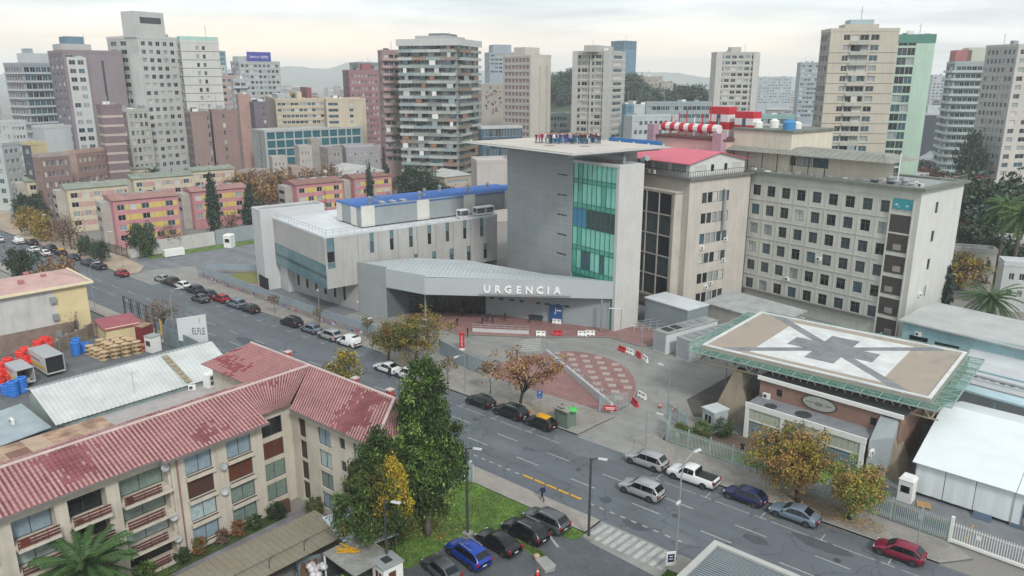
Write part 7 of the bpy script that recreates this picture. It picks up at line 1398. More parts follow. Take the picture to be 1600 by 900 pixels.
# right middle distance
tower('white civic building with ribbon window and green wave sign wall', 988, 182, 300, 975, 1062, -2, '#aab0b2', None, ('blank',), ('grid', 9, .6, .45), 3.4, 3, asp=3.5)
tower('blue glass stair block beside the white civic building', 978, 164, 308, 972, 990, -2, '#5d8596', None, ('blank',), ('grid', 3, .92, .8), 3.2, 3, wts=(1, 0, 0, 0, 4))
t, zt, l_, r_ = tower('white wall with a green wave sign behind the striped tower', 991, 164, 330, 987, 1008, -2, '#b7bcbc', None, ('blank',), ('blank',), 3); MB().face([(r_ * .1, -.05, zt - 3), (r_ * .8, -.05, zt - 6.5), (r_ * .9, -.05, zt - 9), (r_ * .1, -.05, zt - 6)]).build('wave_sign', mat('wave_green', '#3f7f7c', .6, .1), t)
tower('long glass-fronted hall right of the wave sign', 1010, 160, 345, 1006, 1112, -2, '#8f9a9d', None, ('blank',), ('grid', 14, .85, .5), 3.4, 3, wts=(2, 1, 1, 0, 4), asp=6)
tower('green-netted glass building right of the chimney block', 1184, 180, 300, 1178, 1242, 6, '#86a6a3', None, ('blank',), ('grid', 8, .85, .6), 3.4, 3, wts=(0, 1, 1, 0, 4), asp=3)
tower('long low white-roofed hall behind the red tree', 1196, 196, 280, 1190, 1285, 6, '#5f6a70', None, ('blank',), ('grid', 8, .8, .5), 3.4, 2, cap='#b5babb', asp=5)
tower('dark blue glass pavilion behind the rooftop helipad', 752, 199, 260, 747, 816, -5, '#3f5a6a', None, ('blank',), ('grid', 12, .9, .8), 3.2, 2, wts=(1, 0, 0, 0, 3), cap='#a9aeae', asp=4)
tower('windowless beige hall between cluttered tower and grey hospital tower', 745, 252, 215, 736, 800, -8, '#b0aaa6', '#a39e9a', ('blank',), ('blank',), 4)
tower('grey unfinished concrete block behind the pink flats', 540, 231, 300, 533, 594, -8, '#98979a', '#8f8e90', ('blank',), ('grid', 6, .3, .35), 3)
for k, (px, py, d, xl, xr, c, lb) in enumerate(((467, 229, 290, 460, 487, '#aaa6a0', 'small white-roofed house among autumn trees'), (425, 246, 280, 420, 448, '#a8a39c', 'small pale house left among the autumn trees'), (486, 218, 296, 480, 500, '#99928c', 'little grey rooftop cabin in front of the teal office'), (512, 232, 292, 500, 534, '#94908d', 'low grey house with patched roof beside unfinished block'), (400, 268, 278, 372, 420, '#a39a92', 'long low cream house under the brown trees'), (455, 262, 285, 446, 478, '#a2958a', 'low yellowish house behind the pink flats'))):
    tower(lb, px, py, d, xl, xr, -8, c, None, ('grid', 2, .4, .4), ('grid', 3, .4, .4), 3)
tower('low shop with red awning beam beyond the cream block end wall', 1500, 348, 200, 1494, 1540, 0, '#a89f92', None, ('blank',), ('grid', 4, .6, .5), 3, cap='#8d4a4e', asp=2)
tower('low grey-roofed house right of the cream block end wall', 1492, 388, 168, 1486, 1560, 0, '#a7a49c', None, ('grid', 1, .5, .4), ('grid', 5, .5, .4), 3, cap='#9b9d9b', asp=2)
tower('pale low house behind the slim palms', 1560, 372, 180, 1550, 1640, 0, '#b0b0ab', None, ('grid', 1, .5, .4), ('grid', 5, .5, .4), 3, cap='#aeb3b3', asp=2)
tower('white-roofed shed at the right edge under the palms', 1570, 410, 156, 1560, 1650, 0, '#b5b8b6', None, ('blank',), ('grid', 4, .5, .4), 3, cap='#b9bebf', asp=2)
# social housing blocks
def flats(label, px, py, d, xl, xr, body, accent, roof, rot=79, fl=2.45, yel='#c9b25c'):
    C, zt, l_, r_, rot = corner(px, py, d, xl, xr, R(rot)); l_ = min(max(l_, 8), 10); t = thing('housing_block', label, 'building', (C.x, C.y, 0), rot, 'low housing blocks')
    BM = mat('flat_' + body.strip('#'), body, .85, .1, .3, streak=.12); w = MB(); n = max(3, int((zt - .6) / fl)); ws = []; pnl = []
    for f in range(n):
        z = zt - .75 - (f + 1) * fl + .75; k = max(4, int(r_ / 2.6)); p = (r_ - 1) / k
        for i in range(k):
            if i % 2 == 0 or random.random() < .55: ws.append((.7 + i * p, z, p * .62, 1.35))
            else: pnl.append((.7 + i * p, z, p * .7))
            pnl.append((.7 + i * p + p * .64, z, p * .3))
    facade(t, w, (0, 0), (r_, 0), 0, zt, ws, .12, FRW, 2, wts=(4, 3, 3, 2, 1)); facade(t, w, (0, l_), (0, 0), 0, zt, [(l_ * .5, zt - 2.1 - f * fl, 1.2, 1.0) for f in range(1, n - 1)], .12, FRW, 2)
    w.face([(r_, 0, 0), (r_, l_, 0), (r_, l_, zt), (r_, 0, zt)]); w.face([(r_, l_, 0), (0, l_, 0), (0, l_, zt), (r_, l_, zt)]); w.build('wall', BM, t); am = mat('flat_' + accent.strip('#'), accent, .85, .1, .4)
    for s, z, ww in pnl: MB().box(0, ww, -.04, 0, 0, 1.35).build('accent_panel', am, t, (s, 0, z))
    st = MB().box(-2.2, -.02, l_ * .3, l_ * .8, 0, zt - .6).build('stair_tower', mat('stair_concrete', '#a39f98', .9, .15, .4), t)
    for f in range(n - 1): MB().box(-2.24, -2.2, l_ * .38, l_ * .72, zt - 2.8 - f * fl, zt - 1.9 - f * fl).build('opening', GL[0], st)
    MB().hexa([(-.4, -.4, zt), (r_ + .4, -.4, zt), (r_ + .4, l_ + .4, zt), (-.4, l_ + .4, zt), (-.4, l_ * .45, zt + .9), (r_ + .4, l_ * .45, zt + .9), (r_ + .4, l_ * .55, zt + .9), (-.4, l_ * .55, zt + .9)]).build('roof', mat('roof_' + roof.strip('#'), roof, .9, .25, .4, fine=.1), t)
    for i in range(3): MB().box(-.9, .9, -.6, .6, 0, .5).build('roof_hatch', ALU if i == 1 else ROOFG, t, (r_ * (.25 + i * .25), l_ * .45, zt + .6)); MB().box(-.15, .15, -.15, .15, 0, 1).build('vent_pipe', DKMET, t, (r_ * (.3 + i * .22), l_ * .6, zt + .7))
    return t
flats('pink housing block with yellow panels nearest the side street', 176, 314, 203, 150, 279, '#b57f84', '#c2ad62', '#93706a')
flats('second pink housing block behind the conifer', 300, 300, 222, 288, 385, '#b57f84', '#c2ad62', '#93706a')
flats('pink housing block directly left of the hospital wing roof', 463, 289, 222, 425, 536, '#b37d82', '#c2ad62', '#826058')
flats('pink housing block behind dark conifers and the blue roof', 553, 279, 238, 537, 612, '#b37d82', '#c2ad62', '#826058')
CRM, PNK, GRN = '#bfb6a0', '#b3918a', '#80877b'
for a in (('nearest cream housing block with pink panels', 104, 296, 232, 75, 200), ('cream housing block at left with green roof behind the nearest cream one', 41, 284, 262, 13, 112), ('cream housing block immediately behind the first pink one', 208, 280, 252, 186, 302),
          ('cream housing block in the second row at far left', 0, 270, 300, -30, 92), ('cream housing block in the second row, centre left', 80, 263, 312, 70, 172), ('cream housing block beside the palm in second row', 128, 270, 285, 118, 236), ('cream housing block at right end under the brown tree', 300, 268, 262, 295, 366)): flats(*a, CRM, PNK, GRN)
# far hills
def hills(name, pts, d, col, thick=700):
    b = MB(); prev = None
    for i in range(len(pts) - 1):
        (x0, y0), (x1, y1) = pts[i], pts[i + 1]; n = 10
        for k in range(n):
            row = []
            for u in (k / n, (k + 1) / n):
                x = x0 + (x1 - x0) * u; y = y0 + (y1 - y0) * u + 1.6 * noise.noise(Vector((x * .03, 3, 0))) + 1.0 * noise.noise(Vector((x * .09, 7, 0))); p = at_dist(x, y, d); q = at_dist(x, y, d - thick); row.append((p, Vector((q.x, q.y, -1)), Vector(((p.x + q.x) / 2, (p.y + q.y) / 2, p.z * (.5 + .12 * noise.noise(Vector((x * .05, 1, 4))))))))
            (a, a0, am), (c, c0, cm) = row; b.face([a0, c0, cm, am]); b.face([am, cm, c, a])
    return struct(name, b, mat(name + '_scrub', col, .95, .25, .004))
hills('hills', [(-200, 118), (0, 116), (250, 112), (380, 108), (435, 104), (460, 103), (490, 107), (515, 107), (545, 97), (575, 96), (620, 104), (700, 106), (760, 110), (840, 112), (1000, 112), (1060, 114), (1100, 121), (1250, 119), (1350, 112), (1500, 118), (1800, 116)], 3900, '#6d7568')
# wooded city hill behind the striped tower
hb_ = [(850, 126), (870, 112), (888, 106), (905, 98), (940, 104), (1000, 112), (1040, 122), (1075, 130), (1110, 140), (1140, 150)]
b = MB()
for i in range(len(hb_) - 1):
    for k in range(6):
        row = []
        for u in (k / 6, (k + 1) / 6):
            x = hb_[i][0] + (hb_[i + 1][0] - hb_[i][0]) * u; y = hb_[i][1] + (hb_[i + 1][1] - hb_[i][1]) * u; p = at_dist(x, y + 6, 600); row.append((p, Vector((p.x * .72, p.y * .72, -1)), Vector((p.x * 1.3, p.y * 1.3, -1))))
        b.face([row[0][1], row[1][1], row[1][0], row[0][0]]); b.face([row[0][0], row[1][0], row[1][2], row[0][2]])
struct('city_hill', b, mat('hill_green', '#4d5a45', .95, .35, .05))
HB = (at_dist(900, 104, 600), at_dist(1110, 140, 600))
tower('pale stone villa block on the wooded hill', 1000, 120, 560, 996, 1035, 4, '#a39a90', None, ('blank',), ('grid', 6, .4, .4), 3, 8); tower('smaller pale house stepping down the wooded hill', 1034, 130, 540, 1030, 1052, 4, '#a8a096', None, ('blank',), ('grid', 4, .4, .4), 3, 8)
# scattered low roofs filling the blocks between the named buildings
cols = ['#a5a19b', '#b0aca5', '#97938f', '#a89a8d', '#b3a999', '#9aa0a3', '#9c8a82', '#aab0b1', '#8f8c8a']
rfs = ['#9a9c9c', '#8d7a72', '#a5a5a2', '#85898c', '#9b8f88', '#b0b3b4']
fill_m = {}
n_ = 0; tries = 0
while n_ < 300 and tries < 6000:
    tries += 1; d = 255 + 1500 * random.random() ** 1.7; px = random.uniform(-60, 1660); dr = ray(px, 150); k = d / math.hypot(dr.x, dr.y); p = Vector((dr.x * k, dr.y * k)); w_ = random.uniform(10, 26); dd = random.uniform(9, 20)
    if p.y < 88 and p.x > -300: continue
    if p.x > -180 and p.y < 175: continue
    if any((p - q).length < r_ * .8 + w_ * .55 for q, r_ in FOOT): continue
    if (p - Vector((HB[0].x * 1.0, HB[0].y))).length < 110: continue
    FOOT.append((p, w_ * .6)); n_ += 1; h = random.uniform(3.5, 9) if d < 420 else random.uniform(4, 17) if d < 800 else random.uniform(6, 26); wc = random.choice(cols); pit = random.random() < .45
    rz = R(-8 + random.uniform(-4, 4)); t = thing('low_rise_building', 'low %s building with %s roof among the distant city roofs' % (dict(zip(cols, ['light grey', 'pale', 'grey', 'beige', 'sandy', 'bluish grey', 'brownish', 'cool pale', 'dull grey']))[wc], 'pitched' if pit else 'flat'), 'building', (p.x, p.y, 0), rz, 'distant low city roofs'); WM = mat('fill_' + wc.strip('#'), wc, .9, .15, .1, streak=.1); w = MB()
    rows = int(h / 3); nc = int(w_ / 3.6); nc2 = int(dd / 3.6)
    if d < 800:
        facade(t, w, (-w_ / 2, -dd / 2), (w_ / 2, -dd / 2), 0, h, [(1 + i * 3.5, h - 2.3 - f * 3, 1.6, 1.2) for f in range(rows) for i in range(nc)], .15, FRW, 2) if d < 460 else facade(t, w, (-w_ / 2, -dd / 2), (w_ / 2, -dd / 2), 0, h, [(1, h - 2.3 - f * 3, w_ - 2, 1.2) for f in range(rows)], .15, FRW, 6)
        w.face([(-w_ / 2, dd / 2, 0), (-w_ / 2, -dd / 2, 0), (-w_ / 2, -dd / 2, h), (-w_ / 2, dd / 2, h)]); facade(t, w, (w_ / 2, -dd / 2), (w_ / 2, dd / 2), 0, h, [(1.2, h - 2.3 - f * 3, dd - 2.4, 1.2) for f in range(rows)], .15, FRW, 5)
    else: facade(t, w, (-w_ / 2, -dd / 2), (w_ / 2, -dd / 2), 0, h, [(1, h - 2.3 - f * 3, w_ - 2, 1.3) for f in range(rows)], .15, FRW, 6); w.face([(-w_ / 2, dd / 2, 0), (-w_ / 2, -dd / 2, 0), (-w_ / 2, -dd / 2, h), (-w_ / 2, dd / 2, h)]); facade(t, w, (w_ / 2, -dd / 2), (w_ / 2, dd / 2), 0, h, [(1.2, h - 2.3 - f * 3, dd - 2.4, 1.2) for f in range(rows)], .15, FRW, 5)
    w.build('wall', WM, t); rc_ = random.choice(rfs); RM = mat('fillroof_' + rc_.strip('#'), rc_, .85, .2, .2)
    if pit: MB().hexa([(-w_ / 2 - .4, -dd / 2 - .4, h), (w_ / 2 + .4, -dd / 2 - .4, h), (w_ / 2 + .4, dd / 2 + .4, h), (-w_ / 2 - .4, dd / 2 + .4, h), (-w_ / 2 + 1, -.3, h + dd * .16), (w_ / 2 - 1, -.3, h + dd * .16), (w_ / 2 - 1, .3, h + dd * .16), (-w_ / 2 + 1, .3, h + dd * .16)]).build('roof', RM, t)
    else:
        b = MB().box(-w_ / 2, w_ / 2, -dd / 2, dd / 2, h - .3, h - .1); parapet(b, [(-w_ / 2 - .05, -dd / 2 - .05), (w_ / 2 + .05, -dd / 2 - .05), (w_ / 2 + .05, dd / 2 + .05), (-w_ / 2 - .05, dd / 2 + .05)], h - .3, h + .3, .3); r_o = b.build('roof', RM, t); MB().box(-1.5, 1.5, -1.2, 1.2, 0, 1.8).build('roof_house', WM, r_o, (random.uniform(-w_ / 4, w_ / 4), 0, h - .1))
# ---------------------------------------------------------------- trees, palms, shrubs, grass
import numpy as np
rng = np.random.default_rng(4)
def leafmat(nm, c, isl=.35): return mat('leaf_' + nm, c, .7, .1, .6, island=isl, spec=.3)
LM = {k: leafmat(k, c) for k, c in dict(deep='#2c3d20', mid='#40552a', fresh='#5f7a3a', tip='#7f9450', olive='#5a5a2e', yellow='#a8922f', gold='#948338', brown='#7a5736', tan='#9f7d4e', rust='#6b4a34', dark='#23322a', far='#485a4e', farb='#59695e', red='#7a4347', redd='#693b40', grey='#6c625a', palm='#3f5a30', palmd='#2f4628').items()}  # far and farb: leaf tones paled to stand in for distance haze
BARK = mat('bark', '#5c5148', .95, .25, 2.0, fine=.2); BARKP = mat('pale_bark', '#857c70', .95, .2, 2.0, fine=.15); BARKD = mat('dark_bark', '#3b332d', .95, .2, 2.0)
def leaves(nm, centers, per, spread, size, mats, wts, droop=.0, asp=1.8, flat=.0):
    """leaf-sized quads scattered round clump centres; every clump takes one of the leaf colours"""
    C = np.repeat(np.array(centers), per, 0); n = len(C); cl = np.repeat(rng.choice(len(mats), len(centers), p=np.array(wts) / sum(wts)), per)
    sw = rng.random(n) < .25; cl[sw] = rng.choice(len(mats), sw.sum(), p=np.array(wts) / sum(wts))
    P = C + rng.normal(0, 1, (n, 3)) * spread; a = rng.normal(0, 1, (n, 3)); a[:, 2] -= droop; a /= np.linalg.norm(a, axis=1)[:, None]
    b = rng.normal(0, 1, (n, 3)); b -= a * (a * b).sum(1)[:, None]; b /= np.linalg.norm(b, axis=1)[:, None]
    s = size * rng.uniform(.6, 1.35, n)[:, None]; a = a * s * asp / 2; b = b * s / 2
    V = np.stack([P - a, P + b * .9, P + a, P - b * .9], 1).reshape(-1, 3)
    me = bpy.data.meshes.new(nm); me.vertices.add(4 * n); me.vertices.foreach_set('co', V.ravel()); me.loops.add(4 * n); me.loops.foreach_set('vertex_index', np.arange(4 * n)); me.polygons.add(n); me.polygons.foreach_set('loop_start', np.arange(n) * 4)
    for m_ in mats: me.materials.append(m_)
    me.polygons.foreach_set('material_index', cl.astype(np.int32)); me.update(calc_edges=True); return me
def clumps(n, rx, ry, rz, cz, shape='round', hollow=.45, lump=.25, seed=0):
    out = []; r_ = np.random.default_rng(seed + 17)
    while len(out) < n:
        v = r_.normal(0, 1, 3); v /= np.linalg.norm(v); q = (hollow + (1 - hollow) * r_.random() ** .6) * (1 + lump * noise.noise(Vector(v * 1.7) + Vector((seed, 0, 0))) * 1.6)
        x, y, z = v * q
        if shape == 'cone': t = (z + 1) / 2; k = max(.12, (1.12 - t) ** .8) * 1.15; x *= k; y *= k
        if shape == 'egg': t = (z + 1) / 2; k = min(1.0, .62 + 1.3 * t) if t < .3 else max(.2, 1.28 - 1.02 * t); k *= 1.12; x *= k; y *= k
        if shape == 'flat' and z < 0: z *= .5
        out.append((x * rx, y * ry, cz + z * rz))
    return out
def trunk(h, r0, cl, nl, m, lean=(0, 0), r1=.3, seed=0, fork=.45):
    r_ = random.Random(seed); b = MB(); pts = [Vector((lean[0] * t * t + r_.uniform(-.05, .05) * (0 < t < 1), lean[1] * t * t, h * t)) for t in (0, .25, .5, .75, 1)]
    b.tube(pts, [r0 * 1.25, r0, r0 * .85, r0 * .7, r0 * r1], 8)
    for i in range(nl):
        e = Vector(r_.choice(cl)); k = r_.uniform(fork, .95); s = pts[0].lerp(pts[-1], k); s = Vector((lean[0] * k * k, lean[1] * k * k, h * k)); md = s.lerp(e, .5) + Vector((r_.uniform(-.25, .25), r_.uniform(-.25, .25), r_.uniform(0, .4))) * (e - s).length * .3
        b.tube([s, md, e], [r0 * .42, r0 * .25, r0 * .08], 5)
    return b
def tree(label, loc, h, rx, rz, cz, n, per, spread, size, mats, wts, shape='round', tr=.22, th=None, nl=14, lean=(0, 0), bark=None, name='street_tree', droop=0, hollow=.45, lump=.25, seed=1, off=(0, 0), group=None, ry=None, asp=1.8):
    t = thing(name, label, 'tree', loc, 0, group); cl = clumps(n, rx, ry or rx, rz, cz, shape, hollow, lump, seed); cl = [(x + off[0], y + off[1], z) for x, y, z in cl]
    ob('crown', leaves('crown', cl, per, spread, size, [LM[m_] for m_ in mats], wts, droop, asp), t)
    trunk(th or cz, tr, cl, nl, bark or BARK, (lean[0], lean[1]), seed=seed).build('trunk', bark or BARK, t, smooth=True); return t
# the two large trees by the lawn
tree('tall dense green tree with pale trunk on the lawn, tallest in the foreground', (-45.0, 41.6, .05), 15.8, 3.6, 6.3, 9.3, 400, 170, .3, .135, ['deep', 'mid', 'fresh', 'tip'], (5, 4, 2, .8), 'egg', .3, 13, 40, bark=BARKP, name='lawn_tree', droop=1.2, hollow=.35, lump=.55, seed=3, asp=2.5)
yt = tree('dense tree with yellow leaves on its right side beside the white carport', (-45.9, 36.8, .02), 11.6, 3.4, 4.9, 6.4, 300, 150, .29, .13, ['deep', 'mid', 'olive', 'fresh'], (4, 3, 2, 1), 'egg', .26, 9, 30, name='lawn_tree', droop=1.0, hollow=.35, lump=.55, seed=8, asp=2.4)
cl = [(x * .9 + 1.9, y * .9 + .1, z) for x, y, z in clumps(110, 1.7, 1.6, 3.3, 6.6, 'egg', .5, .3, 5)]; ob('crown', leaves('crown', cl, 130, .25, .13, [LM['yellow'], LM['gold'], LM['olive']], (4, 2, 2), .8, 2.2), yt)
# pavement trees
tree('leaning pavement tree with green and brown leaves by the white saloon', (-80.2, 67.6, .1), 6.6, 2.7, 2.1, 4.2, 90, 60, .34, .16, ['olive', 'brown', 'gold', 'mid'], (4, 3, 2, 2), 'round', .2, 5, 18, (.9, .6), seed=12, off=(.8, .5), lump=.4)
tree('broad olive-brown tree on the pavement in front of the emergency entrance', (-76.2, 69.6, .1), 8.0, 3.4, 2.8, 5.0, 120, 46, .34, .165, ['olive', 'gold', 'mid', 'brown'], (4, 3, 2, 2), 'round', .24, 6, 24, (-.4, .4), seed=15, lump=.45)
tree('sparse brown-leaved tree with dark forked branches beside the kiosk', (-55.6, 67.6, .1), 7.2, 4.4, 1.9, 5.3, 64, 34, .32, .19, ['brown', 'tan', 'rust', 'grey'], (4, 3, 3, 1), 'flat', .2, 4.6, 20, (1.1, .5), BARKD, seed=22, off=(1.0, .7), hollow=.5, lump=.5)
tree('small thin bare-topped tree left of the brown kiosk tree', (-61.8, 69.0, .1), 4.4, 1.5, .8, 3.5, 22, 14, .3, .24, ['brown', 'tan', 'grey'], (3, 2, 2), 'flat', .06, 3, 8, seed=25)
tree('large brown and green autumn tree leaning over the blue-grey saloon', (-21.4, 68.6, .1), 6.6, 3.9, 2.3, 4.1, 190, 90, .32, .14, ['brown', 'tan', 'gold', 'olive', 'mid'], (2, 4, 5, 3, 2), 'round', .26, 3.6, 22, (-1.2, .7), BARKD, seed=31, off=(-1.2, .9), lump=.4)
tree('smaller golden-brown tree with lime green tips right of the autumn tree', (-16.6, 68.8, .1), 5.6, 2.5, 2.1, 3.4, 150, 80, .28, .135, ['tan', 'gold', 'fresh', 'tip', 'brown'], (4, 4, 3, 2.5, 1), 'round', .22, 3, 16, (.4, .3), BARKD, seed=35, off=(.3, .3), lump=.4)
tree('bare winter tree between billboard frame and shop sign', (-117.2, 53.0, 0), 6.2, 2.6, 1.9, 4.4, 60, 10, .4, .2, ['grey', 'brown'], (3, 1), 'round', .12, 4.2, 40, seed=41, bark=BARK)
tree('young leafless sapling growing beside the cream house', (-124.6, 42.6, 0), 5.2, 1.6, 1.6, 3.6, 20, 4, .3, .12, ['grey'], (1,), 'round', .07, 3.4, 26, seed=43)
for k, (px, py, lb) in enumerate(((500, 512, 'young thin tree before the graffitied wall, right of magenta patch'), (575, 530, 'young bare tree at the pavement end before the screen'), (700, 600, 'young thin tree beside the grey lamp post'), (430, 492, 'young thin tree before the graffitied wall, left one'))):
    g_ = G(px, py); tree(lb, (g_[0], g_[1], .1), 3.6, .9, .9, 2.7, 16, 12, .25, .2, ['olive', 'brown', 'grey'], (2, 2, 1), 'round', .04, 2.4, 6, seed=50 + k, group='young pavement trees')
g_ = G(566, 595); tree('small yellowish tree rising behind the tiled roof by the chimneys', (-74.5, 55.4, 0), 6.4, 2.2, 1.9, 4.6, 60, 26, .35, .24, ['olive', 'gold', 'yellow'], (3, 3, 1), 'round', .1, 4, 10, seed=60)
# shrubs
def shrub(label, x, y, r_, mats, z=.05, h=None, per=26):
    t = thing('shrub', label, 'shrub', (x, y, z), 0, 'garden shrubs'); hh = h or r_ * .9; cl = clumps(int(40 * max(.6, r_)), r_ * .85, r_ * .85, hh * .9, hh, 'round', .6, .12, int(x * 7) % 99); ob('foliage', leaves('foliage', cl, per, r_ * .14, .13, [LM[m_] for m_ in mats], [1] * len(mats), 0, 1.5), t); MB().tube([(0, 0, 0), (0, 0, hh)], .05, 5).build('stem', BARK, t)
shp = 'round clipped %s shrub in the bed below %s'
for x, y, r_, ms, lb in ((-58.0, 25.2, .75, ['deep', 'mid'], shp % ('dark green', 'the drainpipe')), (-57.9, 26.9, .85, ['brown', 'olive'], shp % ('brown', 'the first window column')), (-57.9, 29.0, .72, ['grey', 'rust'], shp % ('greyish', 'the planter ledges')), (-57.9, 30.6, .8, ['rust', 'brown'], shp % ('rusty', 'the satellite dish')), (-57.8, 32.0, .8, ['deep', 'mid'], shp % ('green', 'the far window column')), (-57.6, 34.2, .95, ['dark', 'deep'], 'loose dark bush beside the brown cabinet by the apartment door'), (-55.4, 37.0, 1.0, ['deep', 'mid', 'olive'], 'wide low bush at the inner corner of the apartment wing'), (-58.2, 22.2, .9, ['fresh', 'mid'], 'leafy bush below the lower balconies'),
     (-36.6, 73.8, 1.1, ['olive', 'mid', 'fresh'], 'loose bush inside the palisade corner'), (-35.0, 75.4, 1.2, ['mid', 'fresh'], 'green bush in front of the security cabin'), (-33.2, 77.2, 1.3, ['deep', 'mid'], 'dark bush beside the concrete pylon'), (-34.0, 74.0, .8, ['rust', 'mid'], 'small reddish bush by the palisade fence')):
    shrub(lb, x, y, r_, ms)
# palms
def palm(label, loc, h, L, n, up=.6, tr=.22, mats=('palm', 'palmd'), name='palm_tree', seed=1, wid=.5, group=None, leafn=22):
    r_ = random.Random(seed); t = thing(name, label, 'palm', loc, 0, group); b = MB(); c = MB()
    MB().tube([(0, 0, 0), (.1, 0, h * .5), (0, 0, h)], [tr * 1.2, tr, tr * 1.15], 9).build('trunk', BARK, t, smooth=True)
    for i in range(n):
        az = 2.399 * i + r_.uniform(-.2, .2); el = up * (1 - 1.9 * (i / n)) + r_.uniform(-.12, .12); d = Vector((math.cos(az), math.sin(az), 0)); ln = L * r_.uniform(.8, 1.08); pts = []
        for k in range(9): u = k / 8; pts.append(Vector((0, 0, h)) + d * ln * u * math.cos(el * (1 - u * .4)) + _z * (ln * (math.sin(el) * u - (.5 + .25 * (el < 0)) * u * u * (.75))))
        c.tube(pts, [.035 * L / 3] * 8 + [.01], 4)
        for k in range(leafn):
            u = .1 + .9 * k / leafn; f = u * 8; j = min(int(f), 7); p = pts[j].lerp(pts[j + 1], f - j); tg = (pts[j + 1] - pts[j]).normalized(); sd_v = tg.cross(_z).normalized()
            for sg in (1, -1):
                lw = wid * (1 - .55 * u) * (1 if u > .2 else .6); e = p + sd_v * sg * lw * .8 + tg * lw * .5 - _z * lw * (.25 + .3 * r_.random()); w_ = tg * .035 * L / 3 * 1.6; b.face([p - w_, p + w_, e], 0 if (i + k) % 3 else 1)
    b.build('fronds', [LM[mats[0]], LM[mats[1]]], t); c.build('rachis', LM[mats[0]], t); return t
palm('feathery palm filling the bottom left corner before the balconies', (-56.0, 17.2, 0), 5.0, 4.0, 70, 1.15, .26, seed=2, wid=.85, leafn=40)
palm('small bright green spiky palm at the foot of the apartment', (-57.0, 23.4, 0), .35, 1.1, 18, 1.2, .1, ('fresh', 'mid'), seed=3, wid=.25, leafn=10)
g_ = at_dist(1556, 425, 138); palm('wide date palm behind the turquoise annex', (g_.x, g_.y, 0), 6.5, 5.2, 56, .9, .4, seed=5, wid=.7)
for k, (px, d, hh) in enumerate(((1572, 172, 16.5), (1598, 165, 16))):
    p = at_dist(px, 330, d); palm(['tall slim palm at the right edge, left one', 'tall slim palm at the right edge, right one'][k], (p.x, p.y, 0), hh, 4.3, 52, 1.0, .3, ('palm', 'fresh'), seed=7 + k, wid=.9, group='tall right palms')
p = at_dist(238, 255, 270); palm('lone fan palm among the cream housing roofs', (p.x, p.y, 0), 11, 3.0, 34, 1.0, .3, ('palm', 'deep'), seed=11, wid=.8)
# background trees: a few crowns shared by many individual trees
def proto(kind):
    a = dict(dark=(['dark', 'deep', 'far'], 'round', 1, .8, 34), green=(['mid', 'deep', 'far'], 'round', 1, .85, 34), brown=(['brown', 'rust', 'grey', 'tan'], 'round', 1, .8, 26), bare=(['grey', 'rust', 'brown'], 'round', 1, .8, 12), red=(['red', 'redd', 'brown'], 'round', 1, .75, 30), yellow=(['gold', 'tan', 'olive'], 'round', 1, .75, 28), conifer=(['dark', 'dark', 'far'], 'cone', .42, 1, 30), hill=(['far', 'farb', 'dark'], 'round', 1, .8, 26))[kind]
    res = []
    for s in range(2):
        cl = clumps(110 if kind != 'bare' else 80, a[2], a[2], a[3], 1.0 + (0 if kind != 'conifer' else .15), a[1], .4, .4, 70 + s * 7 + len(kind)); res.append((leaves('crown', cl, a[4], .11, .085 if kind != 'bare' else .06, [LM[m_] for m_ in a[0]], [1] * len(a[0]), .1, 1.6), trunk(1.0, .06, cl, 12 if kind != 'bare' else 40, BARK, seed=s).mesh('trunk', BARK)))
    return res
PT = {k: proto(k) for k in ('dark', 'green', 'brown', 'bare', 'red', 'yellow', 'conifer', 'hill')}
NMK = dict(dark='dark evergreen tree', green='green leafy tree', brown='brown autumn tree', bare='bare grey-brown tree', red='reddish autumn tree', yellow='yellowish autumn tree', conifer='dark conifer', hill='dark green tree')
def bgt(kind, px, d, h, where, w=None, name='tree', group=None, py=250, z0=0):
    p = at_dist(px, py, d); t = thing(name, '%s %s' % (NMK[kind], where), 'tree', (p.x, p.y, z0), random.uniform(0, 6), group); v = random.choice(PT[kind]); w = w or h * .5; H = h / 1.85; t.scale = (w, w, H)
    ob('crown', v[0], t); ob('trunk', v[1], t); return t
random.seed(77)
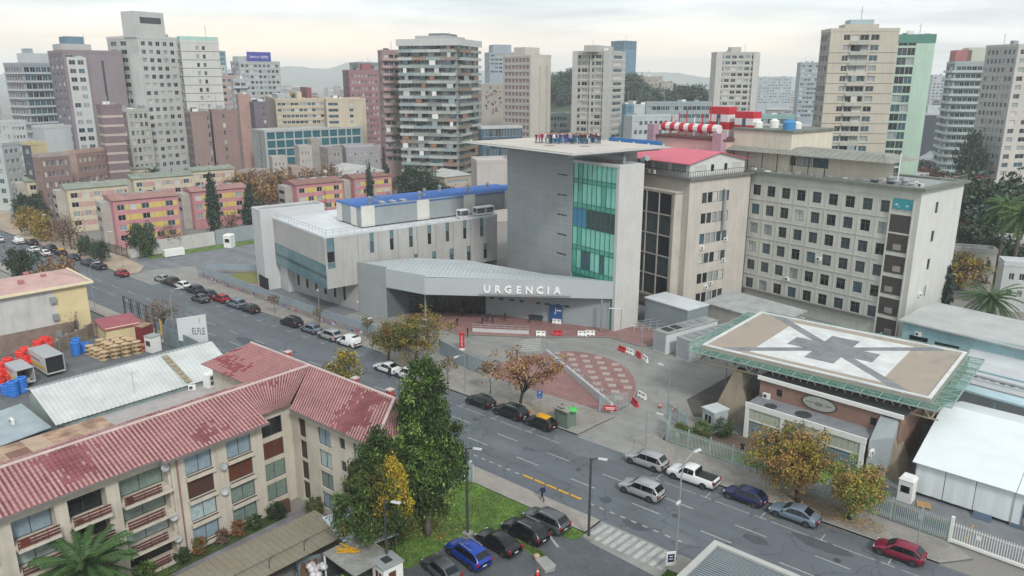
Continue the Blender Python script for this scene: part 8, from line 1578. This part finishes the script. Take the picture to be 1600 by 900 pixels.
for k, px, d, h, wh, w in (('yellow', 30, 232, 8, 'on the left street, first of the pavement row', 3.2), ('yellow', 50, 222, 7.5, 'on the left street beside the parked white cars', 3.0), ('bare', 90, 208, 8.5, 'in front of the nearest cream housing block', 3.6), ('bare', 78, 214, 7.5, 'behind the distant taxi', 3), ('green', 110, 199, 4.6, 'small, near the pink block stair tower', 1.6), ('dark', 138, 190, 4.8, 'small and round on the sandy pavement', 1.5), ('green', 126, 194, 4, 'small, between the round one and the taxi', 1.2),
     ('brown', 57, 165, 7.0, 'behind the cream corner house roof', 3.6), ('dark', 6, 178, 7, 'at the left edge above the cream corner house', 3), ('green', 207, 192, 7.5, 'at the corner of the nearest pink block', 3.2), ('conifer', 325, 205, 14, 'between the two left pink blocks', 3.6), ('conifer', 383, 208, 11, 'at the end of second pink block', 3.4), ('dark', 390, 214, 8, 'behind the grey boundary wall', 3.6), ('bare', 350, 208, 7, 'in front of the second pink block', 3), ('bare', 250, 196, 6.5, 'in front of the first pink block windows', 2.8), ('bare', 160, 300, 7, 'far behind the cream flats', 4),
     ('brown', 398, 238, 13, 'large, left of the third pink block', 6), ('brown', 420, 232, 10, 'rusty, just left of hospital stair tower', 4.5), ('brown', 380, 248, 12, 'behind the second pink block end', 5), ('brown', 440, 262, 11, 'behind the third pink block', 5.5), ('brown', 480, 266, 10, 'behind the middle of the third pink block', 5), ('brown', 515, 262, 11.5, 'rusty, before the grey unfinished block', 5), ('bare', 545, 262, 9, 'right of the rusty tree before the grey block', 5), ('bare', 575, 258, 10, 'before the unfinished block right corner', 5), ('bare', 605, 262, 9, 'left of the cluttered tower base', 4.5), ('brown', 360, 258, 9, 'beside the red brick block', 4),
     ('conifer', 575, 240, 12, 'slim, in front of the fourth pink block', 2.6), ('conifer', 604, 246, 11, 'right of slim one before fourth pink block', 3), ('conifer', 502, 226, 9, 'slim, before the third pink block', 2), ('dark', 640, 248, 12, 'large, at cluttered tower foot, left', 5), ('dark', 662, 246, 11, 'large, at cluttered tower foot, middle', 5.5), ('dark', 690, 238, 7, 'low, at cluttered tower foot, right', 4.5), ('bare', 735, 232, 9, 'right of the cluttered tower', 4), ('dark', 480, 226, 5, 'low, behind the hospital flat roof', 3), ('dark', 452, 224, 5, 'low, behind the stair tower', 3), ('brown', 790, 240, 7, 'behind the beige hall', 3),
     ('green', 30, 262, 6, 'among the cream housing blocks, left', 4), ('green', 110, 285, 5, 'between cream housing rows', 3.5), ('green', 222, 285, 5, 'near the lone palm', 3), ('dark', 36, 250, 9, 'behind the cream block at the left', 4)):
    bgt(k, px, d, h, wh, w)
for k, px, d, h, wh, w in (('red', 1222, 235, 12, 'behind the cream block penthouse, left', 5.5), ('red', 1245, 232, 14, 'behind the cream block penthouse, right', 6), ('red', 1290, 240, 9, 'left of the beige tower foot', 4), ('green', 1405, 205, 11, 'between beige tower and cream block', 5), ('green', 1385, 215, 10, 'behind the penthouse roof end', 4.5), ('dark', 1480, 205, 14, 'in the right park, front left', 7), ('dark', 1520, 215, 17, 'in the right park, tall middle', 8), ('dark', 1560, 205, 18, 'in the right park, large, right', 9), ('dark', 1595, 195, 15, 'in the right park at the frame edge', 7), ('green', 1500, 190, 9, 'low in the right park', 5), ('dark', 1545, 185, 10, 'low in front of the right park', 6), ('dark', 1590, 178, 10, 'low at the right edge above the palms', 6),
     ('red', 1440, 265, 10, 'below the dark warehouse, left', 7), ('red', 1465, 258, 11, 'below the dark warehouse, right', 7), ('red', 1500, 275, 11, 'before the curved tower, left', 6), ('red', 1530, 280, 10, 'before the curved tower, right', 6), ('red', 1590, 270, 10, 'before the right edge tower', 6), ('red', 1450, 310, 9, 'beside the green tower far side', 6), ('yellow', 1530, 168, 8, 'golden, left of the slim palms', 4), ('yellow', 1515, 172, 7, 'behind the end wall of the cream block', 3.6), ('conifer', 1505, 142, 9, 'behind the annex roof corner', 3.2), ('dark', 1520, 300, 22, 'tall, before the curved tower base', 4.5), ('green', 1560, 240, 12, 'right park back row', 7), ('green', 1430, 222, 10, 'behind the cream block roof corner', 5), ('dark', 1460, 240, 11, 'right park back row left', 6), ('brown', 1360, 232, 8, 'at the beige tower foot', 4)):
    bgt(k, px, d, h, wh, w)
hl = [(852, 138), (862, 128), (872, 120), (882, 116), (892, 110), (900, 112), (985, 128), (992, 134), (1000, 140), (1010, 138), (1020, 142), (1032, 140), (1042, 146), (1052, 142), (1062, 138), (1074, 140), (1085, 136), (1096, 140), (870, 136), (884, 140), (896, 150), (980, 150), (1003, 155), (1015, 150), (1028, 156), (1045, 156), (1060, 154), (1075, 150), (1090, 152), (1104, 150), (990, 118), (868, 148), (858, 150), (1050, 132), (1085, 144)]
for k, (px, py) in enumerate(hl):
    d = random.uniform(500, 585); p = at_dist(px, py, d); h = random.uniform(10, 17); t = thing('hill_tree', 'dark green tree clothing the wooded city hill', 'tree', (p.x, p.y, max(-1, p.z - h * .95)), random.uniform(0, 6), 'trees on the city hill'); v = random.choice(PT['hill']); t.scale = (h * .62, h * .62, h / 1.8); ob('crown', v[0], t); ob('trunk', v[1], t)
for k in range(130):
    d = 300 + 1300 * random.random() ** 1.6; px = random.uniform(-40, 1640); dr = ray(px, 150); q = d / math.hypot(dr.x, dr.y); p = Vector((dr.x * q, dr.y * q))
    if any((p - f).length < r_ * .62 for f, r_ in FOOT) or (p.x > -190 and p.y < 190): continue
    kd = random.choices(['hill', 'brown', 'bare', 'red', 'green'], (4, 2, 2, 1, 2))[0]; h = random.uniform(6, 12); t = thing('city_tree', 'small %s among the distant city roofs' % NMK[kd], 'tree', (p.x, p.y, 0), random.uniform(0, 6), 'distant city trees'); v = random.choice(PT[kd]); t.scale = (h * .5, h * .5, h / 1.85); ob('crown', v[0], t); ob('trunk', v[1], t)
# grass blades on the lawns, fallen leaves
def blades(nm, polys, n, h, cols, wts):
    V = []; F = []; M_ = []
    for poly in polys:
        xs = [p[0] for p in poly]; ys = [p[1] for p in poly]; cnt = 0
        while cnt < n:
            x, y = random.uniform(min(xs), max(xs)), random.uniform(min(ys), max(ys)); ins = False; k = len(poly)
            for i in range(k):
                a, b_ = poly[i], poly[(i + 1) % k]
                if (a[1] > y) != (b_[1] > y) and x < (b_[0] - a[0]) * (y - a[1]) / (b_[1] - a[1]) + a[0]: ins = not ins
            if not ins: continue
            cnt += 1; an = random.uniform(0, 6.28); dx, dy = math.cos(an) * .05, math.sin(an) * .05; hh = h * random.uniform(.5, 1.3); i0 = len(V); bare = noise.noise(Vector((x * .5, y * .5, 2)))
            if bare > .42: continue
            V += [(x - dx, y - dy, .055), (x + dx, y + dy, .055), (x + random.uniform(-.05, .05), y + random.uniform(-.05, .05), .06 + hh)]; F.append((i0, i0 + 1, i0 + 2)); M_.append(random.choices(range(len(cols)), wts)[0])
    me = bpy.data.meshes.new(nm); me.from_pydata(V, [], F); [me.materials.append(LM[c]) for c in cols]; me.polygons.foreach_set('material_index', M_); o = ob(nm, me); return o
GP = [(-57.5, 46), (-50, 39), (-46, 35.5), (-42.8, 37.4), (-42.7, 43.5), (-41.4, 44.8), (-37.3, 49.7), (-34.9, 49.5), (-34.4, 50.8), (-57.5, 50.8)]
tag(blades('grass', [GP], 15000, .12, ['fresh', 'mid', 'tip'], (4, 3, 2)), 'short green grass growing on the lawn by the car park', 'grass', kind='stuff')
tag(blades('grass', [[(-38.5, 46.05), (-38.1, 46.8), (-34.5, 45.85), (-34.7, 45.1)], [(-30.8, 72.7), (-22.2, 72.3), (-19.7, 77.4), (-28, 78.2)], [(-25.8, 49.1), (-21.1, 48.7), (-21.1, 50.9), (-25.8, 50.9)]], 2500, .12, ['fresh', 'mid', 'tip'], (4, 3, 2)), 'short green grass on the small strips by car park and annex', 'grass', kind='stuff')
V = []; F = []; M_ = []
for cx_, cy_, r_, n, z in ((-20.5, 68.8, 4, 420, .135), (-16.4, 68.7, 3, 380, .135), (-54.5, 68.2, 4.5, 420, .135), (-77, 69.5, 5, 420, .135), (-46, 43, 4.5, 300, .14), (-24, 67.2, 6, 200, .135), (-21, 66.3, 5, 160, .008)):
    for i in range(n):
        a, q = random.uniform(0, 6.28), r_ * random.random() ** .7; x, y = cx_ + q * math.cos(a), cy_ + q * math.sin(a) * .45; i0 = len(V); s = random.uniform(.05, .11); b_ = random.uniform(0, 3)
        V += [(x + s * math.cos(b_ + k * 1.57), y + s * math.sin(b_ + k * 1.57), z + .004 + .01 * random.random()) for k in range(4)]; F.append((i0, i0 + 1, i0 + 2, i0 + 3)); M_.append(random.randint(0, 2))
me = bpy.data.meshes.new('fallen_leaves'); me.from_pydata(V, [], F); [me.materials.append(LM[c]) for c in ('tan', 'brown', 'gold')]; me.polygons.foreach_set('material_index', M_); tag(ob('fallen_leaves', me), 'dry fallen leaves littering the ground under autumn trees', 'leaves', kind='stuff')
# ---------------------------------------------------------------- haze: real air between the camera and the far hills
hz = MB().box(-4600, 4600, -4600, 4600, -1.5, 135).build('haze', None)
tag(hz, kind='stuff'); hm = bpy.data.materials.new('haze_air'); hm.use_nodes = True; ht = hm.node_tree; ht.nodes.clear()
pv = nd(ht, 'ShaderNodeVolumePrincipled'); pv.inputs['Color'].default_value = (.93, .97, 1.0, 1); pv.inputs['Density'].default_value = .00028; pv.inputs['Anisotropy'].default_value = .2
ho = nd(ht, 'ShaderNodeOutputMaterial'); ht.links.new(pv.outputs[0], ho.inputs['Volume']); hz.data.materials.clear(); hz.data.materials.append(hm)
